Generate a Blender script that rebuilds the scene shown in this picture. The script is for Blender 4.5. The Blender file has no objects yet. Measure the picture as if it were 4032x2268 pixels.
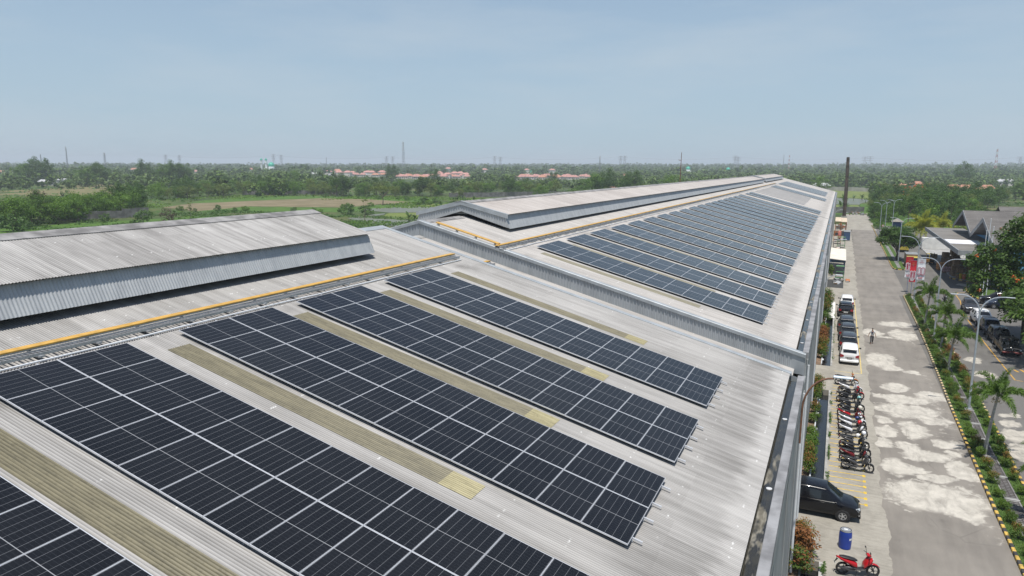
import bpy, bmesh, math, random
import numpy as np
from mathutils import Vector, Matrix
R = math.radians
S = bpy.context.scene
col = S.collection
# ---------------------------------------------------------------- camera
CZ = 18.3
YAW, PITCH, ROLL = R(24.2), R(9.583), R(0.347)
fw = Vector((-math.sin(YAW)*math.cos(PITCH), math.cos(YAW)*math.cos(PITCH), -math.sin(PITCH)))
rt = Vector((math.cos(YAW), math.sin(YAW), 0)); up = rt.cross(fw)
rt2 = rt*math.cos(ROLL) + up*math.sin(ROLL); up2 = up*math.cos(ROLL) - rt*math.sin(ROLL)
cd = bpy.data.cameras.new('camera'); cam = bpy.data.objects.new('camera', cd); col.objects.link(cam)
m = Matrix((rt2, up2, -fw)).transposed().to_4x4(); m.translation = (0, 0, CZ)
cam.matrix_world = m
cd.sensor_width = 36; cd.lens = 2840.7/4032*36; cd.clip_start = .1; cd.clip_end = 30000
S.camera = cam
# ---------------------------------------------------------------- sky, sun, exposure
SUN = Vector((0.05, -0.29, 0.955)).normalized()
EL = math.asin(SUN.z); AZ = math.atan2(SUN.x, SUN.y)
W = bpy.data.worlds.new('World'); S.world = W; W.use_nodes = True
nt = W.node_tree
bg = nt.nodes['Background']; sky = nt.nodes.new('ShaderNodeTexSky'); sky.sky_type = 'NISHITA'
sky.sun_disc = False; sky.sun_elevation = EL; sky.sun_rotation = AZ
sky.altitude = 0; sky.air_density = .8; sky.dust_density = .5; sky.ozone_density = 1.6
SK = .12
tc = nt.nodes.new('ShaderNodeTexCoord'); sx = nt.nodes.new('ShaderNodeSeparateXYZ'); nt.links.new(tc.outputs['Generated'], sx.inputs[0])
mr = nt.nodes.new('ShaderNodeMapRange'); mr.interpolation_type = 'SMOOTHSTEP'; nt.links.new(sx.outputs[2], mr.inputs[0])      # tropical haze thickening toward the horizon
for i_, v_ in zip((1, 2, 3, 4), (-.02, .50, .90, .10)): mr.inputs[i_].default_value = v_
mp = nt.nodes.new('ShaderNodeMapping'); mp.inputs['Scale'].default_value = (1.2, 1.2, 7); mp.inputs['Rotation'].default_value = (0, R(8), R(30)); nt.links.new(tc.outputs['Generated'], mp.inputs[0])
cn = nt.nodes.new('ShaderNodeTexNoise'); cn.inputs['Scale'].default_value = 2.2; cn.inputs['Detail'].default_value = 6; cn.inputs['Roughness'].default_value = .6; nt.links.new(mp.outputs[0], cn.inputs['Vector'])
cr = nt.nodes.new('ShaderNodeMapRange'); nt.links.new(cn.outputs[0], cr.inputs[0])
for i_, v_ in zip((1, 2, 3, 4), (.44, .74, 0, .5)): cr.inputs[i_].default_value = v_
hz_ = nt.nodes.new('ShaderNodeMixRGB'); nt.links.new(mr.outputs[0], hz_.inputs[0]); nt.links.new(sky.outputs[0], hz_.inputs[1]); hz_.inputs[2].default_value = (.40/SK, .53/SK, .63/SK, 1)
ci = nt.nodes.new('ShaderNodeMixRGB'); nt.links.new(cr.outputs[0], ci.inputs[0]); nt.links.new(hz_.outputs[0], ci.inputs[1]); ci.inputs[2].default_value = (.52/SK, .60/SK, .67/SK, 1)
nt.links.new(ci.outputs[0], bg.inputs[0]); bg.inputs[1].default_value = SK
sd = bpy.data.lights.new('sun', 'SUN'); sd.energy = 4.7; sd.angle = R(0.53); sd.color = (1, .96, .9)
sun = bpy.data.objects.new('sun', sd); col.objects.link(sun); sun.location = (0, -60, 200)
sun.rotation_euler = SUN.to_track_quat('Z', 'Y').to_euler()
S.view_settings.view_transform = 'Standard'; S.view_settings.look = 'None'
S.view_settings.exposure = 0.06; S.view_settings.gamma = 1
S.cycles.volume_bounces = 0; S.cycles.max_bounces = 6; S.cycles.diffuse_bounces = 3
S.cycles.transparent_max_bounces = 6; S.cycles.caustics_reflective = False; S.cycles.caustics_refractive = False
S.cycles.sample_clamp_indirect = 4
# ---------------------------------------------------------------- helpers
def tag(o, label=None, cat=None, group=None, kind=None):
    if label: o['label'] = label
    if cat: o['category'] = cat
    if group: o['group'] = group
    if kind: o['kind'] = kind
    return o
def thing(name, loc, label, cat, group=None, rz=0.):
    o = bpy.data.objects.new(name, None); col.objects.link(o); o.location = loc; o.rotation_euler = (0, 0, rz)
    o.empty_display_size = .2
    return tag(o, label, cat, group)
def link(name, me, parent=None, loc=(0, 0, 0)):
    o = bpy.data.objects.new(name, me); col.objects.link(o); o.location = loc
    if parent: o.parent = parent
    return o
def kids(o): return list(o.children)
def copy_tree(o, loc=None, rz=None, label=None, group=None, parent=None, scale=None):
    c = o.copy(); col.objects.link(c)
    if parent: c.parent = parent
    if loc is not None: c.location = loc
    if rz is not None: c.rotation_euler[2] = rz
    if scale is not None: c.scale = scale if hasattr(scale, '__len__') else (scale,)*3
    if label: c['label'] = label
    if group: c['group'] = group
    for ch in kids(o): copy_tree(ch, parent=c)
    return c
ORD = ['nearest', 'second', 'third', 'fourth', 'fifth', 'sixth', 'seventh', 'eighth', 'ninth', 'tenth', 'eleventh', 'twelfth',
       'thirteenth', 'fourteenth', 'fifteenth', 'sixteenth', 'seventeenth', 'eighteenth', 'nineteenth', 'twentieth']
TENS = ['', '', 'twenty', 'thirty', 'forty', 'fifty', 'sixty']
def ordn(i):
    if i < 20: return ORD[i]
    n = i+1; t, u = divmod(n, 10)
    if u == 0: return {2: 'twentieth', 3: 'thirtieth', 4: 'fortieth', 5: 'fiftieth', 6: 'sixtieth'}[t]
    return TENS[t] + '-' + (['', 'first'] + ORD[1:9])[u]

class MB:
    def __init__(s): s.v = []; s.f = []; s.m = []
    def add(s, vs, fs, mi=0):
        b = len(s.v); s.v += [tuple(p) for p in vs]
        for f in fs: s.f.append([i+b for i in f]); s.m.append(mi)
        return s
    def box(s, c, d, mi=0, rz=0., bev=0.):
        x, y, z = d[0]/2, d[1]/2, d[2]/2; ca, sa = math.cos(rz), math.sin(rz)
        if bev > 0:
            b = min(bev, x*.9, y*.9, z*.9); P = []
            for zz, k in ((-z, b), (-z+b, 0), (z-b, 0), (z, b)):
                for (px, py) in ((-x+k, -y+k+b*(k == 0)), (-x+k+b*(k == 0), -y+k), (x-k-b*(k == 0), -y+k), (x-k, -y+k+b*(k == 0)), (x-k, y-k-b*(k == 0)), (x-k-b*(k == 0), y-k), (-x+k+b*(k == 0), y-k), (-x+k, y-k-b*(k == 0))):
                    P.append((px, py, zz))
            F = [list(range(7, -1, -1)), list(range(24, 32))]
            for l in range(3):
                for i in range(8): F.append([l*8+i, l*8+(i+1) % 8, l*8+8+(i+1) % 8, l*8+8+i])
        else:
            P = [(-x, -y, -z), (x, -y, -z), (x, y, -z), (-x, y, -z), (-x, -y, z), (x, -y, z), (x, y, z), (-x, y, z)]
            F = [(3, 2, 1, 0), (4, 5, 6, 7), (0, 1, 5, 4), (1, 2, 6, 5), (2, 3, 7, 6), (3, 0, 4, 7)]
        return s.add([(c[0]+p[0]*ca-p[1]*sa, c[1]+p[0]*sa+p[1]*ca, c[2]+p[2]) for p in P], F, mi)
    def bb(s, a, b, mi=0, bev=0.):
        return s.box([(a[i]+b[i])/2 for i in range(3)], [abs(b[i]-a[i]) for i in range(3)], mi, 0., bev)
    def quad(s, *p, mi=0): return s.add(p, [tuple(range(len(p)))], mi)
    def tube(s, pts, r, n=8, mi=0, cap=True):
        pts = [Vector(p) for p in pts]; rs = r if hasattr(r, '__len__') else [r]*len(pts)
        b = len(s.v); prev = None
        for i, p in enumerate(pts):
            t = (pts[min(i+1, len(pts)-1)]-pts[max(i-1, 0)]).normalized()
            a = prev if prev is not None else (Vector((0, 0, 1)) if abs(t.z) < .9 else Vector((1, 0, 0)))
            u = (a - t*a.dot(t)).normalized(); w = t.cross(u); prev = u
            for k in range(n):
                q = p + (u*math.cos(2*math.pi*k/n) + w*math.sin(2*math.pi*k/n))*rs[i]; s.v.append(tuple(q))
        for i in range(len(pts)-1):
            for k in range(n):
                s.f.append([b+i*n+k, b+i*n+(k+1) % n, b+(i+1)*n+(k+1) % n, b+(i+1)*n+k]); s.m.append(mi)
        if cap:
            s.f.append([b+k for k in range(n-1, -1, -1)]); s.m.append(mi)
            e = b+(len(pts)-1)*n; s.f.append([e+k for k in range(n)]); s.m.append(mi)
        return s
    def lathe(s, prof, c=(0, 0, 0), n=16, mi=0, axis='z', cap=True):
        b = len(s.v)
        for (r, h) in prof:
            for k in range(n):
                a = 2*math.pi*k/n; x, y = r*math.cos(a), r*math.sin(a)
                p = (x, y, h) if axis == 'z' else ((h, x, y) if axis == 'x' else (y, h, x))
                s.v.append((p[0]+c[0], p[1]+c[1], p[2]+c[2]))
        for i in range(len(prof)-1):
            for k in range(n): s.f.append([b+i*n+k, b+i*n+(k+1) % n, b+(i+1)*n+(k+1) % n, b+(i+1)*n+k]); s.m.append(mi)
        if cap:
            s.f.append([b+k for k in range(n-1, -1, -1)]); s.m.append(mi)
            e = b+(len(prof)-1)*n; s.f.append([e+k for k in range(n)]); s.m.append(mi)
        return s
    def prism(s, poly, z0, z1, mi=0):      # poly: xy list
        n = len(poly); b = len(s.v)
        s.v += [(p[0], p[1], z0) for p in poly] + [(p[0], p[1], z1) for p in poly]
        s.f.append([b+i for i in range(n-1, -1, -1)]); s.f.append([b+n+i for i in range(n)]); s.m += [mi, mi]
        for i in range(n): s.f.append([b+i, b+(i+1) % n, b+n+(i+1) % n, b+n+i]); s.m.append(mi)
        return s
    def build(s, name, mats, parent=None, smooth=None, world=False, loc=(0, 0, 0)):
        me = bpy.data.meshes.new(name)
        off = Vector(parent.location) if (world and parent) else Vector(loc if not parent else (0, 0, 0))
        vs = [(p[0]-off[0], p[1]-off[1], p[2]-off[2]) for p in s.v]
        me.from_pydata(vs, [], s.f)
        mats = mats if isinstance(mats, (list, tuple)) else [mats]
        for mm in mats: me.materials.append(mm)
        if len(mats) > 1: me.polygons.foreach_set('material_index', s.m)
        me.update()
        if smooth: me.shade_smooth(); me.set_sharp_from_angle(angle=R(smooth))
        return link(name, me, parent, (0, 0, 0) if parent else loc)
def np_mesh(name, V, Q, mat, smooth=False, mi=None):
    me = bpy.data.meshes.new(name); V = np.asarray(V, np.float32); Q = np.asarray(Q, np.int32)
    me.vertices.add(len(V)); me.vertices.foreach_set('co', V.ravel())
    k = Q.shape[1]; me.loops.add(Q.size); me.loops.foreach_set('vertex_index', Q.ravel())
    me.polygons.add(len(Q)); me.polygons.foreach_set('loop_start', np.arange(0, Q.size, k, dtype=np.int32))
    for mm in (mat if isinstance(mat, list) else [mat]): me.materials.append(mm)
    if mi is not None: me.polygons.foreach_set('material_index', np.asarray(mi, np.int32))
    me.update(calc_edges=True)
    if smooth: me.shade_smooth()
    return me
# ---------------------------------------------------------------- materials
class N:
    def __init__(s, name):
        s.m = bpy.data.materials.new(name); s.m.use_nodes = True; s.t = s.m.node_tree; s.b = s.t.nodes['Principled BSDF']
        s.out = s.t.nodes['Material Output']
    def n(s, typ, **k):
        x = s.t.nodes.new('ShaderNode'+typ)
        for a, v in k.items(): setattr(x, a, v)
        return x
    def l(s, a, b): s.t.links.new(a, b); return s
    def set(s, i, v):
        if hasattr(v, 'node'): s.l(v, i)
        elif isinstance(v, tuple) and len(v) == 3 and i.type == 'RGBA': i.default_value = (*v, 1)
        else: i.default_value = v
    def math(s, op, a, b=0., c=0., clamp=False):
        x = s.n('Math', operation=op, use_clamp=clamp); s.set(x.inputs[0], a); s.set(x.inputs[1], b); s.set(x.inputs[2], c); return x.outputs[0]
    def mix(s, f, a, b, mode='MIX'):
        x = s.n('MixRGB', blend_type=mode); s.set(x.inputs[0], f); s.set(x.inputs[1], a); s.set(x.inputs[2], b); return x.outputs[0]
    def pos(s): return s.n('NewGeometry').outputs['Position']
    def obj(s): return s.n('TexCoord').outputs['Object']
    def xyz(s, v): x = s.n('SeparateXYZ'); s.l(v, x.inputs[0]); return x.outputs
    def map(s, v, sc=(1, 1, 1), loc=(0, 0, 0)):
        x = s.n('Mapping'); s.l(v, x.inputs[0]); x.inputs['Scale'].default_value = sc; x.inputs['Location'].default_value = loc; return x.outputs[0]
    def noise(s, v, scale, detail=4., rough=.55, dist=0.):
        x = s.n('TexNoise'); s.l(v, x.inputs['Vector']); x.inputs['Scale'].default_value = scale; x.inputs['Detail'].default_value = detail
        x.inputs['Roughness'].default_value = rough; x.inputs['Distortion'].default_value = dist; return x.outputs[0]
    def ramp(s, v, lo, hi, a=0., b=1.):
        x = s.n('MapRange', interpolation_type='SMOOTHSTEP'); s.set(x.inputs[0], v)
        for i, q in zip((1, 2, 3, 4), (lo, hi, a, b)): x.inputs[i].default_value = q
        return x.outputs[0]
    def bump(s, h, strength=.3, dist=.02):
        x = s.n('Bump'); s.l(h, x.inputs['Height']); x.inputs['Strength'].default_value = strength; x.inputs['Distance'].default_value = dist
        s.l(x.outputs[0], s.b.inputs['Normal'])
    def fin(s, colr, rough=.8, metal=0., spec=.5, coat=0.):
        s.set(s.b.inputs['Base Color'], colr); s.set(s.b.inputs['Roughness'], rough); s.b.inputs['Metallic'].default_value = metal
        s.b.inputs['Specular IOR Level'].default_value = spec; s.b.inputs['Coat Weight'].default_value = coat; s.b.inputs['Coat Roughness'].default_value = .08
        return s.m
def mul(c, k): return tuple(min(1, x*k) for x in c)
_MC = {}
def mat(name, c, rough=.7, metal=0., var=.12, vs=3., spec=.5, coat=0., bump=0., bs=40.):
    if name in _MC: return _MC[name]
    s = N(name); o = s.obj()
    k = s.ramp(s.noise(o, vs, 5), .3, .7)
    cc = s.mix(k, mul(c, 1-var), mul(c, 1+var))
    if bump: s.bump(s.noise(o, bs, 3), bump)
    _MC[name] = s.fin(cc, rough, metal, spec, coat); return _MC[name]
def leafmat(name, c1, c2, tip=None, tipz=(.5, 1.), tipamt=.6, trans=.3):
    s = N(name); g = s.n('NewGeometry'); ri = g.outputs['Random Per Island']
    oi = s.n('ObjectInfo').outputs['Random']; o = s.obj()
    f = s.math('ADD', s.math('MULTIPLY', ri, .65), s.math('MULTIPLY', oi, .35))
    c = s.mix(f, c1, c2)
    if tip:
        z = s.xyz(o)[2]; nz = s.noise(o, 2.2, 2)
        k = s.math('MULTIPLY', s.ramp(z, *tipz), s.ramp(s.math('ADD', nz, s.math('MULTIPLY', oi, .5)), .45, .8))
        k2 = s.math('MULTIPLY', s.math('LESS_THAN', ri, s.math('MULTIPLY', k, 1.0)), tipamt)
        c = s.mix(k2, c, tip)
    s.set(s.b.inputs['Base Color'], c); s.b.inputs['Roughness'].default_value = .55; s.b.inputs['Specular IOR Level'].default_value = .35
    tr = s.n('BsdfTranslucent'); s.l(s.mix(.5, c, mul(c2, 1.5)), tr.inputs[0]); mx = s.n('MixShader'); mx.inputs[0].default_value = trans
    s.l(s.b.outputs[0], mx.inputs[1]); s.l(tr.outputs[0], mx.inputs[2]); s.l(mx.outputs[0], s.out.inputs[0])
    return s.m
# ---------------------------------------------------------------- roofs
AL = R(14.77); TA = math.tan(AL)
XR, XE, XL = -22.96, -1.41, -44.5           # ridge, eave on the road side, far eave
def zr(x): return 13.43-(x+17.093)*TA if x >= XR else 13.43-(2*XR-x+17.093)*TA
def roofmat(name, base, tint, pitch, stain=1., seed=0., streak=.3, eave=True, vstreak=.62):
    s = N(name); p = s.pos(); X, Y, Z = s.xyz(p)
    st = s.ramp(s.noise(s.map(p, (.22, 3.2, .2), (seed, seed, 0)), 1., 5, .6), .32, .68)
    big = s.ramp(s.noise(s.map(p, (.35, .5, .3), (seed*2, 0, 0)), .55, 4, .6), .3, .72)
    fine = s.noise(s.map(p, (1, 6, 1)), 4., 3)
    wn = s.n('TexWhiteNoise', noise_dimensions='2D'); cb = s.n('CombineXYZ')
    s.l(s.math('FLOOR', s.math('DIVIDE', Y, .76)), cb.inputs[0]); s.l(s.math('FLOOR', s.math('DIVIDE', X, 3.1)), cb.inputs[1]); s.l(cb.outputs[0], wn.inputs['Vector'])
    k = s.math('MULTIPLY', st, streak); k = s.math('ADD', k, s.math('MULTIPLY', big, .22*stain))
    k = s.math('ADD', k, s.math('MULTIPLY', s.math('SUBTRACT', wn.outputs[0], .5), .16))
    k = s.math('ADD', k, s.math('MULTIPLY', s.math('SUBTRACT', fine, .5), .12))
    # valley dirt, together with corrugation shading painted into the sheet colour
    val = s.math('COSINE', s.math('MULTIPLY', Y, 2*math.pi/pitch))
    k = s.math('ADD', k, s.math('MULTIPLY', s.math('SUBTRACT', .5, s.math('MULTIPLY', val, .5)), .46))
    if eave:   # dark water stain a little above the eave, clean bleached lip at the edge
        nx = s.math('ADD', X, s.math('MULTIPLY', s.math('SUBTRACT', s.noise(s.map(p, (.3, 2., .3)), 1.6, 5), .5), 1.5))
        e1 = s.math('MULTIPLY', s.ramp(nx, -4.6, -2.5), s.ramp(nx, -2.3, -1.85, 1., 0.))
        patch = s.math('ADD', s.math('MULTIPLY', s.ramp(s.noise(s.map(p, (.2, .22, .2)), 1., 3), .36, .64), .6), s.math('MULTIPLY', s.ramp(s.noise(s.map(p, (.15, 3.5, .2)), 1., 4), .35, .65), .5))
        k = s.math('ADD', k, s.math('MULTIPLY', s.math('MULTIPLY', e1, patch), .34))
        k = s.math('SUBTRACT', k, s.math('MULTIPLY', s.ramp(nx, -2.1, -1.8), .18))
        rd = s.math('MULTIPLY', s.ramp(X, -17.4, -16.9), s.ramp(X, -15.6, -16.4))
        k = s.math('ADD', k, s.math('MULTIPLY', s.math('MULTIPLY', rd, s.ramp(s.noise(s.map(p, (.5, .35, .5)), 1.2, 3), .45, .7)), .4))
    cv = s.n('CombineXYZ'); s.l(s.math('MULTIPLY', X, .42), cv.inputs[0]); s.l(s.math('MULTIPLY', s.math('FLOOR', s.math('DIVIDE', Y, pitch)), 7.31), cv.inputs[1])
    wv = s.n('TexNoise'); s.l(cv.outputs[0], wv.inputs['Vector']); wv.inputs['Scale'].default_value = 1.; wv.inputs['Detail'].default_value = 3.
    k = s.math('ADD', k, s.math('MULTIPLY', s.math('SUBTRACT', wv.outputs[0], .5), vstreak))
    # laps and fixings: pale dots in rows across the slope
    lx = s.math('PINGPONG', s.math('ADD', X, 100.), .78)
    dots = s.math('MULTIPLY', s.ramp(lx, .035, .0), s.ramp(s.noise(s.map(p, (.5, 5.5, .5)), 1., 1), .6, .68))
    c = s.mix(s.math('MULTIPLY', k, 1., clamp=True), base, tint)
    c = s.mix(s.math('MULTIPLY', dots, .55), c, (.8, .8, .78))
    return s.fin(c, .62, 0., .3)
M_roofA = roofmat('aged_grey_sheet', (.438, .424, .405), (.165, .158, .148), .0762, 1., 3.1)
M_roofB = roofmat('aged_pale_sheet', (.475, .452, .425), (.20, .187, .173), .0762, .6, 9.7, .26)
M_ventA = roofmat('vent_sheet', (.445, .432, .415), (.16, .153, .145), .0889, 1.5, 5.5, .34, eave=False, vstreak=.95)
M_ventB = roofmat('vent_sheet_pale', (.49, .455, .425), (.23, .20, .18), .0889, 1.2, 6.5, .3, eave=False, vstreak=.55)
def wallmat(name, a, b, axis, pitch):
    s = N(name); p = s.pos(); X, Y, Z = s.xyz(p)
    st = s.ramp(s.noise(s.map(p, (2.6, 2.6, .25)), 1.3, 5, .6), .35, .7)
    st = s.math('ADD', s.math('MULTIPLY', st, .55), s.math('MULTIPLY', s.ramp(s.noise(p, .5, 3), .35, .7), .15), clamp=True)
    return s.fin(s.mix(st, a, b), .5, 0.25, .4)
M_wall = wallmat('zinc_cladding', (.40, .425, .44), (.29, .31, .325), 0, .1)
M_wallA = wallmat('vent_cladding', (.47, .485, .49), (.33, .345, .36), 0, .1)
M_flash = mat('zinc_flashing', (.36, .385, .40), .5, .2, .12, 1.5)
M_capdark = mat('weathered_ridge_cap', (.235, .228, .222), .8, 0, .4, 1.6)
def skymat(name, a, b):
    s = N(name); p = s.pos(); X, Y, Z = s.xyz(p)
    k = s.ramp(s.noise(s.map(p, (.5, 4, 1)), 2., 5, .65), .3, .7)
    k = s.math('ADD', s.math('MULTIPLY', k, .7), s.math('MULTIPLY', s.ramp(s.noise(p, 9., 2), .55, .7), .3), clamp=True)
    val = s.math('COSINE', s.math('MULTIPLY', Y, 2*math.pi/.0762))
    k = s.math('ADD', k, s.math('MULTIPLY', s.math('SUBTRACT', .2, s.math('MULTIPLY', val, .4)), .7), clamp=True)
    return s.fin(s.mix(k, a, b), .5, 0, .4)
M_skyl = skymat('grimy_fibreglass', (.20, .178, .112), (.092, .082, .050))
M_skyl2 = skymat('pale_fibreglass', (.36, .32, .175), (.17, .148, .07))
M_skylB = skymat('pale_grimy_fibreglass', (.26, .24, .175), (.15, .135, .09))
M_yellow = mat('yellow_cable_cover', (.56, .33, .075), .5, 0, .16, 4.)
M_galv = mat('galvanised_steel', (.42, .43, .44), .45, .5, .12, 6.)
M_pvcw = mat('white_conduit', (.68, .70, .72), .4, 0, .06)
M_conc = mat('grey_concrete', (.33, .325, .31), .85, 0, .25, 1.3, bump=.2)
M_concd = mat('stained_parapet_render', (.235, .235, .24), .85, 0, .33, 1.1, bump=.15)
M_wallp = mat('painted_wall', (.30, .315, .315), .75, 0, .15, .6)
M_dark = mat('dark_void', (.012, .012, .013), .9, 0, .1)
M_eaveshade = mat('eave_shade_algae', (.035, .032, .022), .8, 0, .4, 1.5)
M_water = N('dark_rainwater'); M_water = M_water.fin((.014, .015, .016), .12, 0, .35)

def gutmat():
    s = N('wet_gutter_floor'); p = s.pos(); w = s.ramp(s.noise(s.map(p, (.8, .16, 1)), 1.5, 4, .6, .4),   .55, .62); st = s.noise(s.map(p, (3, .6, 1)), 2., 5, .7)
    dry = s.mix(s.ramp(st, .35, .65), (.28, .265, .225), (.13, .12, .095)); wet = s.mix(s.ramp(st, .35, .7), (.022, .022, .021), (.045, .042, .032))
    s.set(s.b.inputs['Roughness'], s.math('ADD', .12, s.math('MULTIPLY', w, .7))); rn = s.b.inputs['Roughness'].links[0].from_socket
    return s.fin(s.mix(w, wet, dry), rn, 0, .4)
M_gut = gutmat()
def corr(mb, x0, z0, x1, z1, y0, y1, pitch, amp, nper=6, lift=0., mi=0):
    L = math.hypot(x1-x0, z1-z0); nx, nz = -(z1-z0)/L, (x1-x0)/L
    if nz < 0: nx, nz = -nx, -nz
    n = max(2, int(round((y1-y0)/pitch*nper))); b = len(mb.v)
    for i in range(n+1):
        y = y0+(y1-y0)*i/n; w = amp*math.cos(2*math.pi*y/pitch)+lift
        mb.v.append((x0+nx*w, y, z0+nz*w)); mb.v.append((x1+nx*w, y, z1+nz*w))
    for i in range(n): mb.f.append([b+2*i, b+2*i+1, b+2*i+3, b+2*i+2]); mb.m.append(mi)
    return mb
def corrwall(mb, pts, y, pitch, amp, mi=0):      # pts: (x, zbottom, ztop); ribbed sheet facing -Y
    b = len(mb.v); xs = [p[0] for p in pts]
    x0, x1 = xs[0], xs[-1]; n = int((x1-x0)/pitch); X = []
    for i in range(n+1):
        for (f, w) in ((0., 0), (.18, 1), (.42, 1), (.6, 0)):
            x = x0+(i+f)*pitch
            if x < x1: X.append((x, w))
    X.append((x1, 0)); X = sorted(X + [(q, 0) for q in xs[1:-1]])
    for x, w in X:
        zb = np.interp(x, xs, [p[1] for p in pts]); zt = np.interp(x, xs, [p[2] for p in pts])
        mb.v.append((x, y-amp*w, zb)); mb.v.append((x, y-amp*w, zt))
    for i in range(len(X)-1): mb.f.append([b+2*i, b+2*i+2, b+2*i+3, b+2*i+1]); mb.m.append(mi)
    return mb
def strip(mb, sec, y0, y1, mi=0):               # cross-section (x,z) polyline pulled along Y (closed outline)
    n = len(sec); b = len(mb.v)
    for y in (y0, y1): mb.v += [(p[0], y, p[1]) for p in sec]
    for i in range(n): mb.f.append([b+i, b+(i+1) % n, b+n+(i+1) % n, b+n+i]); mb.m.append(mi)
    mb.f.append([b+i for i in range(n-1, -1, -1)]); mb.f.append([b+n+i for i in range(n)]); mb.m += [mi, mi]
    return mb
def stripx(mb, sec, pts, mi=0):                 # cross-section (dy,dz) swept along a list of (x,y,z)
    n = len(sec); b = len(mb.v)
    for (x, y, z) in pts: mb.v += [(x, y+p[0], z+p[1]) for p in sec]
    for j in range(len(pts)-1):
        for i in range(n): mb.f.append([b+j*n+i, b+j*n+(i+1) % n, b+(j+1)*n+(i+1) % n, b+(j+1)*n+i]); mb.m.append(mi)
    mb.f.append([b+i for i in range(n-1, -1, -1)]); e = b+(len(pts)-1)*n; mb.f.append([e+i for i in range(n)]); mb.m += [mi, mi]
    return mb
PIT = .0762
def hall(name, y0, y1, drop, mroof, label, gut=True, nper=6, door=None):
    T = thing(name, ((XE+XL)/2, (y0+y1)/2, 0), label, 'factory hall')
    a = MB(); corr(a, XR, zr(XR)-drop, XE, zr(XE)-drop, y0, y1, PIT, .009, nper); corr(a, XR, zr(XR)-drop, XL, zr(XL)-drop, y0, y1, PIT, .009, 2)
    a.build('roof_sheeting', mroof, T, world=True, smooth=50 if nper > 4 else None)
    e = zr(XE)-drop
    b = MB()
    if door: b.bb((-1.02, y0, 0), (-.86, door[0], e-.30)); b.bb((-1.02, door[1], 0), (-.86, y1, e-.30)); b.bb((-1.02, door[0], 3.4), (-.86, door[1], e-.30))
    else: b.bb((-1.02, y0, 0), (-.86, y1, e-.30))
    d = MB(); d.bb((XL, y0, 0), (XL+.16, y1, e-.35)); d.build('wall', M_wallp, T, world=True)
    if gut: b.bb((-.885, y0, e-.62), (-.80, y1, e-.30))
    y = y0+2.5
    while y < y1: b.bb((-.855, y-.18, 0), (-.825, y+.18, e-.62)); y += 6.
    b.build('wall', M_wallp, T, world=True)
    return T, e
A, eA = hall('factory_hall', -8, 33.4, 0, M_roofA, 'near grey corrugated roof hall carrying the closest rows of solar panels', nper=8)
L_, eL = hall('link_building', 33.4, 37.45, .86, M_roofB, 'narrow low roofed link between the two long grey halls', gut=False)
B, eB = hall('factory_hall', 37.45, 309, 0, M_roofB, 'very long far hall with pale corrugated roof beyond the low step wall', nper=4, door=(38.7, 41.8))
def gutter(T, y0, y1, e, cover):
    g = MB(); g.bb((-1.60, y0, e-.34), (-1.02, y1, e-.27)); g.build('gutter', M_gut, T, world=True)
    d = MB(); d.bb((-1.60, y0, e-.266), (-1.40, y1, e-.20)); d.build('eave_shade_strip', M_eaveshade, T, world=True)  # strip carries the shade of the eave gap in its colour, tinted with algae
    p = MB(); y = y0
    while y < y1-.01:
        q = min(y+2.62, y1); p.bb((-1.075, y+.006, e-.29), (-.80, q-.006, e+.02), bev=.012); y = q
    p.build('parapet_coping', M_concd, T, world=True, smooth=30)
    for k in range(int((y1-y0)/6.5)):
        yy = y0+3.2+k*6.5
        if yy > 70: break
        d = MB(); d.lathe([(.05, -.02), (.085, 0), (.085, .025), (.05, .025), (.05, 0)], (-1.24, yy, e-.268), 12); d.build('drain_outlet', M_pvcw, T, world=True)
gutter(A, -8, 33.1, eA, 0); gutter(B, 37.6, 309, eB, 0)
# ridge caps
def ridgecap(T, y0, y1, zx, x=XR, w=.42, slope=TA, mt=M_capdark, nm='ridge_cap', par=None, lift=.03):
    c = MB(); z = zx+lift
    strip(c, [(x-w, z-w*slope-.02), (x-w, z-w*slope), (x-.08, z-.005), (x, z+.02), (x+.08, z-.005), (x+w, z-w*slope), (x+w, z-w*slope-.02), (x, z-.02)], y0, y1)
    return c.build(nm, mt, par or T, world=(par is None))
ridgecap(A, 27.9, 33.2, zr(XR), mt=M_flash); ridgecap(L_, 33.5, 37.4, zr(XR)-.86, mt=M_conc)
ridgecap(B, 37.6, 42.5, zr(XR), mt=M_capdark); ridgecap(B, 215.2, 219.7, zr(XR)); ridgecap(B, 289.3, 309, zr(XR))
# gable flashings, step wall
def profx(lo, hi, dz, k=40): return [(x, 0, zr(x)+dz) for x in np.unique(np.append(np.linspace(lo, hi, k), XR)) if lo <= x <= hi]
c = MB(); stripx(c, [(-.20, -.10), (-.20, .02), (-.16, .035), (.10, .035), (.12, -.12)], [(x, 33.42, z) for x, y, z in profx(XL, -1.35, .02)]); c.build('gable_flashing', M_flash, A, world=True)
c = MB(); stripx(c, [(-.10, -.12), (-.11, .05), (-.08, .075), (.24, .075), (.26, .0)], [(x, 37.45, z) for x, y, z in profx(XL, -.92, .015)]); c.build('gable_flashing', M_flash, B, world=True)
c = MB(); corrwall(c, [(XL, zr(XL)-1.0, zr(XL)), (XR, zr(XR)-1.0, zr(XR)), (-1.55, zr(-1.55)-.98, zr(-1.55))], 37.45, .19, .04); c.build('step_wall', M_wall, B, world=True)
c = MB(); c.quad((-1.55, 37.43, zr(-1.55)-1.1), (-.95, 37.43, zr(-.95)-1.0), (-.95, 37.43, zr(-.95)+.02), (-1.55, 37.43, zr(-1.55)+.02)); c.build('step_wall_end', M_flash, B, world=True)
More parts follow.
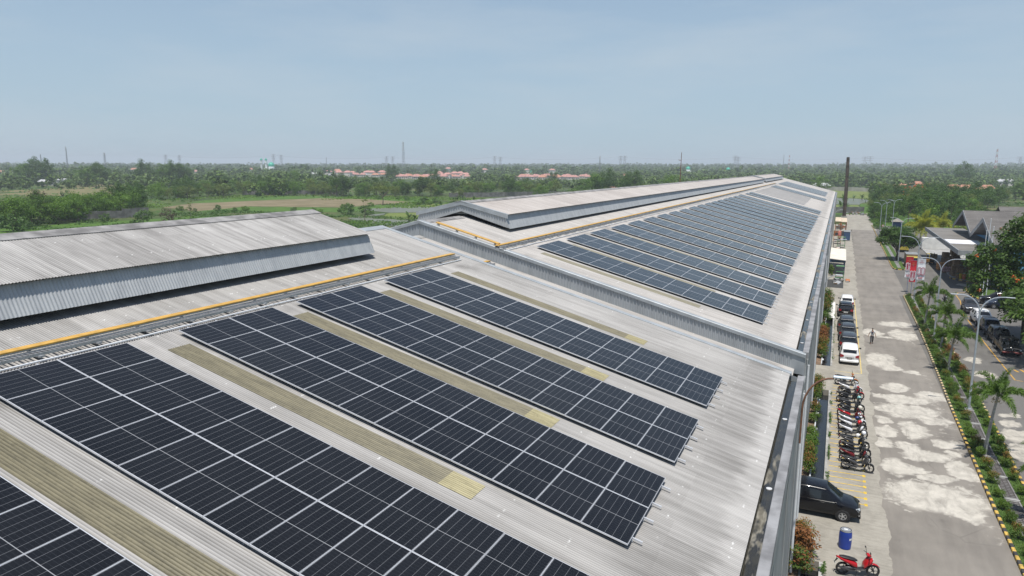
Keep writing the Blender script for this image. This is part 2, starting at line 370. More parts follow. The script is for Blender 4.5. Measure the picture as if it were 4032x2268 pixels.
c = MB(); c.add([(XL, 33.5, 0), (-1.1, 33.5, 0), (-1.1, 33.5, zr(-1.1)-.1), (XR, 33.5, zr(XR)-.08), (XL, 33.5, zr(XL)-.1)], [(0, 1, 2, 3, 4)]); c.build('gable_wall', M_wall, A, world=True)
c = MB(); c.add([(XL, 308.9, 0), (-1.1, 308.9, 0), (-1.1, 308.9, zr(-1.1)-.1), (XR, 308.9, zr(XR)-.08), (XL, 308.9, zr(XL)-.1)], [(4, 3, 2, 1, 0)]); c.build('gable_wall', M_wall, B, world=True)
for yy, mt in ((141.6, M_capdark), (233.6, M_flash)):
    c = MB(); stripx(c, [(-.22, -.03), (-.22, .03), (-.05, .06), (.05, .06), (.22, .03), (.22, -.03)], [(x, yy, z) for x, y, z in profx(XR+(.1 if yy > 200 else 4.6), -1.3, .012)]); c.build('roof_joint_flashing', mt, B, world=True)
# vertical joint plates and downpipes on the outside wall
for k, (T, yy) in enumerate(((A, 32.9), (B, 37.9), (B, 58.6), (B, 88.), (B, 121.))):
    c = MB(); c.tube([(-.77, yy, .1), (-.77, yy, 8.6)], .055, 8); c.build('downpipe', M_pvcw, T, world=True)
# raised ridge ventilators
def vent(T, y0, y1, zrid, zeave, hw, wb, mroof, mwall, pit, front, amp=.011):
    V = link('ridge_ventilator', None, T)
    sl = (zrid-zeave)/hw; o = T.location
    def put(mb, nm, mt, **k):
        mb.v = [(p[0]-o[0], p[1]-o[1], p[2]-o[2]) for p in mb.v]; return mb.build(nm, mt, V, **k)
    a = MB(); corr(a, XR, zrid, XR+hw, zeave, y0, y1, pit, amp, 6); corr(a, XR, zrid, XR-hw, zeave, y0, y1, pit, amp, 3); put(a, 'vent_roof', mroof, smooth=50)
    wt = hw-.19
    a = MB(); corr(a, XR+wt, zeave-.05, XR+hw+.20, zeave-wb, y0+.05, y1-.05, .11, .012, 6); corr(a, XR-wt, zeave-.05, XR-hw-.22, zeave-wb, y0+.05, y1-.05, .11, .012, 2); put(a, 'vent_side_wall', mwall, smooth=50)
    a = MB(); z = zrid+.035; w = .5
    strip(a, [(XR-w, z-w*sl-.02), (XR-w, z-w*sl), (XR, z+.01), (XR+w, z-w*sl), (XR+w, z-w*sl-.02), (XR, z-.025)], y0-.06, y1+.06); put(a, 'ridge_cap', M_capdark)
    # inner throat: dark opening under the skirts
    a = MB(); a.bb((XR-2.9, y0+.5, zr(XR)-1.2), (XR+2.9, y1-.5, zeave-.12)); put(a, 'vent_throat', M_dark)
    for ye, s in ((y0, 1), (y1, -1)):
        a = MB(); rb = zr(XR)+.34
        corrwall(a, [(XR-hw-.18, zeave-wb+.04, zeave-wb+.08), (XR-hw+.17, zeave-wb+.12, zeave-.06), (XR, rb, zrid-.03), (XR+hw-.17, zeave-wb+.12, zeave-.06), (XR+hw+.18, zeave-wb+.04, zeave-wb+.08)], ye+.04*s, .19, .035); put(a, 'vent_end_wall', mwall)
        a = MB(); corrwall(a, [(XR-2.6, zr(XR-2.6)-.1, zeave-.2), (XR, zr(XR)-.1, zrid-.2), (XR+1.75, zr(XR+1.75)-.1, zeave-.02)], ye+.62*s, .19, .035); put(a, 'vent_inner_wall', mwall)
        if front:
            a = MB(); P = [(XR-hw-.10, ye, zeave-.01), (XR, ye, zrid+.05), (XR+hw+.10, ye, zeave-.01)]
            stripx(a, [(-.05*s, -.26), (-.05*s, .02), (.16*s, .025), (.16*s, .0), (-.03*s, -.005), (-.03*s, -.26)], P); put(a, 'barge_board', M_flash)
    return V
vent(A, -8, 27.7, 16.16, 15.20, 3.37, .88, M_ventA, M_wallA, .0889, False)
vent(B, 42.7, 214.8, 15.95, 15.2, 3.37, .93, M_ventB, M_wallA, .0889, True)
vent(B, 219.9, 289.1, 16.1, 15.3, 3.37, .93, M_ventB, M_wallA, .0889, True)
# translucent sheets between the solar rows
def skylight(T, y0, y1, xa, xb, m1, last=None):
    s = MB(); n = 1
    xs = [xa, xb] if last is None else [xa, last, xb]
    corr(s, xs[0], zr(xs[0]), xs[1], zr(xs[1]), y0, y1, PIT, .009, 6, .007); o = s.build('translucent_sheet', m1, T, world=True)
    if last is not None:
        s = MB(); corr(s, xs[1], zr(xs[1]), xs[2], zr(xs[2]), y0, y1, PIT, .009, 6, .011); s.build('translucent_sheet', M_skyl2 if m1 is M_skyl else m1, T, world=True)
for y in (7.77, 13.66, 18.70, 23.82, 29.62): skylight(A, y, y+.76, -16.5, -7.14, M_skyl, -8.0)
AY_ = [40.8, 46.1, 51.1, 56.5, 61.6, 67.0, 72.5, 78.0, 83.5, 89.1, 94.7, 100.4, 105.8, 111.3, 117.2, 122.5, 128.8, 135.3, 145.8, 152.2]
for i, y in enumerate(AY_[:16]): skylight(B, y-1.0, y-.32, -16.05, -6.6, M_skylB, -7.4)
# ---------------------------------------------------------------- solar arrays
PU, PV = 1.154, 1.908
def panelmat():
    s = N('solar_cells'); o = s.obj(); X, Y, Z = s.xyz(o); cx, cy = (1.146-.04)/6, 1.888/20
    dx = s.math('PINGPONG', s.math('SUBTRACT', X, .02), cx/2*1.0); dx = s.math('PINGPONG', s.math('SUBTRACT', X, .02), cx)   # triangle wave between 0 and cx
    fx = s.math('FRACT', s.math('ADD', s.math('DIVIDE', s.math('SUBTRACT', X, .02), cx), .5)); dx = s.math('MULTIPLY', s.math('ABSOLUTE', s.math('SUBTRACT', fx, .5)), cx)
    fy = s.math('FRACT', s.math('ADD', s.math('DIVIDE', s.math('SUBTRACT', Y, .01), cy), .5)); dy = s.math('MULTIPLY', s.math('ABSOLUTE', s.math('SUBTRACT', fy, .5)), cy)
    lx = s.ramp(dx, .0042, .0022); ly = s.ramp(dy, .0035, .0015); mid = s.ramp(s.math('ABSOLUTE', s.math('SUBTRACT', Y, .954)), .009, .006)
    oi = s.n('ObjectInfo').outputs['Random']; dirt = s.ramp(s.noise(o, 1.1, 5, .6), .35, .75)
    c = s.mix(s.math('ADD', s.math('MULTIPLY', oi, .5), s.math('MULTIPLY', dirt, .5)), (.0085, .0094, .0115), (.0145, .0155, .0182))
    c = s.mix(s.math('MULTIPLY', ly, .18), c, (.12, .13, .15)); c = s.mix(s.math('MULTIPLY', lx, .42), c, (.36, .37, .39)); c = s.mix(s.math('MULTIPLY', mid, .6), c, (.45, .46, .48))
    s.set(s.b.inputs['Roughness'], s.math('ADD', .13, s.math('MULTIPLY', dirt, .12)))
    return s.fin(c, s.b.inputs['Roughness'].default_value if False else .17, 0, .22)
M_cells = panelmat()
M_alu = mat('anodised_aluminium', (.70, .71, .73), .35, .35, .05)
g = MB(); g.bb((.009, .012, .004), (1.137, PV-.023, .0345)); cells_me = g.build('cells', M_cells); me_cells = cells_me.data; bpy.data.objects.remove(cells_me)
f = MB(); w, h = .009, .036
f.bb((0, 0, 0), (w, PV-.012, h)); f.bb((1.146-w, 0, 0), (1.146, PV-.012, h)); f.bb((w, 0, 0), (1.146-w, w*1.9, h)); f.bb((w, PV-.012-w*1.9, 0), (1.146-w, PV-.012, h))
o = f.build('frame', M_alu); me_frame = o.data; bpy.data.objects.remove(o)
rl = MB(); rl.bb((-.12, -.02, -.055), (12*PU+.24, .02, -.004)); o = rl.build('rail', M_alu); me_rail = o.data; bpy.data.objects.remove(o)
ft = MB(); 
for i in range(13): ft.bb((i*PU-.03, -.03, -.118), (i*PU+.03, .03, -.05))
o = ft.build('mounting_foot', M_alu); me_foot = o.data; bpy.data.objects.remove(o)
_pr = random.Random(2)
def solar_array(x, y, label, group, cols=12):
    T = thing('solar_array', (x, y, 13.55-(x+17.093)*TA), label, 'solar array', group); T.rotation_euler = (0, AL, 0)
    for v in (.42, 1.48, 2.33, 3.39):
        r = link('mounting_rail', me_rail, T, (0, v, 0)); link('mounting_foot', me_foot, r)
    for i in range(cols):
        for j in (0, 1):
            p = link('solar_panel', me_cells, T, (i*PU, j*PV, 0)); p.rotation_euler = (R(_pr.uniform(-.16, .16)), R(_pr.uniform(-.16, .16)), 0); link('frame', me_frame, p)
    return T
for i, (y, d) in enumerate(((3.70, ''), (9.10, ''), (14.58, ''), (19.58, ''), (24.98, ''))):
    lb = ['cut-off solar panel row in the bottom left corner, closest of all', 'large solar panel row running out of the picture at bottom centre', 'solar panel row in the middle of the near roof, third from the corner',
          'solar panel row on the near roof, second from the low step wall', 'solar panel row on the near roof nearest the low step wall'][i]
    solar_array(-17.09, y, lb, 'solar arrays on the near roof')
for i, y in enumerate(AY_):
    lb = 'bluish solar panel row on the far roof, %s beyond the step wall' % ordn(i) if i else 'bluish solar panel row on the far roof, nearest to the step wall'
    if i == 18: lb = 'solar panel row on the far roof just beyond the dark roof joint'
    if i == 19: lb = 'last solar panel row before the bare mounting rails on the far roof'
    solar_array(-16.7+.002*(y-40), y, lb, 'solar arrays on the far roof')
for i, y in enumerate((203.5, 208.9, 214.3)): solar_array(-16.6, y, 'distant solar panel row between bare rails and roof joint, %s of three' % ['first', 'middle', 'last'][i], 'solar arrays near the far roof joint')
for i in range(7): solar_array(-17.2, 236.+i*5.5, 'tiny solar panel row at the far end of the roof, %s beyond the grey joint' % (ordn(i) if i else 'first'), 'solar arrays at the far roof end')
for i in range(9):
    y = 163+i*4.4; T = thing('rail_pair', (-16.5, y, 13.55-(-16.5+17.093)*TA), 'pair of bare mounting rails awaiting panels, %s beyond the panel block' % (ordn(i) if i else 'first'), 'mounting rail', 'bare mounting rails on the far roof'); T.rotation_euler = (0, AL, 0)
    for v in (0, 1.1):
        q = MB(); q.bb((0, v-.02, -.11), (10.4, v+.02, -.05)); q.build('mounting_rail', M_galv, T)
# white new sheets lying on the joint
for k, (xa, xb) in enumerate(((-14.6, -11.6), (-11.4, -8.4))):
    c = MB(); c.bb((0, -.16, 0), ((xb-xa)/math.cos(AL), .16, .06)); T = c.build('metal_channel', mat('bright_steel', (.82, .84, .88), .3, .1, .03), None, loc=(xa, 141.6, 13.55-(xa+17.093)*TA+.02)); T.rotation_euler = (0, AL, 0)
    tag(T, ['bright white metal channel lying on the dark roof joint, end nearer the ridge', 'bright white metal channel lying on the dark roof joint, end nearer the eave'][k], 'metal channel', 'bright channels on the roof joint')
# ---------------------------------------------------------------- yellow cable trays
def tray(y0, y1, label, drop=0., x=-17.92, post=1.52):
    T = thing('cable_tray', (x, y0, zr(x)-drop), label, 'cable tray'); L = y1-y0; n = int(L/post)
    c = MB(); k = max(1, int(L/6))
    for i in range(k): c.bb((-.14, i*L/k+.004, .17), (.14, (i+1)*L/k-.004, .215), bev=.008)
    c.build('yellow_cover', M_yellow, T)
    p = MB(); p.bb((-.10, 0, .13), (-.06, L, .168)); p.bb((.08, 0, .13), (.12, L, .168)); p.build('side_beam', M_galv, T)
    for i in range(min(n+1, 95)):
        q = MB(); yy = .15+i*post; q.bb((-.04, yy-.03, 0), (.04, yy+.03, .128)); q.bb((-.12, yy-.06, -.012), (.5, yy+.06, .03)); q.build('support_post', M_galv, T)
    r = MB(); i = 0
    step = .12 if L < 60 else .55
    while i*step < min(L-.05, 54.): r.bb((.16, i*step, .06), (.40, i*step+.035, .085)); i += 1
    r.build('tray_rungs', M_galv, T)
    r = MB(); r.bb((.15, 0, .05), (.17, L, .12)); r.bb((.40, 0, .02), (.42, L, .09)); r.build('tray_rail', M_galv, T)
    w = MB(); rn = random.Random(3); pts = []; yy = 0
    while yy < L: pts.append((.50+rn.uniform(-.02, .02), yy, .035+rn.uniform(0, .02)-.13)); yy += 1.5
    pts.append((.5, L, -.09)); w.tube(pts, .026, 6); w.build('conduit', M_pvcw, T)
    return T
tray(-6, 32.4, 'long yellow covered cable tray along the near roof ventilator')
tray(34.7, 36.6, 'short yellow cable tray piece on the low link roof', .86)
tray(37.3, 232, 'very long yellow cable tray beside the far roof ventilator', 0., -17.75)
T = thing('cable_tray', (-22.0, 37.75, zr(-22.)), 'yellow covered cable tray running down the slope beside the step wall', 'cable tray'); T.rotation_euler = (0, AL, 0)
c = MB(); c.bb((0, -.14, .2), (4.3, .14, .27), bev=.01); c.build('yellow_cover', M_yellow, T)
c = MB()
for i in range(4): c.bb((.1+i*1.3, -.1, 0), (.18+i*1.3, .1, .2))
c.build('support_post', M_galv, T)
for k, (a, b, lb) in enumerate((((-22.9, 37.2, .16), (-18.1, 37.2, .16), 'long pale pipe lying along the top of the step wall'), ((-20.8, 38.9, .05), (-18.5, 38.3, .05), 'short pale pipe lying on roof behind the yellow tray'))):
    c = MB(); c.tube([(0, 0, zr(a[0])+a[2]), (b[0]-a[0], b[1]-a[1], zr(b[0])+b[2])], .05, 8); tag(c.build('loose_pipe', M_pvcw, None, loc=(a[0], a[1], 0)), lb, 'pipe')
    bpy.data.objects[-1] if False else None
for k, (y0, y1, x, lb) in enumerate(((39.3, 42.2, -18.75, 'loose flat zinc sheet leaning near the corner of the far cable tray'), (44.8, 50., -18.75, 'long loose zinc sheet lying beside the far cable tray'), (52, 60, -18.6, 'loose zinc sheet lying further along the far cable tray'))):
    c = MB(); c.bb((-.22, 0, 0), (.22, y1-y0, .012)); o = c.build('loose_sheet', mat('loose_zinc', (.50, .55, .58), .4, .3, .1), None, loc=(x, y0, zr(x)+.03)); o.rotation_euler = (R(1), AL, R(2)); tag(o, lb, 'metal sheet')
# green pole props by the far ventilator
c = MB(); c.tube([(0, 0, 0), (-1.4, -3.2, 3.0)], .05, 6); c.tube([(-1.1, -2.6, 2.4), (-.2, -3.4, .2)], .04, 6); tag(c.build('timber_prop', mat('green_pole', (.10, .15, .05), .8), None, loc=(-18.9, 134.5, zr(-18.9))), 'green bamboo pole prop leaning by the far cable tray', 'pole')
T = thing('steel_mast', (-24.6, 123.2, zr(-24.6)), 'thin rusty mast with a small hook rising behind the far roof', 'mast')
c = MB(); c.tube([(0, 0, -.3), (.05, 0, 2.8), (.1, 0, 6.2)], [.07, .06, .045], 8); c.build('mast_pole', mat('rusty_steel', (.16, .07, .05), .8), T)
c = MB(); c.tube([(.08, 0, 4.9), (-.25, 0, 4.85), (-.32, 0, 5.1)], .035, 6); c.build('hook_arm', mat('rusty_steel', (.16, .07, .05), .8), T)
# satellite style vane on the eave
c = MB(); c.tube([(0, 0, 0), (.05, 0, .45)], .04, 6); c.box((.1, 0, .5), (.8, .25, .03), rz=.3); c.box((-.3, 0, .05), (.9, .3, .04), rz=-.2); tag(c.build('roof_bracket', mat('dark_bracket', (.08, .08, .085), .7), None, loc=(-1.75, 79.2, zr(-1.75))), 'small dark metal bracket standing near the far eave', 'bracket')
# ---------------------------------------------------------------- ground, roads, paving
GZ = -.7
def rise(x, y):
    r = np.hypot(x, y); th = np.degrees(np.arctan2(-x, y)); k = .0022+.0105*np.clip((59.6-th)/70.8, 0, 1)
    return GZ+np.clip(r-1100, 0, 2600)*k
def vnoise(x, y, seed=0):                       # smooth value noise for attributes
    rs = np.random.RandomState(seed); T = rs.rand(256, 256)
    xi = np.floor(x).astype(int); yi = np.floor(y).astype(int); fx = x-xi; fy = y-yi; fx = fx*fx*(3-2*fx); fy = fy*fy*(3-2*fy)
    a = T[xi % 256, yi % 256]; b = T[(xi+1) % 256, yi % 256]; c = T[xi % 256, (yi+1) % 256]; d = T[(xi+1) % 256, (yi+1) % 256]
    return (a*(1-fx)+b*fx)*(1-fy)+(c*(1-fx)+d*fx)*fy
def fbm(x, y, s=0, o=4): return sum(vnoise(x*2**i, y*2**i, s+i)*.5**i for i in range(o))/sum(.5**i for i in range(o))
rr = np.concatenate([[2], np.geomspace(12, 6800, 70)]); aa = np.linspace(0, 2*np.pi, 145)[:-1]
RR, AA = np.meshgrid(rr, aa, indexing='ij'); gx, gy = RR*np.cos(AA), RR*np.sin(AA); gz = rise(gx, gy)
V = np.stack([gx, gy, gz], -1).reshape(-1, 3); Q = []
for i in range(len(rr)-1):
    for j in range(144): Q.append((i*144+j, (i+1)*144+j, (i+1)*144+(j+1) % 144, i*144+(j+1) % 144))
def groundmat():
    s = N('field_ground'); p = s.pos()
    a = s.ramp(s.noise(p, .012, 5, .6, .4), .38, .62); b = s.ramp(s.noise(p, .05, 5, .65), .42, .66); c = s.noise(p, .5, 4, .7)
    g = s.mix(s.ramp(c, .35, .7), (.055, .095, .020), (.10, .15, .035)); g = s.mix(b, g, (.13, .12, .05)); g = s.mix(a, g, (.045, .075, .022))
    return s.fin(g, .9, 0, .2)
M_ground = groundmat()
tag(link('ground', np_mesh('ground', V, Q, M_ground, True)), kind='structure')
def fieldmat(nm, a, b, sc=.15, rough=.9, rows=0, spec=.2):
    s = N(nm); p = s.pos(); k = s.ramp(s.noise(p, sc, 6, .65, .5), .36, .66); k = s.math('ADD', s.math('MULTIPLY', k, .75), s.math('MULTIPLY', s.noise(p, 1.3, 4, .7), .3), clamp=True)
    return s.fin(s.mix(k, a, b), rough, 0, spec)
M_bfield = fieldmat('ploughed_field', (.15, .125, .065), (.235, .195, .12), .09)
M_bfield2 = fieldmat('dry_stubble_field', (.21, .17, .09), (.13, .14, .05), .07)
M_bright = fieldmat('bright_grass', (.09, .17, .025), (.05, .10, .02), .2)
M_mud = fieldmat('wet_paddy', (.13, .125, .10), (.15, .16, .07), .09, .35, 0, .5)
M_rice = fieldmat('young_rice', (.12, .17, .035), (.17, .19, .06), .1)
def field(name, poly, m, lift=.06):
    n = len(poly); rnd = random.Random(int(abs(poly[0][0])*7+len(name))); P = []
    for i in range(n):                          # wavering outline
        a, b = poly[i], poly[(i+1) % n]; L = math.hypot(b[0]-a[0], b[1]-a[1]); k = max(1, int(L/7))
        for j in range(k):
            t = j/k; w = min(2.2, L*.04) if j else .4
            P.append((a[0]+(b[0]-a[0])*t+rnd.uniform(-w, w), a[1]+(b[1]-a[1])*t+rnd.uniform(-w, w), GZ+lift))
    tag(MB().quad(*P).build(name, m), kind='structure')
field('ploughed_field', [(-274, 229), (-289, 262), (-283, 300), (-274, 338), (-240, 340), (-206, 328), (-204, 300), (-206, 268), (-247, 255), (-240, 217)], M_bfield)
field('grass_strip', [(-300, 268), (-334, 346), (-290, 360), (-230, 374), (-200, 352), (-205, 331), (-272, 341), (-285, 300), (-286, 262)], M_bright, .03)
field('grass_strip', [(-247, 254), (-206, 266), (-203, 300), (-176, 286), (-188, 240), (-222, 216), (-240, 216)], M_bright, .034)
field('paddy', [(-190, 262), (-183, 292), (-168, 292), (-150, 280), (-150, 262), (-166, 248)], M_mud, .07)
field('paddy', [(-170, 294), (-186, 296), (-182, 325), (-150, 322), (-140, 300), (-150, 284)], M_rice, .074)
field('paddy', [(-165, 246), (-149, 260), (-128, 246), (-132, 226), (-150, 218)], M_rice, .078)
field('paddy', [(-162, 214), (-166, 244), (-152, 216), (-134, 224), (-122, 208), (-118, 190), (-140, 196)], M_mud, .082)
field('paddy', [(-120, 192), (-124, 208), (-112, 226), (-92, 218), (-92, 190)], M_mud, .086)
field('grass_strip', [(-228, 120), (-222, 160), (-214, 200), (-190, 196), (-150, 186), (-130, 150), (-190, 90)], M_bright, .05)
field('dry_field', [(-520, 300), (-560, 380), (-640, 450), (-560, 480), (-480, 400), (-440, 320)], M_bfield2, .1)
field('dry_field', [(-700, 560), (-790, 661), (-640, 720), (-560, 600), (-610, 520)], M_bfield2, .1)
field('dry_field', [(-400, 290), (-470, 270), (-500, 330), (-430, 350)], M_bfield2, .09)
field('grass_strip', [(-420, 350), (-520, 390), (-560, 500), (-430, 560), (-340, 420)], M_bright, .08)
field('paddy', [(-3, 380), (9, 380), (9, 420), (-3, 415)], M_rice, .05); field('paddy', [(-6, 424), (12, 424), (16, 500), (-6, 520)], M_mud, .054)
field('paddy', [(-6, 524), (24, 510), (22, 700), (-20, 690)], M_rice, .058); field('grass_strip', [(-3, 330), (9, 330), (9, 376), (-3, 376)], M_bright, .05)

def pavemat():
    s = N('concrete_paving'); p = s.pos(); X, Y, Z = s.xyz(p)
    a = s.ramp(s.noise(s.map(p, (1, .5, 1)), .5, 6, .65), .35, .68); b = s.ramp(s.noise(s.map(p, (.7, 3, 1)), 1.6, 5, .7, .5), .4, .7); c = s.noise(p, 14., 3, .7)
    k = s.math('ADD', s.math('MULTIPLY', a, .5), s.math('MULTIPLY', b, .4)); k = s.math('ADD', k, s.math('MULTIPLY', c, .2), clamp=True)
    j = s.math('PINGPONG', Y, 2.2); j = s.ramp(j, .03, .0)
    cc = s.mix(k, (.38, .355, .305), (.215, .20, .17)); cc = s.mix(s.math('MULTIPLY', j, .4), cc, (.1, .1, .09)); s.bump(c, .15)
    return s.fin(cc, .85, 0, .25)
M_pave = pavemat()
def roadmat(nm, asp, asp2, pale):
    s = N(nm); p = s.pos(); at = s.n('Attribute', attribute_name='patch').outputs['Fac']
    X, Y, Z = s.xyz(p)
    a = s.ramp(s.noise(s.map(p, (.9, .12, 1)), 1., 5, .6), .35, .68); b = s.ramp(s.noise(p, .22, 5, .6), .35, .68); c = s.noise(p, 22., 3, .75); d = s.ramp(s.noise(p, 1.7, 5, .65, .6), .42, .72)
    k = s.math('ADD', s.math('MULTIPLY', a, .45), s.math('MULTIPLY', b, .55), clamp=True)
    base = s.mix(k, asp, asp2); pal = s.mix(s.ramp(s.noise(p, 1.1, 6, .7, .4), .35, .7), pale, mul(pale, .78))
    f = s.math('MULTIPLY', s.ramp(s.math('ADD', at, s.math('MULTIPLY', s.math('SUBTRACT', d, .5), .5)), .30, .80), s.ramp(s.noise(s.map(p, (1.2, .5, 1)), 1.3, 6, .72, .8), .25, .58, .35, 1.))
    vo = s.n('TexVoronoi', feature='DISTANCE_TO_EDGE'); wv = s.mix(.12, s.map(p, (1, .6, 1)), s.n('TexNoise').outputs[1]); s.l(wv, vo.inputs['Vector']); vo.inputs['Scale'].default_value = .33
    ck = s.math('MULTIPLY', s.ramp(vo.outputs['Distance'], .014, .002), s.ramp(s.noise(p, .35, 3), .48, .6))
    oil = s.math('MULTIPLY', s.ramp(s.noise(s.map(p, (1, .5, 1)), .9, 3), .64, .76), .45); base = s.mix(oil, base, mul(asp2, .7))
    cc = s.mix(f, base, pal); cc = s.mix(s.math('MULTIPLY', ck, .22), cc, mul(asp2, .45)); cc = s.mix(s.math('MULTIPLY', s.math('SUBTRACT', c, .35), .35, clamp=True), cc, (.08, .08, .075)); s.bump(c, .2, .01)
    return s.fin(cc, .88, 0, .25)
M_road = roadmat('patched_asphalt', (.265, .242, .212), (.170, .155, .137), (.565, .53, .465))
M_park = roadmat('parking_asphalt', (.165, .158, .145), (.12, .113, .104), (.52, .48, .41))
BL = [(5.44, 67.09, .93, 1.27), (7.96, 65.5, 1.14, 1.3), (5.83, 63.72, 2.1, 1.2), (5.82, 60.71, 2.22, 1.7), (4.35, 57.55, .62, 1.01), (4.12, 55.1, .7, 1.14), (3.98, 52.78, .64, .95), (6.06, 56.22, .84, 1.9), (5.44, 52.46, .69, 1.38),
      (6.3, 51.07, 1.43, 1.0), (7.7, 54.04, .86, .97), (7.97, 52.1, .5, .71), (4.62, 48.58, 1.03, 1.41), (6.24, 44.64, 2.65, 2.3), (7.7, 42.62, .57, .77), (6.7, 47.6, 1.1, .6), (5.2, 48.6, 1.2, .7), (7.6, 59.2, 1.2, 1.0),
      (4.82, 76.32, 1.27, 3.0), (5.6, 73.6, .9, 1.2), (7.2, 95.46, 1.73, 1.73), (7.57, 89.44, 1.46, 2.89), (4.44, 89.12, 1.23, 2.0), (5.9, 87.2, .8, .6), (7.14, 72.86, .74, .7), (8.2, 49.5, .8, 1.6)]
BP = [(12.98, 80.49, .82, 1.3), (13.1, 74.91, 1.03, 1.32), (19.23, 133.24, 1.02, 1.74), (12.94, 62.95, .77, .8), (12.62, 60.74, .64, .93), (12.66, 58.12, 1.08, 1.48), (12.3, 54.24, 1.04, 2.19), (13.2, 50.2, 1.2, 1.6)]
def patched(name, m, xa, xb, y0, y1, dx, dy, blobs, z, seed, pale=None):
    ys = np.arange(y0, y1+dy/2, dy); nx = int(round((xb-min(xa(y0), xa(y1)))/dx)); t = np.linspace(0, 1, nx+1)
    xs0 = np.array([xa(y) for y in ys]); X = xs0[:, None]+(xb-xs0[:, None])*t[None]; Y = np.repeat(ys[:, None], nx+1, 1)
    wx = X+(fbm(X*.9, Y*.9, seed)-.5)*1.1; wy = Y+(fbm(X*.9+50, Y*.9, seed+9)-.5)*1.5
    v = np.zeros_like(X)
    for (cx, cy, rx, ry) in blobs:
        q = np.sqrt(((wx-cx)/(rx*.88))**2+((wy-cy)/(ry*.86))**2); v = np.maximum(v, np.clip(1.0-(q-.82)/.5*.5-.5*(q > 1.32), 0, 1)*np.where(q < 1.3, 1, 0))
    if pale is not None: v = np.maximum(v, pale(X, Y))
    n = nx+1; I = np.arange(len(ys)-1)[:, None]*n+np.arange(nx)[None]; Q = np.stack([I, I+1, I+n+1, I+n], -1).reshape(-1, 4)
    me = np_mesh(name, np.stack([X, Y, np.full_like(X, z)], -1).reshape(-1, 3), Q, m); at = me.attributes.new('patch', 'FLOAT', 'POINT'); at.data.foreach_set('value', v.ravel().astype(np.float32))
    return tag(link(name, me), kind='structure')
def edge(y): return 3.5+.004*(y-40)*.5+float(fbm(np.array([y*.9]), np.array([3.3]), 5)[0]-.5)*.55
def xkerb(y): return float(np.interp(y, [10, 45, 63, 83, 96, 117, 150, 225, 250], [8.95, 8.9, 9.05, 9.38, 9.5, 9.5, 9.95, 9.95, 10.3]))
def road_pale(X, Y): return np.clip(.42*np.exp(-((X-8.3)/.9)**2)*(Y > 40)*(Y < 92)+.26*np.exp(-((Y-49)/3.)**2)*np.exp(-((X-6.)/1.8)**2)+.2*np.exp(-((Y-60)/5)**2)*np.exp(-((X-7.)/2.)**2), 0, 1)*(.45+.75*fbm(X*1.3, Y*.8, 31))
patched('road', M_road, edge, 9.0, 14, 118, .1, .13, BL, .006, 3, road_pale)
patched('road', M_road, lambda y: 3.55+.0045*(y-118)+.12*math.sin(y*.9), 10.0, 118, 241, .5, .6, [], .006, 5)
tag(MB().bb((3.0, 241, -.5), (11., 322, .004)).build('far_road', M_pave), kind='structure')
patched('parking_lot', M_park, lambda y: 8.7, 34., 14, 262, .3, .35, BP, .002, 7)
mk = MB()
for (x0, x1, y0, y1) in ((.4, 3.9, 10, 262), (-1.02, .4, 34.6, 44.2), (-1.02, .4, 63.8, 72.), (-1.02, .4, 107.3, 262)): mk.bb((x0, y0, -.75), (x1, y1, 0))
tag(mk.build('pavement', M_pave), kind='structure')
tag(MB().bb((-1.02, 10, -.76), (36, 262, -.6)).build('subgrade', M_conc), kind='structure')
M_soil = mat('brown_soil', (.19, .125, .08), .95, 0, .3, 2., bump=.4, bs=12)
mk = MB()
for (y0, y1) in ((10, 34.55), (44.25, 63.75), (72.05, 107.25)): mk.bb((-1.01, y0, -.7), (-.44, y1, .02))
mk.bb((-1.01, 33.2, -.01), (-.15, 37.2, .03)); tag(mk.build('planting_bed', M_soil), kind='structure')
mk = MB()
for (y0, y1) in ((10, 34.55), (44.25, 63.75), (72.05, 107.25)): mk.bb((-.44, y0, -.7), (-.35, y1, .05)); mk.bb((.40, y0, -.02), (.56, y1, .05))
tag(mk.build('drain_wall', M_conc), kind='structure')
mk = MB()
for (y0, y1) in ((10, 34.5), (44.3, 63.7), (72.1, 107.2)): mk.quad((-.36, y0, -.44), (.41, y0, -.44), (.41, y1, -.44), (-.36, y1, -.44))
tag(mk.build('drain_water', M_water), kind='structure')
mk = MB(); mk.quad((-1.0, 121.4, .004), (1.6, 121.2, .004), (1.65, 131.2, .004), (-1.0, 130., .004)); tag(mk.build('apron_patch', mat('dark_patch', (.05, .05, .048), .9)), kind='structure')  # flat dark patch on the apron
for y0, y1, l in ((44.4, 63.4, 'white pipe along the edge of the drain beside the parked motorcycles'), (72.2, 95.5, 'white pipe along the drain edge beside the parked cars')):
    T = thing('drain_pipe', (-.37, y0, .10), l, 'pipe'); c = MB(); c.tube([(0, 0, 0), (0, (y1-y0)/2, .03), (0, y1-y0, 0)], .045, 8); c.build('pipe_run', M_pvcw, T)
    for k in range(5): c = MB(); c.bb((.0, 1.5+k*3.6, -.06), (.17, 1.72+k*3.6, .07), bev=.02); c.build('pipe_fitting', M_pvcw, T)
def coverm():
    return mat('white_cover_sheet', (.70, .69, .66), .5, 0, .12, 1.5)
T = thing('drain_cover', (.04, 101.6, .05), 'pale corrugated sheet covering the drain behind the parked cars', 'drain cover')
c = MB(); corr(c, -.45, .08, .55, .03, -5.8, 5.8, .6, .03, 8); c.build('cover_sheet', coverm(), T, smooth=50)
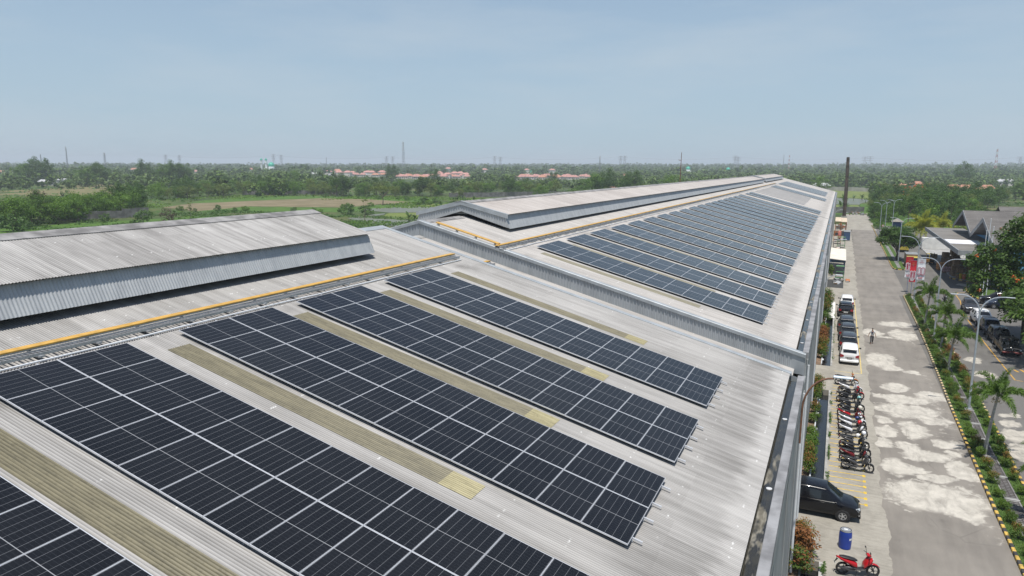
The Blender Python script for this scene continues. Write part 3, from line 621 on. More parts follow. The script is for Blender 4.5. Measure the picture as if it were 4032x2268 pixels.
# painted lines
M_yl = mat('worn_yellow_paint', (.62, .42, .05), .7, 0, .25, 5.); M_yl2 = mat('faded_yellow_paint', (.55, .43, .17), .8, 0, .3, 4.)
mk = MB(); y = 42.0; i = 0
while y < 66:
    mk.bb((.66, y-.045, .001), (2.56, y+.035, .005)); mk.bb((2.52, y-.16, .001), (2.68, y+.15, .0055)); y += .83 if y < 50 else .85
y = 33.2
while y > 28: mk.bb((.66, y-.045, .001), (2.6, y+.035, .005)); y -= .85
tag(mk.build('stall_lines', M_yl), kind='structure')
mk = MB(); mk.bb((2.96, 70.4, .001), (3.06, 112, .005))
for y in (70.4, 76.4, 82.5, 88.2, 94.2, 100.5): mk.bb((.75, y-.05, .001), (2.955, y+.05, .0045))
tag(mk.build('parking_lines', M_yl2), kind='structure')
mk = MB(); M_yl3 = mat('orange_yellow_paint', (.50, .28, .045), .8, 0, .2, 4.)
def line(mk, pts, w=.11, z=.006):
    for a, b in zip(pts[:-1], pts[1:]):
        a, b = Vector((*a, 0)), Vector((*b, 0)); d = (b-a).normalized(); n = Vector((-d.y, d.x, 0))*w/2
        mk.quad(*[(q.x, q.y, z) for q in (a-n-d*w/2, a+n-d*w/2, b+n+d*w/2, b-n+d*w/2)][::-1])
line(mk, [(18.4, 125.5), (17.3, 124.6), (16.7, 122.), (16.6, 117.), (15.42, 104.6), (16.6, 104.7)]); line(mk, [(15.52, 102.4), (15.3, 90), (15.28, 79.3), (15.3, 74.0)]); line(mk, [(15.52, 102.4), (17.6, 102.5)])
line(mk, [(15.3, 74.), (15.9, 73.9), (19, 73.9)]); line(mk, [(16.6, 73.8), (16.9, 68)]); line(mk, [(18.2, 73.8), (18.5, 68)])
line(mk, [(15.95, 77.9), (16.1, 77.3)], .2); line(mk, [(16.5, 78.2), (16.65, 77.4)], .2)
tag(mk.build('bay_lines', M_yl3), kind='structure')
# ---------------------------------------------------------------- median
def xg(y, k): return float(np.interp(y, [10, 48, 55, 61, 80, 100, 118], [[9.62, 9.7, 9.75, 10.0, 10.2, 10.2, 10.4], [10.36, 10.42, 10.42, 10.58, 10.6, 10.62, 10.85]][k]))
def xm(y): return float(np.interp(y, [10, 48, 60, 77, 118], [10.9, 11.05, 11.4, 11.65, 11.7]))
M_turf = fieldmat('median_turf', (.05, .105, .02), (.08, .12, .03), 1.2)
ysm = np.linspace(14, 117.5, 60)
def band(fa, fb, ys, z0, z1, name, m):
    P = [(fa(y), y) for y in ys]+[(fb(y), y) for y in ys[::-1]]; c = MB(); n = len(ys)
    for i in range(n-1):
        y0, y1 = ys[i], ys[i+1]; b = len(c.v)
        for z in (z0, z1): c.v += [(fa(y0), y0, z), (fb(y0), y0, z), (fb(y1), y1, z), (fa(y1), y1, z)]
        c.f += [[b+4, b+5, b+6, b+7], [b, b+3, b+7, b+4], [b+1, b+5, b+6, b+2]]; c.m += [0, 0, 0]
        if i == 0: c.f.append([b, b+4, b+5, b+1]); c.m.append(0)
        if i == n-2: c.f.append([b+3, b+2, b+6, b+7]); c.m.append(0)
    return tag(c.build(name, m), kind='structure')
band(lambda y: xkerb(y)+.13, lambda y: xg(y, 0), ysm, -.1, .10, 'turf', M_turf); band(lambda y: xg(y, 1), lambda y: xm(y)-.1, ysm, -.1, .10, 'turf', M_turf)
band(lambda y: xg(y, 0), lambda y: xg(y, 1), ysm, -.1, .075, 'drain_path', mat('path_slab', (.20, .195, .19), .85, 0, .3, 1.2))
M_grate = mat('rusty_grating', (.085, .075, .07), .7, .2, .25, 3.)
c = MB(); y = 26.
rg = random.Random(4)
while y < 84:
    for k in range(12):
        yy = y+.25+k*.235
        c.bb((xg(yy, 0)+.08, yy, .076), (xg(yy, 1)-.08, yy+.12, .092))
    for f in (.15, .5, .85): c.bb((xg(y, 0)+(xg(y, 1)-xg(y, 0))*f-.02, y+.2, .092), (xg(y, 0)+(xg(y, 1)-xg(y, 0))*f+.02, y+3.0, .10))
    y += 3.35
tag(c.build('grating', M_grate), kind='structure')
c = MB(); y = 25.85
while y < 118: c.bb((xg(y, 0)-.03, y-.06, .0), (xg(y, 1)+.03, y+.09, .115)); y += 3.35
tag(c.build('drain_crossbars', M_conc), kind='structure')
M_kb = mat('black_kerb_paint', (.045, .045, .045), .8, 0, .35, 6.); M_ky = mat('yellow_kerb_paint', (.52, .35, .08), .75, 0, .35, 5.)
M_kyf = mat('faded_kerb_paint', (.52, .41, .22), .8, 0, .25, 5.)
def kerb(pts, L=.42, h=.17, w=.17, fade=999):
    c = MB(); P = [Vector((*p, 0)) for p in pts]; seg = []; tot = 0
    for a, b in zip(P[:-1], P[1:]): seg.append((tot, a, b)); tot += (b-a).length
    s_ = 0; i = 0
    while s_ < tot-.1:
        q = s_+L/2; st = [x for x in seg if x[0] <= q][-1]; d = (st[2]-st[1]).normalized(); p = st[1]+d*(q-st[0])
        c.box((p.x, p.y, h/2-.03), (L-.03, w, h+.06), (0 if i % 2 else (2 if p.y > fade else 1)), math.atan2(d.y, d.x), .025); s_ += L; i += 1
    return tag(c.build('kerb', [M_kb, M_ky, M_kyf], smooth=30), kind='structure')
kerb([(xkerb(y)+.06, y) for y in np.linspace(20, 117.2, 40)]+[(9.75, 118.2), (10.4, 118.8), (11.2, 118.6), (11.68, 117.6)]+[(xm(y), y) for y in np.linspace(117, 20, 40)], fade=62)
kerb([(10.3, 262), (10.15, 200), (10.0, 153), (10.1, 149.6), (10.6, 148.3), (11.6, 148.2), (12.3, 149.5), (12.3, 158)], .6)
band(lambda y: 10.15, lambda y: 12.2, np.linspace(149.4, 200, 12), -.1, .1, 'turf', M_turf); band(lambda y: 10.9, lambda y: 11.5, np.linspace(151, 195, 8), .1, .104, 'drain_path', mat('path_slab', (.22, .215, .21), .85))
kerb([(18.2, 141.4), (18.3, 140.2), (19.2, 138.6), (21.2, 135.8), (23.6, 132), (25., 130)], .75, .2, .2)
kerb([(19.2, 131), (18.7, 127), (18.6, 121), (19.4, 118.6)], .7, .2, .2)
c = MB(); c.prism([(18.4, 141), (19.3, 138.7), (21.2, 136), (25, 130.2), (36, 130), (36, 196), (18.2, 196)], -.1, .13); tag(c.build('loading_floor', M_conc), kind='structure')
c = MB(); c.prism([(18.75, 130.5), (18.7, 121), (19.5, 118.8), (26, 118.5), (26, 129)], -.1, .14); tag(c.build('turf', M_turf), kind='structure')
c = MB(); c.prism([(10.8, 241), (36, 235), (60, 300), (60, 420), (10, 420), (8.5, 322), (11.2, 321)], -.66, -.02); tag(c.build('scrub_ground', M_bright), kind='structure')
c = MB(); c.prism([(24, 14), (24, 118), (60, 118), (60, 14)], -.3, .05); tag(c.build('turf', M_turf), kind='structure')
# ---------------------------------------------------------------- street lamps
M_lamp = mat('galvanised_lamp_steel', (.45, .49, .53), .4, .4, .1)
M_lum = mat('grey_lamp_housing', (.30, .33, .36), .5, .2, .1)
def lamp_tree(h=8.0, top=8.85, hl=2.1, hr=2.0, base=None):
    pass
def street_lamp(x, y, label, fork=7.5, tz=8.8, lx=-2.0, rx=2.1, rot=0.):
    T = thing('street_lamp', (x, y, .1), label, 'street lamp', 'double-armed street lamps in the median', rot)
    c = MB(); c.bb((-.17, -.17, -.02), (.17, .17, .03)); c.tube([(0, 0, 0), (0, 0, 3), (0, 0, fork-.1)], [.095, .08, .06], 10); c.build('pole', M_lamp, T, smooth=40)
    for s, e in ((-1, lx), (1, rx)):
        c = MB(); P = []
        for k in range(9):
            t = k/8; ang = t*math.pi/2
            P.append((e*.62*(1-math.cos(ang)), 0, fork-.12+(tz-fork+.12)*math.sin(ang)))
        P.append((e*.72, 0, tz+.01)); c.tube(P, .042, 8); a = c.build('arm', M_lamp, T, smooth=40)
        c = MB(); c.box((e*.86, 0, tz+.01), (abs(e)*.30, .2, .07), bev=.02); c.build('lamp_head', M_lum, a)
    return T
street_lamp(10.3, 63.1, 'tall double-armed lamp nearest the camera in the planted median')
street_lamp(10.46, 88.1, 'double-armed lamp between the palms in the median, second nearest')
street_lamp(10.6, 113.8, 'double-armed lamp rising beside the banners at the median end', 7.5, 8.9, -2.3, 2.3)
street_lamp(11.35, 157.7, 'double-armed lamp standing in front of the round-crowned tree')
street_lamp(11.05, 227., 'leftmost far double-armed lamp by the distant road')
street_lamp(13.2, 243.5, 'far double-armed lamp in the middle of the distant three')
street_lamp(15.65, 252.8, 'far double-armed lamp beside the small hut')
def wall_lamp(x, y, z, rx, rz, label, m):
    T = thing('wall_lamp', (x, y, z), label, 'wall lamp', 'single-arm lamps on the hall wall')
    c = MB(); P = [(0, 0, -2.2), (0, 0, -.7)]+[(rx*.75*(1-math.cos(t*math.pi/16)), 0, -.7+(rz+.65)*math.sin(t*math.pi/16)) for t in range(1, 9)]
    c.tube(P, .04, 8); c.build('bracket_arm', m, T, smooth=40); c = MB(); c.box((rx*.98, 0, rz+.03), (rx*.5, .19, .08), bev=.02); c.build('lamp_head', mat('pale_lamp_housing', (.55, .62, .68), .4), T)
wall_lamp(-.74, 30.7, 9.3, 1.45, .75, 'single-arm lamp with rusty curved bracket on the near hall wall', mat('rusty_bracket', (.20, .10, .06), .7, .1, .3))
wall_lamp(-.74, 82.1, 6.6, 1.35, .65, 'single-arm pale wall lamp above the parked cars', M_lamp)
wall_lamp(-.74, 134.5, 5.8, 2.0, .55, 'single-arm wall lamp above the white canopy', M_lamp)
wall_lamp(-.74, 230, 5.8, 1.6, .6, 'far single-arm wall lamp near the rack shelter', M_lamp)
# ---------------------------------------------------------------- banners
M_red = mat('red_banner_cloth', (.55, .015, .03), .7, 0, .08); M_white = mat('white_banner_cloth', (.72, .74, .76), .7, 0, .05); M_maroon = mat('maroon_print', (.36, .012, .06), .7, 0, .05)
M_blue = mat('blue_pole_paint', (.12, .17, .30), .5)
def stadium(mb, cx, cz, hw, hh, w, y, mi, n=10):     # flat ring in the XZ plane
    def loop(a, b):
        r = min(a, b); P = []
        for k in range(n+1): t = math.pi*k/n; P.append((cx+(a-r)+r*math.sin(t+0)*1 if False else cx+r*math.cos(t), cz+(b-r)+r*math.sin(t)))
        for k in range(n+1): t = math.pi+math.pi*k/n; P.append((cx+r*math.cos(t), cz-(b-r)+r*math.sin(t)))
        return P
    O, I = loop(hw, hh), loop(hw-w, hh-w); b = len(mb.v); k = len(O)
    mb.v += [(p[0], y, p[1]) for p in O]+[(p[0], y, p[1]) for p in I]
    for i in range(k): mb.f.append([b+i, b+(i+1) % k, b+k+(i+1) % k, b+k+i]); mb.m.append(mi)
def banner(x0, x1, z0, z1, y, label, bgm, red, lower, lean=0.):
    T = thing('banner', ((x0+x1)/2, y, .1), label, 'banner', 'banners at the end of the median'); h = (x1-x0)/2
    c = MB(); n = 8
    for i in range(n+1):
        z = z0+(z1-z0)*i/n-.1; d = .04*math.sin(i*1.3)
        c.v += [(-h+d*.3, d, z), (h+d*.3, d, z), (-h+d*.3, d+.012, z), (h+d*.3, d+.012, z)]
    for i in range(n):
        b = 4*i; c.f += [[b, b+1, b+5, b+4], [b+3, b+2, b+6, b+7], [b+1, b+3, b+7, b+5], [b+2, b, b+4, b+6]]; 
        mi = 1 if lower and i < n*.42 else 0; c.m += [mi]*4
    c.build('cloth', [bgm, M_white], T)
    zc = z0+(z1-z0)*.33 if red else z0+(z1-z0)*.40; zc -= .1
    if lower: zc = z0+(z1-z0)*.52-.1
    c = MB(); a, b2 = (0, 1) if bgm is M_red else (1, 0)     # mats: white, maroon
    for cx, dig in ((-h*.47, 8), (h*.47, 0)):
        for (q, mm, yy) in ((1.0, a, -.052), (.80, b2, -.056), (.62, a, -.060), (.40, b2, -.064)):
            hw, hh = h*.52*q, .62*(q*.6+.4)
            if dig == 0: stadium(c, cx, zc, hw, hh, hw*.32 if q > .5 else hw*.9, yy, mm)
            else:
                stadium(c, cx, zc+hh*.46, hw, hh*.54, hw*.32 if q > .5 else hw*.9, yy, mm); stadium(c, cx, zc-hh*.46, hw, hh*.54, hw*.32 if q > .5 else hw*.9, yy-.001, mm)
    c.build('number_print', [M_white, M_maroon], T)
    c = MB(); mt = M_maroon if (bgm is M_white or lower) else M_white
    for i in range(3):
        w = h*(.75-.12*i); c.bb((-w, -.053, z0+.36-i*.11-.1), (w*.8, -.047, z0+.42-i*.11-.1))
    c.build('small_print', mt, T)
    c = MB(); e = z1-.32-.1
    for k in range(3): stadium(c, (k-1)*h*.2, e-.04*(k == 1), h*.13, .075, .022, -.053, 0)
    for i in range(2): c.bb((-h*.6, -.053, e-.24-.1*i), (h*.6*(1-.4*i), -.048, e-.205-.1*i))
    c.build('emblem_print', mat('gold_print', (.50, .22, .08), .6) if bgm is M_red else M_maroon, T)
    for xp in (-h+.05, h-.05) if lean else (0,):
        c = MB(); c.tube([(xp, .05, 0), (xp, .05, z1-.1)], .03, 6); c.build('banner_pole', M_blue, T)
    c = MB(); c.tube([(-h, .03, z1-.1), (h, .03, z1-.1)], .02, 6); c.tube([(-h, .03, z0-.1), (h, .03, z0-.1)], .02, 6); c.build('crossbar', M_blue, T)
banner(9.75, 10.72, 2.33, 5.42, 121, 'leftmost banner, red above and white below with a white eight', M_red, True, True)
banner(10.2, 11.0, 1.97, 5.13, 119, 'middle banner, all red with large white 80', M_red, True, False)
banner(11.78, 12.85, 1.45, 4.68, 126, 'rightmost banner, white with large maroon 80', M_white, False, False, 1)
def sign_post(x, y, label, r, h):
    T = thing('road_sign', (x, y, 0), label, 'road sign'); c = MB(); c.tube([(0, 0, 0), (0, 0, h)], .03, 6); c.build('post', M_lamp, T)
    c = MB(); c.lathe([(r, -.015), (r, .015)], (0, -.03, h), 18, 0, 'y'); c.build('sign_disc', M_red, T); c = MB(); c.lathe([(r*.72, -.02), (r*.72, .02)], (0, -.035, h), 18, 0, 'y'); c.bb((-r*.5, -.07, h-.06), (r*.5, -.055, h+.06)); c.build('sign_face', M_white, T)
sign_post(12.5, 241.3, 'small round red and white road sign at the far road bend', .3, 1.5)
T = thing('round_mirror', (10.35, 122.4, .1), 'faint grey round traffic mirror behind the left banner pole', 'mirror'); c = MB(); c.tube([(0, 0, 0), (0, 0, 2.2)], .03, 6); c.build('post', M_lamp, T); c = MB(); c.lathe([(.05, .06), (.3, .03), (.33, 0)], (0, 0, 2.2), 16, 0, 'y'); c.build('mirror_disc', mat('mirror_back', (.22, .25, .22), .5), T)
T = thing('sign_stand', (11.2, 98.4, .1), 'slim grey sign post with flat crossbar among the far shrubs', 'sign post'); c = MB(); c.tube([(0, 0, 0), (0, 0, 3.0)], .035, 6); c.build('post', M_lamp, T); c = MB(); c.bb((-.55, -.03, 2.95), (.55, .03, 3.05)); c.build('crossbar', M_lum, T)
# flag poles
for (x, y, h, l) in ((19.55, 121.6, 9.5, 'leftmost of three white flag poles by the tree'), (19.8, 120.9, 11.2, 'middle of three white flag poles by the tree'), (20.15, 120.3, 10.2, 'rightmost of three white flag poles by the tree')):
    T = thing('flag_pole', (x, y, .1), l, 'flag pole', 'white flag poles'); c = MB(); c.lathe([(.14, 0), (.14, .3), (.06, .35)], (0, 0, 0), 10); c.build('pole_base', M_conc, T); c = MB(); c.tube([(0, 0, .3), (0, 0, h)], [.06, .04], 8); c.lathe([(.02, h), (.07, h+.05), (.02, h+.12)], (0, 0, 0), 8); c.build('pole', M_pvcw, T)
# ---------------------------------------------------------------- workshop hall with twin gables and canopy
M_roofW = roofmat('workshop_roof', (.185, .172, .158), (.08, .073, .066), .5, 1.4, 2.2, .35, eave=False)
M_canopy = roofmat('canopy_roof', (.27, .25, .225), (.11, .10, .085), .5, 1.6, 7.7, .2, eave=False)
M_fas = mat('grey_fascia', (.25, .26, .265), .6, 0, .18, 1.5); M_bluew = mat('sky_blue_wall', (.16, .40, .62), .8, 0, .14, .8); M_blued = mat('deep_blue_door', (.02, .06, .17), .7, 0, .2)
T = thing('workshop', (30, 150, .1), 'blue workshop with two grey gable roofs and a flat front canopy', 'workshop')
def gable(yc, hw, za, ze, x0, x1, mb):
    # roof shell along X
    for s in (1, -1): mb.add([(x0, yc, za), (x1, yc, za), (x1, yc+s*hw, ze), (x0, yc+s*hw, ze), (x0, yc, za-.18), (x1, yc, za-.18), (x1, yc+s*hw, ze-.18), (x0, yc+s*hw, ze-.18)], [(0, 1, 2, 3), (4, 7, 6, 5), (3, 2, 6, 7), (1, 0, 4, 5)])
for (yc, hw, x1, za, ze) in ((158.9, 10.9, 44, 10.64, 7.2), (137.3, 10.55, 42, 10.55, 7.2)):
    c = MB(); gable(yc, hw, za, ze, 21.4, x1, c); c.build('gable_roof', M_roofW, T, world=True)
    c = MB()
    for s in (1, -1): c.add([(21.36, yc, za+.04), (21.36, yc+s*hw, ze+.04), (21.36, yc+s*hw, ze-.62), (21.36, yc, za-.62), (21.44, yc, za+.04), (21.44, yc+s*hw, ze+.04), (21.44, yc+s*hw, ze-.62), (21.44, yc, za-.62)], [(0, 1, 2, 3), (7, 6, 5, 4), (0, 4, 5, 1), (3, 2, 6, 7)])
    c.build('barge_board', M_fas, T, world=True)
    c = MB(); c.add([(24.2, yc-hw, 0), (24.2, yc+hw, 0), (24.2, yc+hw, ze-.2), (24.2, yc, za-.2), (24.2, yc-hw, ze-.2)], [(0, 1, 2, 3, 4)]); c.bb((24.05, yc-hw, .1), (24.18, yc-hw+.4, 6.3)); c.build('wall', M_bluew, T, world=True)
    for k in range(5):
        d = MB(); yy = yc-8+k*3.6; d.bb((24.1, yy, .1), (24.17, yy+2.2, 3.6)); d.build('door', M_blued, T, world=True)
    d = MB(); d.bb((24.1, yc-1.6, 6.6), (24.17, yc+1.6, 8.0)); d.build('window', M_dark, T, world=True)
    if yc < 150:
        for k in range(3): d = MB(); d.tube([(24.1, yc-6.6+k*1.9, 6.2), (24.1, yc-6.6+k*1.9, 8.4)], .06, 6); d.build('pipe', M_blued, T, world=True)
c = MB(); c.bb((24.3, 127.6, 0), (42, 127.75, 7.0)); c.bb((24.3, 169.2, 0), (44, 169.4, 7.0)); c.build('wall', M_bluew, T, world=True)
c = MB(); c.bb((17.25, 127.4, 5.95), (24.15, 175.6, 6.05)); c.build('canopy_roof', M_canopy, T, world=True)
c = MB(); c.bb((17.1, 127.2, 5.4), (17.25, 175.8, 6.12)); c.bb((17.25, 127.2, 5.4), (24.1, 127.38, 6.1)); c.build('canopy_fascia', M_fas, T, world=True)
for yy in (128.5, 144, 160, 175): c = MB(); c.bb((23.2, yy-.1, .1), (23.4, yy+.1, 5.4)); c.build('canopy_column', M_blued, T, world=True)
c = MB(); c.bb((17.35, 138.8, 6.07), (22.4, 146.4, 6.13)); c.build('white_roof_sheet', mat('bright_white_sheet', (.88, .88, .90), .4, 0, .02), T, world=True)
T2 = thing('shed', (53, 236, .05), 'further grey ridged shed roof beyond the twin-gabled workshop', 'shed')
c = MB(); gable(236, 5., 8.2, 6.2, 40, 66, c); c.build('shed_roof', M_roofW, T2, world=True); c = MB(); c.bb((42, 231.5, -.1), (66, 240.5, 6.3)); c.build('shed_wall', M_fas, T2, world=True)

# stacks of boxes, pallets, rolls under the canopy
M_card = mat('brown_card', (.24, .165, .095), .85, 0, .25, 1.2); M_orange = mat('orange_sacks', (.55, .27, .10), .8, 0, .3, 3.); M_mixed = mat('mixed_wrap', (.40, .25, .24), .6, 0, .4, 5.); M_pal = mat('pallet_timber', (.22, .15, .09), .85)
rnd = random.Random(11); n = 0
spots = [(19.3+rnd.uniform(-.6, 3.6), 136.5+k*1.35+rnd.uniform(-.3, .3)) for k in range(26)]
for k, (x, y) in enumerate(spots):
    lvl = rnd.randint(1, 3)
    for q in range(lvl):
        w, d, h = rnd.uniform(.8, 1.25), rnd.uniform(.8, 1.2), rnd.uniform(.65, .95)
        T3 = thing('carton_stack', (x, y, .13+q*.98), 'brown wrapped goods stacked in the shade under the canopy', 'carton stack', 'cartons under the workshop canopy', rnd.uniform(-.3, .3))
        c = MB(); c.bb((-w/2, -d/2, 0), (w/2, d/2, .1)); c.build('pallet', M_pal, T3)
        c = MB()
        if k % 3: 
            for a in (-1, 1):
                for b in (-1, 1): c.bb((a*w*.255-w*.24, b*d*.255-d*.24, .1), (a*w*.255+w*.24, b*d*.255+d*.24, .1+h), bev=.03)
        else:
            for a in (-1, 0, 1):
                for b in (-1, 0, 1): c.lathe([(.13, .1), (.16, .3), (.16, h-.1), (.1, h+.05)], (a*w*.3, b*d*.3, 0), 8)
        c.build('carton', M_card, T3)
for (x, y, l, m, sz) in ((17.9, 151.5, 'stacked pallet of orange sacks in the sun near the canopy', M_orange, 3), (18.5, 148.6, 'low pallet of reddish wrapped goods beside the orange sacks', M_mixed, 2)):
    T3 = thing('sack_pallet', (x, y, 0), l, 'pallet of sacks'); c = MB(); c.bb((-.75, -.7, 0), (.75, .7, .13)); c.build('pallet', M_pal, T3)
    for q in range(sz):
        for a in range(3): c = MB(); c.bb((-.72+a*.49, -.65, .14+q*.45), (-.26+a*.49, .65, .55+q*.45), bev=.09); c.build('sack', m, T3, smooth=60)
for (x, y, l, cc) in ((19.25, 140.6, 'dark green waste bin by the striped kerb', (.02, .11, .06)), (19.55, 140., 'yellow waste bin between the green and red bins', (.50, .38, .02)), (19.95, 139.3, 'orange red waste bin at the end of the bin row', (.52, .10, .05))):
    T3 = thing('waste_bin', (x, y, .13), l, 'waste bin', 'coloured bins by the kerb'); mm = mat('bin_%d' % int(cc[0]*999), cc, .6); c = MB(); c.lathe([(.22, 0), (.27, .8)], (0, 0, 0), 12); c.build('bin_body', mm, T3, smooth=40); c = MB(); c.lathe([(.29, .8), (.29, .86), (.1, .92)], (0, 0, 0), 12); c.build('bin_lid', mm, T3)
c = MB(); rnd2 = random.Random(3)
for k in range(26): c.bb(*(lambda x, y: ((x, y, 0), (x+.3, y+.25, .16)))(rnd2.uniform(-1.1, .9), rnd2.uniform(-.6, .6)), bev=.05)
tag(c.build('rag_heap', M_mixed, None, loc=(18., 143.2, .02)), 'flat heap of pink and beige rags in front of the bins', 'heap')
# white container, trucks, forklift
M_cont = mat('white_container_paint', (.68, .67, .63), .5, 0, .1, .8)
T = thing('container', (21., 190, 0), 'white shipping container half in shade behind the canopy', 'container')
c = MB(); c.bb((-2.9, -1.2, .15), (3.1, 1.2, 2.7)); c.build('container_shell', M_cont, T)
c = MB()
for k in range(24): c.bb((-2.8+k*.25, -1.235, .3), (-2.68+k*.25, -1.2, 2.6))
c.build('side_ribs', M_cont, T)
c = MB(); c.bb((-2.94, -1.15, .2), (-2.9, -.03, 2.65)); c.build('container_door', M_cont, T); c = MB(); c.bb((-2.94, .03, .2), (-2.9, 1.15, 2.65)); c.build('container_door', M_cont, T)
M_ty = mat('tyre_rubber', (.018, .018, .019), .85); M_yt = mat('yellow_truck_paint', (.55, .43, .07), .5, 0, .12, 1.); M_glass = mat('dark_glass', (.012, .015, .018), .05, 0, .1, 2., .7)
M_rim = mat('silver_rim', (.50, .51, .52), .35, .6)
def wheel(T, x, y, r, w, axis='x', par='wheel'):
    c = MB(); ro = [(r*.6, -w/2), (r*.93, -w/2), (r, -w*.32), (r, w*.32), (r*.93, w/2), (r*.6, w/2)]
    c.lathe([(p[0], p[1]) for p in ro], (x, y, r), 20, 0, axis, cap=False); t = c.build(par, M_ty, T, smooth=40)
    c = MB(); c.lathe([(.05, -w*.42), (r*.60, -w*.40), (r*.62, -w*.5), (r*.62, w*.5), (r*.60, w*.40), (.05, w*.42)], (x, y, r), 18, 0, axis)
    if axis == 'x':
        for k in range(5):
            a = k*2*math.pi/5
            for sd in (-1, 1):
                P = [(x+sd*w*.44, y+math.cos(a+da)*r*q, r+math.sin(a+da)*r*q) for da, q in ((-.2, .2), (.2, .2), (.42, .54), (-.42, .54))]; c.quad(*(P if sd > 0 else P[::-1]), mi=1)
    c.build('rim', [M_rim, M_dark], t, smooth=40)
    return t
def truck(x, y, rz, label, m, boxed):
    T = thing('truck', (x, y, 0), label, 'truck', None, rz)
    c = MB(); c.bb((-.95, -3.0, .75), (.95, -2.0+3.2, .9)); c.build('chassis', M_dark, T)
    c = MB(); pr = [(1.2, .55), (3.05, .55), (3.1, 1.25), (2.85, 2.2), (1.25, 2.25)]; b = 0
    for s in (-.95, .95): c.v += [(s, p[0], p[1]) for p in pr]
    n = 5; c.f = [[4, 3, 2, 1, 0], [5, 6, 7, 8, 9]]+[[i, (i+1) % 5, 5+(i+1) % 5, 5+i] for i in range(5)]; c.m = [0]*7; c.build('cab', m, T)
    c = MB(); c.quad((-.85, 3.1, 1.3), (.85, 3.1, 1.3), (.85, 2.88, 2.12), (-.85, 2.88, 2.12)); c.build('windscreen', M_glass, T)
    for s in (-1, 1): c = MB(); c.quad((s*.96, 1.6, 1.35), (s*.96, 2.9, 1.35), (s*.96, 2.75, 2.05), (s*.96, 1.6, 2.05)); c.build('side_window', M_glass, T)
    c = MB()
    if boxed: c.bb((-1, -3.1, .92), (1, 1.1, 2.55)); c.build('cargo_box', M_card, T); c = MB(); c.bb((-1.03, -3.13, 2.551), (1.03, 1.12, 2.6)); c.build('box_roof', M_fas, T)
    else:
        c.bb((-1, -3.1, .92), (1, 1.1, 1.0)); c.bb((-1, -3.1, 1.0), (-.94, 1.1, 1.75)); c.bb((.94, -3.1, 1.0), (1, 1.1, 1.75)); c.bb((-.93, -3.1, 1.0), (.93, -3.04, 1.75)); c.bb((-.93, 1.04, 1.0), (.93, 1.1, 2.1)); c.build('cargo_bed', m, T)
    for yy in (2.3, -1.9):
        for s in (-.85, .85): wheel(T, s, yy, .42, .25)
    return T
truck(13.9, 183.5, R(180), 'yellow open-bed truck half hidden by the round tree', M_yt, False)
truck(13.2, 153.2, R(180), 'truck with brown cargo box standing behind the banners', M_yt, True)
T = thing('forklift', (17.0, 160.5, 0), 'small yellow and black forklift at the edge of the canopy', 'forklift', None, R(200))
c = MB(); c.bb((-.5, -.9, .3), (.5, .7, .95), bev=.08); c.build('forklift_body', mat('worn_orange', (.45, .22, .05), .6), T)
c = MB()
for x in (-.46, .46):
    c.tube([(x, -.7, .9), (x, -.6, 2.0), (x, .5, 2.0), (x, .7, .9)], .035, 6)
c.bb((-.5, -.6, 1.98), (.5, .5, 2.04)); c.build('overhead_guard', M_yt, T)
c = MB(); c.bb((-.35, .78, .1), (-.27, .86, 2.3)); c.bb((.27, .78, .1), (.35, .86, 2.3)); c.bb((-.34, .87, .5), (.34, .92, .9)); c.build('mast', M_dark, T)
for s in (-.25, .25): c = MB(); c.bb((s-.06, .92, .12), (s+.06, 1.9, .17)); c.build('fork', M_dark, T)
c = MB(); c.bb((-.25, -.5, .95), (.25, -.05, 1.05)); c.bb((-.25, -.55, 1.0), (.25, -.45, 1.45)); c.build('seat', M_dark, T)
for yy in (-.6, .55):
    for s in (-.42, .42): wheel(T, s, yy, .26, .2)
# ---------------------------------------------------------------- chimney, racks, sheds, dump
T = thing('chimney', (2.2, 299, 0), 'tall rusty brown steel chimney at the far end of the road', 'chimney'); M_chim = mat('rusty_chimney', (.085, .062, .045), .8, .1, .35, .6)
c = MB(); c.tube([(0, 0, 0), (0, 0, 8), (-.12, 0, 16), (-.25, 0, 22.2)], [.66, .62, .57, .54], 16); c.build('stack', M_chim, T, smooth=40)
for z, r, x in ((5.2, .72, 0), (10.3, .69, -.04), (15.4, .66, -.11), (19., .63, -.19), (21.3, .62, -.23)): c = MB(); c.lathe([(r, -.09), (r, .09)], (x, 0, z), 16); c.build('band_ring', mat('dark_ring', (.04, .033, .028), .8), T)
c = MB(); c.tube([(-.25, 0, 22.1), (-.25, 0, 22.35)], [.50, .5], 16); c.build('stack_mouth', M_dark, T)
c = MB(); c.bb((-1, -1, 0), (1, 1, .6)); c.build('footing', M_conc, T)
M_creamt = mat('cream_awning', (.70, .66, .58), .7, 0, .12, .7); M_orangest = mat('orange_rack_steel', (.42, .16, .06), .7, 0, .3)
T = thing('awning', (.6, 145, 0), 'cream flat awning against the hall wall above scrap', 'awning')
c = MB(); c.add([(-1.3, -8, 2.75), (1.3, -9, 2.65), (1.35, 7, 2.95), (-1.3, 8.2, 3.05), (-1.3, -8, 2.68), (1.3, -9, 2.58), (1.35, 7, 2.88), (-1.3, 8.2, 2.98)], [(0, 1, 2, 3), (7, 6, 5, 4), (0, 4, 5, 1), (1, 5, 6, 2), (2, 6, 7, 3)]); c.build('awning_roof', M_creamt, T)
c = MB(); c.bb((-1.3, -8.0, 2.1), (1.25, -7.9, 2.66)); c.build('front_panel', mat('navy_panel', (.03, .07, .13), .6), T)
for y in (-7.6, 0, 6.5):
    c = MB(); c.bb((1.1, y-.05, 0), (1.2, y+.05, 2.6)); c.build('post', M_blued, T)
T = thing('rack_shelter', (1.0, 224, 0), 'rusty rack shelter with pale roof and orange frame by the hall', 'rack shelter')
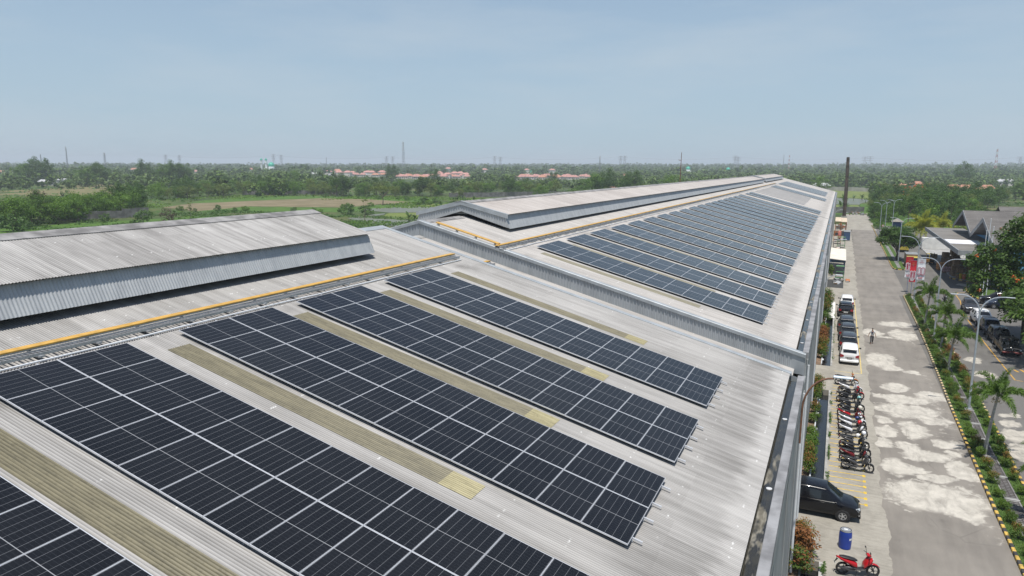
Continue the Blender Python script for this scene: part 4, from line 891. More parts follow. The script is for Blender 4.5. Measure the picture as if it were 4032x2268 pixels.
c = MB(); c.bb((-1.5, -8, 3.95), (.0, 10, 4.05)); c.bb((.02, -9, 3.9), (1.5, 9, 4.0)); c.build('shelter_roof', mat('rust_streaked_cream', (.60, .50, .38), .8, 0, .35, 1.), T)
for x in (-1.35, 0, 1.35):
    for y in (-7.6, 0, 7.6): c = MB(); c.bb((x-.06, y-.06, 0), (x+.06, y+.06, 3.9)); c.build('frame_post', M_orangest, T)
c = MB()
for z in (1.3, 2.6): c.bb((-1.4, -7.6, z), (1.4, -7.45, z+.1)); c.bb((-1.4, 7.45, z), (1.4, 7.6, z+.1))
c.build('shelf_beam', M_orangest, T)
def rack(x, y, l, m, w=1.6, h=2.6):
    T = thing('storage_rack', (x, y, 0), l, 'storage rack')
    for a in (-1, 1):
        for b in (-1, 1): c = MB(); c.bb((a*w/2-.05, b*.6-.05, 0), (a*w/2+.05, b*.6+.05, h)); c.build('frame_post', m, T)
    for z in (.5, 1.5, 2.4): c = MB(); c.bb((-w/2, -.6, z), (w/2, .6, z+.07)); c.build('shelf', m, T)
    return T
M_greenst = mat('green_rack_steel', (.12, .26, .12), .7)
rack(.3, 199, 'orange metal rack holding drums in front of the blue bin', M_orangest); rack(1.2, 185, 'green metal rack beside the hall wall', M_greenst); rack(.3, 178, 'low dark rack piled with white boxes', M_dark, 1.4, 1.8)
rack(1.0, 129.5, 'small green wire rack just in front of the cream awning', M_greenst, 1.2, 1.2)
T = thing('waste_container', (2.55, 206, 0), 'dark blue steel waste container beside the road', 'waste container'); c = MB(); c.bb((-.75, -2.6, .1), (.75, 2.6, 2.2)); c.build('container_body', mat('dark_blue_steel', (.035, .075, .16), .6, 0, .15), T); c = MB(); c.bb((-.8, -2.65, 2.2), (.8, 2.65, 2.27)); c.build('container_lid', M_fas, T)
M_tank = mat('faded_red_tank', (.42, .14, .12), .6)
T = thing('tank', (.8, 204, 0), 'faded red pressure tank between the racks', 'tank'); c = MB(); c.lathe([(.1, .4), (.42, .6), (.42, 2.2), (.1, 2.5)], (0, 0, 0), 14); c.build('tank_body', M_tank, T, smooth=50); c = MB(); c.lathe([(.2, 0), (.2, .4)], (0, 0, 0), 10); c.build('tank_foot', M_dark, T)
def bags(x, y, l, n, seed, m=None):
    rn = random.Random(seed)
    for k in range(n):
        c = MB(); r = rn.uniform(.35, .6); c.lathe([(r*.3, 0), (r, r*.18), (r*.9, r*.5), (r*.35, r*.75), (.03, r*.85)], (0, 0, 0), 9)
        for i, p in enumerate(c.v): c.v[i] = (p[0]*1.25+rn.uniform(-.06, .06), p[1]+rn.uniform(-.06, .06), p[2]+rn.uniform(0, .05))
        o = c.build('plastic_bag', m or mat('white_plastic', (.78, .78, .77), .5), None, smooth=70, loc=(x+rn.uniform(-.5, .5), y+rn.uniform(-1.6, 1.6), 0)); tag(o, l, 'bag', l)
bags(2.5, 157, 'white plastic sack dumped on the paving near the cream awning', 5, 1); bags(1.9, 180, 'white plastic sack lying in front of the racks', 5, 2); bags(1.2, 133, 'white plastic wrap heap in front of the cream awning', 4, 3)
def junk(name, x, y, sx, sy, n, l, seed, mats, zmax=.8):
    rn = random.Random(seed); T = thing(name, (x, y, 0), l, 'scrap heap')
    for k in range(n):
        c = MB(); w, d, h = rn.uniform(.15, .9), rn.uniform(.15, .9), rn.uniform(.05, .35); px, py = rn.uniform(-sx, sx), rn.uniform(-sy, sy)
        c.box((0, 0, 0), (w, d, h), bev=.02); a = Matrix.Rotation(rn.uniform(-.5, .5), 3, 'X') @ Matrix.Rotation(rn.uniform(0, 3), 3, 'Z')
        c.v = [tuple(a @ Vector(p)+Vector((px, py, h/2+rn.uniform(0, zmax)*max(0, 1-abs(px)/sx)))) for p in c.v]; c.build('scrap_piece', rn.choice(mats), T)
M_scr = [M_conc, M_fas, M_pal, M_orangest, mat('scrap_white', (.6, .58, .55), .7), M_galv]
junk('scrap_heap', 1.3, 127.5, 1.1, 2.8, 16, 'scrap and timber offcuts on the paving before the dark patch', 5, M_scr, .5)
junk('scrap_heap', .7, 171, .9, 5., 22, 'jumbled boxes and machine parts between awning and racks', 6, M_scr, 1.)
junk('scrap_heap', 6.5, 322, 4.5, 7., 40, 'rubble and broken timber heap at the far end of the road', 7, [M_conc, M_pal, M_fas, M_pal], 1.)
junk('scrap_heap', .9, 245, 1.2, 6., 26, 'rusty scrap pile beyond the rack shelter', 8, [M_orangest, M_fas, M_pal], 1.4)
c = MB(); c.lathe([(.55, 0), (.55, .06), (.12, .06), (.12, .5), (.55, .5), (.55, .56)], (0, 0, 0), 16); tag(c.build('cable_drum', M_pal, None, smooth=30, loc=(2.1, 126.8, 0)), 'wooden cable drum standing on end near the scrap', 'cable drum')
T = thing('guard_hut', (17.4, 258.5, -.02), 'small square hut with pyramid roof behind the far lamp', 'hut'); c = MB(); c.bb((-1.2, -1.2, 0), (1.2, 1.2, 1.8)); c.build('hut_wall', M_blued, T); c = MB(); c.add([(-1.8, -1.8, 1.8), (1.8, -1.8, 1.8), (1.8, 1.8, 1.8), (-1.8, 1.8, 1.8), (0, 0, 2.9)], [(0, 1, 4), (1, 2, 4), (2, 3, 4), (3, 0, 4), (3, 2, 1, 0)]); c.build('hut_roof', mat('grey_thatch', (.24, .22, .19), .9, 0, .2), T)
# perimeter walls
def pwall(a, b, h, label, m=M_conc, t=.2):
    d = Vector((b[0]-a[0], b[1]-a[1], 0)); L = d.length; c = MB(); n = max(1, int(L/4)); rn = random.Random(int(L))
    for i in range(n): c.bb((i*L/n, -t/2, -.8), ((i+1)*L/n-.02, t/2, h+rn.uniform(-.1, .1)))
    for i in range(n+1): c.bb((i*L/n-.15, -t/2-.06, -.8), (i*L/n+.15, t/2+.06, h+.15))
    o = c.build('boundary_wall', m, None); o.location = (a[0], a[1], 0); o.rotation_euler = (0, 0, math.atan2(d.y, d.x)); o.location.z = 0; return tag(o, label, 'wall')
M_oldw = mat('mossy_old_wall', (.17, .165, .155), .9, 0, .35, .5)
pwall((-240, 158), (-231, 178), 2.0, 'old grey broken wall in front of the left thicket', M_oldw)
pwall((-232, 178), (-229, 186), 2.6, 'taller grey end piece of the old wall by the thicket', M_oldw)
pwall((-345, 350), (-300, 392), 2.0, 'dark low wall among bushes beyond the ploughed field', M_oldw)
pwall((-215, 385), (-150, 470), 2.2, 'grey field wall between the thicket and banana plants', M_oldw); pwall((-140, 400), (-70, 520), 2.4, 'pale weathered panel fence beyond the far ventilator roof', M_conc)
pwall((-40, 700), (70, 640), 2.6, 'long pale boundary wall beyond the rice paddies at right', mat('pale_wall', (.36, .34, .30), .9, 0, .2, .2)); pwall((-3, 338), (10, 345), 2.0, 'dark wall at the end of the road behind the chimney', M_oldw)
# ---------------------------------------------------------------- vegetation
def unit(rs, n): v = rs.normal(size=(n, 3)); return v/np.linalg.norm(v, axis=1, keepdims=True)
def leafquads(rs, P, nrm, size, asp=.5, tang=None):
    n = len(P); t = unit(rs, n) if tang is None else tang; t = t-nrm*(t*nrm).sum(1, keepdims=True); t /= np.linalg.norm(t, axis=1, keepdims=True)+1e-9
    b = np.cross(nrm, t); l = size*rs.uniform(.65, 1.35, (n, 1)) if np.isscalar(size) else size[:, None]; w = l*asp
    V = np.stack([P-t*l*.5, P+b*w*.5-t*l*.05, P+t*l*.5, P-b*w*.5-t*l*.05], 1).reshape(-1, 3); Q = np.arange(4*n).reshape(-1, 4); return V, Q
def cloud(rs, C, Rd, n_per, size, upb=.45, asp=.55, squash=.75):
    C = np.asarray(C); K = len(C); k = np.repeat(np.arange(K), n_per); d = unit(rs, len(k)); r = rs.rand(len(k), 1)**(1/2.6)
    off = d*r*np.asarray(Rd)[k][:, None]; off[:, 2] *= squash; P = C[k]+off
    nn = d*.7+np.array([0, 0, upb])+unit(rs, len(k))*.55; nn /= np.linalg.norm(nn, axis=1, keepdims=True)
    return leafquads(rs, P, nn, size, asp)
def crown_pts(rs, K, rx, ry, rz, cz, low=-.55, hollow=.45):
    d = unit(rs, K*3); d = d[d[:, 2] > low][:K]; r = hollow+(1-hollow)*rs.rand(len(d), 1)**.7
    lump = 1+.22*np.sin(d[:, :1]*5+rs.rand()*6)*np.cos(d[:, 1:2]*4+rs.rand()*6)
    return d*r*lump*np.array([rx, ry, rz])+np.array([0, 0, cz])
L_dark = leafmat('dark_foliage', (.020, .06, .007), (.085, .165, .017)); L_mid = leafmat('thicket_foliage', (.04, .105, .007), (.15, .265, .020)); L_olive = leafmat('olive_foliage', (.075, .12, .018), (.18, .225, .04))
L_bright = leafmat('bright_foliage', (.045, .11, .018), (.10, .18, .035)); L_brown = leafmat('dry_foliage', (.085, .065, .035), (.13, .105, .06))
L_far = leafmat('distant_foliage', (.036, .085, .013), (.125, .19, .032), trans=.15)
L_shrub = leafmat('clipped_shrub', (.045, .10, .012), (.125, .19, .022), (.27, .10, .025), (.35, 1.15), .7); L_green = leafmat('green_shrub', (.05, .115, .012), (.14, .22, .024))
L_wall = leafmat('red_patched_shrub', (.045, .105, .012), (.125, .20, .022), (.30, .085, .03), (.7, 2.5), .7)
L_redsh = leafmat('red_tipped_shrub', (.05, .10, .015), (.11, .165, .025), (.30, .085, .035), (.1, .9), .75)
L_palm = leafmat('palm_leaf', (.06, .13, .018), (.14, .22, .035), trans=.25); L_coco = leafmat('coconut_leaf', (.22, .27, .025), (.42, .42, .055), trans=.35)
L_ban = leafmat('banana_leaf', (.06, .12, .025), (.12, .19, .05), trans=.35); L_tulip = leafmat('glossy_tree_leaf', (.03, .075, .010), (.10, .165, .024), trans=.25)
M_bark = mat('grey_brown_bark', (.12, .095, .07), .9, 0, .3, 4.); M_palmb = mat('pale_palm_trunk', (.33, .325, .30), .85, 0, .25, 5.); M_blos = leafmat('orange_blossom', (.55, .09, .01), (.65, .15, .02), trans=.2)
def trunkmb(rs, H, r, spread, limbs=4):
    c = MB(); top = H*.45; c.tube([(0, 0, -.3), (rs.uniform(-.2, .2), rs.uniform(-.2, .2), top*.5), (rs.uniform(-.4, .4), rs.uniform(-.4, .4), top)], [r, r*.8, r*.6], 8)
    for k in range(limbs):
        a = rs.uniform(0, 6.28); s = spread*rs.uniform(.5, .85); c.tube([(0, 0, top*.85), (math.cos(a)*s*.45, math.sin(a)*s*.45, top+H*.12), (math.cos(a)*s, math.sin(a)*s, H*rs.uniform(.65, .85))], [r*.5, r*.33, r*.12], 6)
    return c
def treekind(nm, seed, rx, rz, cz, H, K, npr, size, m, cr=.34, low=-.6, hollow=.4, tr=.18, asp=.6, squash=.75, limbs=4, upb=.45):
    rs = np.random.RandomState(seed); C = crown_pts(rs, K, rx, rx, rz, cz, low, hollow); V, Q = cloud(rs, C, rs.uniform(.7, 1.25, K)*rx*cr if len(C) == K else rs.uniform(.7, 1.25, len(C))*rx*cr, npr, size, upb, asp, squash)
    me = np_mesh(nm+'_crown', V, Q, m); t = trunkmb(rs, H, tr, rx*.8, limbs).build('trunk', M_bark, None); tm = t.data; bpy.data.objects.remove(t); return me, tm
KIND = {
 'thicket': [treekind('thicket', 1, 4.3, 4.1, 4.6, 8.5, 34, 84, .44, L_mid, .34, -.95), treekind('thicket', 2, 4.8, 3.6, 4.2, 8, 38, 80, .44, L_mid, .32, -.95), treekind('thicket', 3, 4.0, 4.5, 4.9, 9, 34, 84, .44, L_mid, .36, -.95)],
 'dark': [treekind('dark', 4, 4.2, 4.6, 6.0, 10, 36, 84, .42, L_dark, .33, -.8), treekind('dark', 5, 4.6, 4.0, 5.6, 9.5, 36, 84, .42, L_dark, .34, -.8)],
 'olive': [treekind('olive', 6, 4.2, 3.6, 4.4, 8, 30, 70, .40, L_olive, .36, -.9), treekind('olive', 7, 3.8, 4.2, 5.2, 9, 26, 70, .40, L_olive, .36, -.8)],
 'bush': [treekind('bush', 8, 1.7, 1.4, 1.3, 2.6, 16, 40, .34, L_bright, .4, -.9, tr=.06), treekind('bush', 9, 1.9, 1.2, 1.1, 2.3, 16, 40, .34, L_mid, .4, -.9, tr=.06)],
 'dry': [treekind('dry', 10, 1.9, 1.5, 1.5, 2.8, 16, 40, .32, L_brown, .38, -.8, tr=.07)],
 'spindly': [treekind('spindly', 11, 1.5, 2.4, 4.4, 7, 14, 16, .36, L_olive, .34, -1, .3, tr=.09, limbs=6), treekind('spindly', 12, 1.1, 1.0, 7.6, 8.8, 7, 16, .36, L_olive, .4, -.5, .3, tr=.13, limbs=2)],
 'umbrella': [treekind('umbrella', 13, 6.6, 1.5, 7.6, 9.5, 44, 40, .5, L_olive, .18, -.35, .25, tr=.28, squash=.45, limbs=7)],
}
def plant(kind, x, y, s, label, group=None, z=None, cat='tree', name='tree', v=0, rnd=random.Random(77), sz=None):
    a, b = KIND[kind][v % len(KIND[kind])]
    T = thing(name, (x, y, float(rise(x, y)) if z is None else z), label, cat, group, rnd.uniform(0, 6.28)); T.scale = (s, s, (sz or s))
    link('crown', a, T); link('trunk', b, T); return T
rnd = random.Random(21)
def poisson(n, dmin, gen, pts=None):
    P = [] if pts is None else pts; tries = 0
    while len(P) < n and tries < n*60:
        tries += 1; p = gen()
        if p and all((p[0]-q[0])**2+(p[1]-q[1])**2 > dmin*dmin for q in P): P.append(p)
    return P
AW = Vector((-.84, .54))
def along(poly, off):
    def g():
        k = rnd.uniform(0, len(poly)-1.001); i = int(k); t = k-i; o = rnd.uniform(*off)
        return (poly[i][0]*(1-t)+poly[i+1][0]*t+AW.x*o, poly[i][1]*(1-t)+poly[i+1][1]*t+AW.y*o)
    return g
T1 = poisson(58, 4.6, along([(-222, 116), (-224, 131), (-222, 145), (-229, 162), (-243, 186), (-250, 197), (-268, 214), (-290, 232)], (2, 34)))
for i, p in enumerate(T1):
    k = 'thicket' if rnd.random() < .86 else 'dark'
    plant(k, p[0], p[1], rnd.uniform(.78, 1.12), 'bushy green tree in the dense thicket left of the ploughed field', 'trees of the left thicket', v=rnd.randint(0, 2))
plant('dry', -262, 168, 2.7, 'rusty brown tree standing above the left thicket', v=0, sz=3.0)
T2 = poisson(84, 5.6, along([(-318, 262), (-325, 300), (-333, 348), (-320, 352), (-285, 362), (-262, 360), (-232, 378), (-224, 398), (-193, 420), (-160, 470)], (3, 44)))
for i, p in enumerate(T2):
    k = rnd.choice(['thicket', 'thicket', 'dark', 'olive']); plant(k, p[0], p[1], rnd.uniform(.85, 1.2), 'tree in the wide green belt behind the ploughed field', 'trees of the middle belt', v=rnd.randint(0, 2))
plant('dark', -282, 364, 1.35, 'tallest dark tree in the belt behind the ploughed field', sz=1.45); plant('dark', -240, 395, 1.2, 'dark rounded tree at the right end of the field belt')
T2b = poisson(30, 9, lambda: (rnd.uniform(-200, -60), rnd.uniform(400, 560))) 
for p in T2b: plant(rnd.choice(['thicket', 'olive', 'dark']), p[0], p[1], rnd.uniform(.7, 1.15), 'tree in the grove beyond the far ventilator roof', 'trees beyond the far ventilator', v=rnd.randint(0, 2))
for (k, x, y, s, l) in (('umbrella', -202.5, 296.4, 1.0, 'flat umbrella-shaped tree alone at the edge of the ploughed field'), ('spindly', -208, 186, .95, 'thin sparse tree in front of the ploughed field'), ('spindly', -147.8, 205.4, .92, 'slim bare-trunked tree with tuft top near the paddies'),
                        ('bush', -173.5, 230.5, 1.75, 'small dark bushy tree beside the ploughed field edge'), ('bush', -167, 233, 1.5, 'small tree close beside the dark bushy tree')):
    plant(k, x, y, s, l, v=1 if 'tuft' in l else 0)
for (k, x, y, s, l) in (('bush', -223, 164, 1.1, 'light green bush before the old grey wall'), ('bush', -204.8, 163.8, 1.7, 'rounded dark green bush close behind the near ridge'), ('dry', -204.9, 173.8, 1.4, 'brown dry bush close behind the near ridge'), ('bush', -210.6, 127, 2.0, 'leafy light green bush at the left picture edge'),
                        ('bush', -214, 133, 1.0, 'low bush right of the leafy bush at left edge'), ('bush', -190, 315, 1.4, 'bush under the umbrella tree'), ('bush', -191, 327, 1.2, 'bush behind the umbrella tree'), ('olive', -209.4, 388, .75, 'low olive tree beside the field wall')):
    plant(k, x, y, s, l, cat='bush', name='bush')
for k in range(26):
    t = rnd.random(); x, y = rnd.choice([(-285+t*80, 352-t*10), (-205+t*30, 262+t*60), (-250+t*70, 214+t*28), (-150+t*60, 280+t*30)]); plant('bush', x+rnd.uniform(-4, 4), y+rnd.uniform(-4, 4), rnd.uniform(.5, 1.1), 'low green bush along the field edges', 'bushes along the field edges', cat='bush', name='bush', v=k)
for i, (x, y, h, l) in enumerate(((-679, 424, 22.5, 'huge spreading tree at far left under the small mast'), (-674, 431, 23.3, 'tallest huge tree in the left distance'), (-669, 437, 22.7, 'huge tree right of the tallest left one'), (-570, 407, 20.6, 'big dark tree between the two left masts'), (-564, 415, 19.6, 'big tree under the wide-topped left mast'), (-544, 441, 21.2, 'big rounded tree left of the twin tall trees'),
        (-533, 453, 22.4, 'left one of the twin tall trees before the mosque'), (-529, 458, 20.8, 'right one of the twin tall trees before the mosque'), (-525, 464, 19., 'rounded tree right of the twin tall trees'), (-425, 492, 16.6, 'dark tree below the mosque domes'), (-442, 667, 19., 'rounded tree left of the tall lattice mast'), (-303, 518, 15.2, 'dark domed tree right of the lattice mast'), (-137, 429, 17.2, 'tall tree left of the far ventilator mast'), (-131, 433, 16.6, 'tall tree beside the one left of the ventilator mast'),
        (-115, 435, 16., 'broad tree above the far ventilator roof'), (-104, 489, 16.4, 'tree just left of the thin roof mast'), (-252, 653, 13.2, 'dark tree in front of the long red estate'), (118, 892, 25., 'high spreading tree on the right horizon'), (-14, 600, 15., 'flat-topped tree behind the rice paddies'))):
    plant('dark' if i % 3 else 'thicket', x, y, (h-float(rise(x, y)))/10.4, l, 'big trees in the distance', v=i, sz=(h-float(rise(x, y)))/10.2)
# banana plants
def banana_mesh(seed):
    rs = np.random.RandomState(seed); V = []; Q = []
    for k in range(9):
        a = rs.uniform(0, 6.28); L = rs.uniform(1.5, 2.3); e = rs.uniform(.5, 1.25); p = np.array([0, 0, 1.3]); d = np.array([math.cos(a)*math.cos(e), math.sin(a)*math.cos(e), math.sin(e)]); s = np.array([-math.sin(a), math.cos(a), 0]); b = len(V)
        for i in range(6):
            w = .34*math.sin(math.pi*(i+.6)/6.4); V += [p-s*w+np.array([0, 0, .06]), p+s*w+np.array([0, 0, .06])]; p = p+d*L/5; d = d+np.array([0, 0, -.28]); d /= np.linalg.norm(d)
        Q += [(b+2*i, b+2*i+1, b+2*i+3, b+2*i+2) for i in range(5)]
    return np_mesh('banana_leaves', V, Q, L_ban)
BAN = [banana_mesh(s) for s in range(3)]
st = MB().tube([(0, 0, -.2), (0, 0, 1.4)], [.13, .09], 7).build('stem', mat('banana_stem', (.16, .17, .08), .8)); stm = st.data; bpy.data.objects.remove(st)
def bananas(x, y, s, label, group=None, k=0):
    T = thing('banana_plant', (x, y, float(rise(x, y))), label, 'banana plant', group, rnd.uniform(0, 6)); T.scale = (s,)*3; link('leaves', BAN[k % 3], T); link('stem', stm, T)
bananas(-132.2, 208.7, 1.25, 'banana plant alone beside the wet paddies', k=0); bananas(-131, 210.5, 1.1, 'banana plant just behind the lone paddy banana', k=1)
for i in range(12): bananas(-185+rnd.uniform(-12, 14), 322+rnd.uniform(-10, 30), rnd.uniform(.9, 1.3), 'banana plant at the right end of the field belt', 'banana plants by the field belt', i)
for i in range(16): bananas(-165+rnd.uniform(-15, 60), 415+rnd.uniform(-12, 40), rnd.uniform(1., 1.5), 'banana plant by the fence beyond the far ventilator', 'banana plants by the fence', i)
for i in range(14): bananas(16+rnd.uniform(-10, 14), 470+rnd.uniform(-35, 45), rnd.uniform(1.1, 1.7), 'banana plant by the paddies beyond the chimney', 'banana plants beyond the chimney', i)
for i in range(5): bananas(1.5+rnd.uniform(-1.5, 1.5), 352+rnd.uniform(-8, 20), 1.5, 'banana plant behind the dark wall at the road end', 'banana plants at the road end', i)
# trees on the right
def rgen():
    y = rnd.uniform(262, 540); x = rnd.uniform(11.5+max(0, (y-300))*.03, 18+(y-230)*.28); return None if (14 < x < 21 and y < 264) else (x, y)
TR = poisson(96, 5.2, rgen)
for p in TR:
    edge_ = p[0] < 15+(p[1]-262)*.04; s = rnd.uniform(.5, .7) if edge_ else rnd.uniform(.78, 1.15)
    plant(rnd.choice(['thicket', 'dark', 'dark', 'olive']), p[0], p[1], s, 'tree in the dense wood right of the far road', 'trees right of the far road', v=rnd.randint(0, 2))
for i in range(14): plant('bush', 11.4+rnd.uniform(-.6, 2.5), 250+i*5.2+rnd.uniform(-2, 2), rnd.uniform(.7, 1.3), 'bright green bush on the verge of the far road', 'bushes on the far verge', cat='bush', name='bush', v=i)
TB = poisson(34, 6., lambda: (rnd.uniform(28, 90), rnd.uniform(178, 262)))
for p in TB: plant(rnd.choice(['thicket', 'dark', 'olive']), p[0], p[1], rnd.uniform(.75, 1.05), 'tree in the grove behind the workshop', 'trees behind the workshop', v=rnd.randint(0, 2))
for (x, y, s) in ((19, 395, 1.1), (27, 405, 1.15), (36, 398, 1.2), (45, 402, 1.1), (58, 410, 1.25)): plant('dark', x, y, s, 'tall dark tree rising from the wood right of the chimney', 'tall dark trees right of the chimney')
T = plant('olive', 31, 372, 1.25, 'tree with orange blossom in the wood right of the far road', v=1)
rs = np.random.RandomState(8); C = crown_pts(rs, 26, 4.2, 4.2, 4.4, 5.6, -.1, .95); V, Q = cloud(rs, C, np.full(len(C), .5), 9, .34); link('blossom', np_mesh('blossom', V, Q, M_blos), T)
# shaped trees near the buildings
def bigtree(x, y, rx, ry, rz, cz, K, npr, size, m, label, seed, cr=.2, low=-.9, blossom=0, tr=.3, asp=.5):
    rs = np.random.RandomState(seed); T = thing('tree', (x, y, .05), label, 'tree'); C = crown_pts(rs, K, rx, ry, rz, cz, low, .42); V, Q = cloud(rs, C, rs.uniform(.7, 1.3, len(C))*rx*cr, npr, size, .5, asp)
    link('crown', np_mesh('crown', V, Q, m), T); trunkmb(rs, cz+rz*.4, tr, rx*.85, 9).build('trunk', M_bark, T)
    if blossom:
        C2 = crown_pts(rs, blossom, rx*1.03, ry*1.03, rz*1.03, cz, -.6, .93); V, Q = cloud(rs, C2, np.full(len(C2), .24), 12, .2); link('blossom', np_mesh('blossom', V, Q, M_blos), T)
    return T
bigtree(19.4, 92.5, 4.9, 5.2, 5.6, 8.3, 120, 190, .36, L_tulip, 'large glossy tree with orange flowers at the right edge', 5, .24, -.95, 44)
bigtree(21.2, 84.5, 5.2, 4.6, 3.6, 6.2, 80, 150, .38, L_tulip, 'dark spreading tree over the parked pickup at right', 6, .22, -.9, 16)
bigtree(11.4, 164.5, 3.9, 3.8, 2.2, 4.6, 80, 130, .36, L_dark, 'dark round-crowned tree in the median beyond the banners', 7, .24, -.75, 0, .2)
# palms
def frond(rs, az, e0, L, droop, plume, m, nseg=22, ll=.36, lw=.10, base=(0, 0, 0)):
    p = np.array(base, float); d = np.array([math.cos(az)*math.cos(e0), math.sin(az)*math.cos(e0), math.sin(e0)]); P = [p]; D = [d]
    for i in range(nseg): p = p+d*L/nseg; d = d+np.array([0, 0, -droop/nseg*(.4+1.2*i/nseg)]); d = d/np.linalg.norm(d); P.append(p); D.append(d)
    V = []; Q = []
    def quad(a, b, c, e): k = len(V); V.extend([a, b, c, e]); Q.append((k, k+1, k+2, k+3))
    for i in range(nseg):
        s = np.cross(D[i], [0, 0, 1.]); s /= np.linalg.norm(s)+1e-9; r = .028*(1-i/nseg)+.008; quad(P[i]-s*r, P[i]+s*r, P[i+1]+s*r*.9, P[i+1]-s*r*.9)
    pts, nr, tg, sz = [], [], [], []
    for i in range(2, nseg+1):
        s = np.cross(D[i], [0, 0, 1.]); s /= np.linalg.norm(s)+1e-9; u = np.cross(s, D[i]); f = math.sin(math.pi*(.14+.86*i/nseg)**.8)*.85+.25
        for q in range(plume):
            ang = (rs.uniform(0, 6.28) if plume > 3 else (0 if q % 2 else math.pi)+rs.uniform(-.25, .25)); o = s*math.cos(ang)+u*math.sin(ang)*(.8 if plume > 3 else .3)
            t = o*.8+D[i]*.62+np.array([0, 0, -.28 if plume > 3 else -.5]); t /= np.linalg.norm(t); l = ll*f*rs.uniform(.8, 1.15)
            pts.append(P[i]+t*l*.5); tg.append(t); nn = np.cross(t, D[i]); nn = nn/(np.linalg.norm(nn)+1e-9)+rs.normal(size=3)*.15; nr.append(nn/np.linalg.norm(nn)); sz.append(l)
    v, q = leafquads(rs, np.array(pts), np.array(nr), np.array(sz), lw, np.array(tg)); k = len(V)
    return np.concatenate([np.array(V), v]), np.concatenate([np.array(Q), q+k])
FOX = []
for s_ in range(12):
    rs = np.random.RandomState(40+s_); e = .12+ [1.35, 1.0, .9, .75, .7, .55, .5, .35, .25, .15, .1, .6][s_]; V, Q = frond(rs, 0, e, 2.15+.25*(s_ % 3), 2.5 if e > .6 else 2.0, 11, L_palm, 28, .38, .16); FOX.append(np_mesh('frond', V, Q, L_palm))
COC = []
for s_ in range(8):
    rs = np.random.RandomState(60+s_); e = [1.4, 1.1, .9, .7, .5, .3, .1, -.2][s_]; V, Q = frond(rs, 0, e, 4.2, 1.5, 4, L_coco, 34, .95, .17); COC.append(np_mesh('frond', V, Q, L_coco))
DPC = [me.copy() for me in COC]
for me in DPC: me.materials.clear(); me.materials.append(L_palm)
def palm(x, y, h, lean, label, F=FOX, nf=11, tr=.10, sc=1., z=.08, seed=1):
    rs = random.Random(seed); T = thing('palm', (x, y, z), label, 'palm tree'); c = MB(); lx, ly = lean
    c.tube([(0, 0, -.1), (lx*.25, ly*.25, h*.33), (lx*.6, ly*.6, h*.68), (lx, ly, h*.97)], [tr*1.25, tr, tr*.85, tr*.75], 10); c.build('trunk', M_palmb, T, smooth=50)
    if F is FOX: c = MB(); c.tube([(lx, ly, h*.95), (lx, ly, h+.12)], [tr*1.0, tr*.7], 8); c.build('crownshaft', mat('green_crownshaft', (.10, .14, .05), .6), T)
    n = len(F)
    for k in range(nf): o = link('frond', F[k % n], T, (lx, ly, h)); o.rotation_euler = (0, 0, k*2.399+rs.uniform(-.25, .25)); o.scale = (sc*rs.uniform(.9, 1.1),)*3
    if F is FOX:
        r2 = np.random.RandomState(seed); V, Q = cloud(r2, np.array([[lx, ly, h-.45]]), [.42], 60, .2, .1, .25, .6); link('fruit_stalks', np_mesh('fruit_stalks', V, Q, mat('straw_stalks', (.40, .33, .17), .8)), T)
    return T
palm(10.0, 93.3, 4.3, (.25, .0), 'slim feathery palm closest to the banners in the median', seed=1)
palm(10.75, 84.5, 3.6, (.1, 0), 'feathery palm in the median between two lamps', seed=2, sc=1.05)
palm(10.15, 74.2, 3.3, (.25, 0), 'feathery palm in the median with full drooping crown', seed=3, sc=1.05)
palm(9.75, 52.8, 4.25, (.35, -.1), 'large feathery palm in the nearest part of the median', seed=4, sc=.98)
palm(11.0, 43.2, 3.0, (.3, 0), 'palm cut off by the right picture edge', seed=5, sc=.95)
palm(18.6, 200, 4.6, (.2, 0), 'yellow-green coconut palm behind the white container', COC, 24, .16, 1.0, -.02, 6); palm(24, 208, 4.4, (-.3, 0), 'second yellow-green coconut palm half hidden behind the workshop canopy', COC, 18, .16, .9, -.02, 7)
palm(18.3, 79.5, 4.6, (-.4, 0), 'dark palm under the spreading tree at the right edge', DPC, 13, .15, .85, .05, 8)
palm(1.6, 345, 6.2, (.5, 0), 'thin banana-like palm behind the chimney', DPC, 9, .12, .6, -.7, 9)
# shrubs in the median
def shrubmesh(seed, rx, rz, m, n=18, npr=80, size=.085):
    rs = np.random.RandomState(seed); C = crown_pts(rs, n, rx*.72, rx*.72, rz*.72, rz*.85, -.8, .3); V, Q = cloud(rs, C, rs.uniform(.8, 1.2, len(C))*rx*.42, npr, size, .55, .5, .9); return np_mesh('foliage', V, Q, m)
SH = [shrubmesh(i, .55, .60, L_shrub) for i in (1, 2)]+[shrubmesh(i, .52, .55, L_green) for i in (3, 4)]+[shrubmesh(5, .5, .62, L_redsh)]
st = MB().tube([(0, 0, -.1), (0, 0, .5)], [.03, .02], 5).build('stem', M_bark); stm2 = st.data; bpy.data.objects.remove(st)
def shrub(x, y, k, s, label, group, z=.1):
    T = thing('shrub', (x, y, z), label, 'shrub', group, rnd.uniform(0, 6.28)); T.scale = (s, s, s*rnd.uniform(.92, 1.15)); link('foliage', SH[k], T); link('stem', stm2, T)
WORD = ['olive shrub with orange tips', 'rounded shrub with reddish tips', 'plain green shrub', 'bright green shrub', 'red-topped shrub']
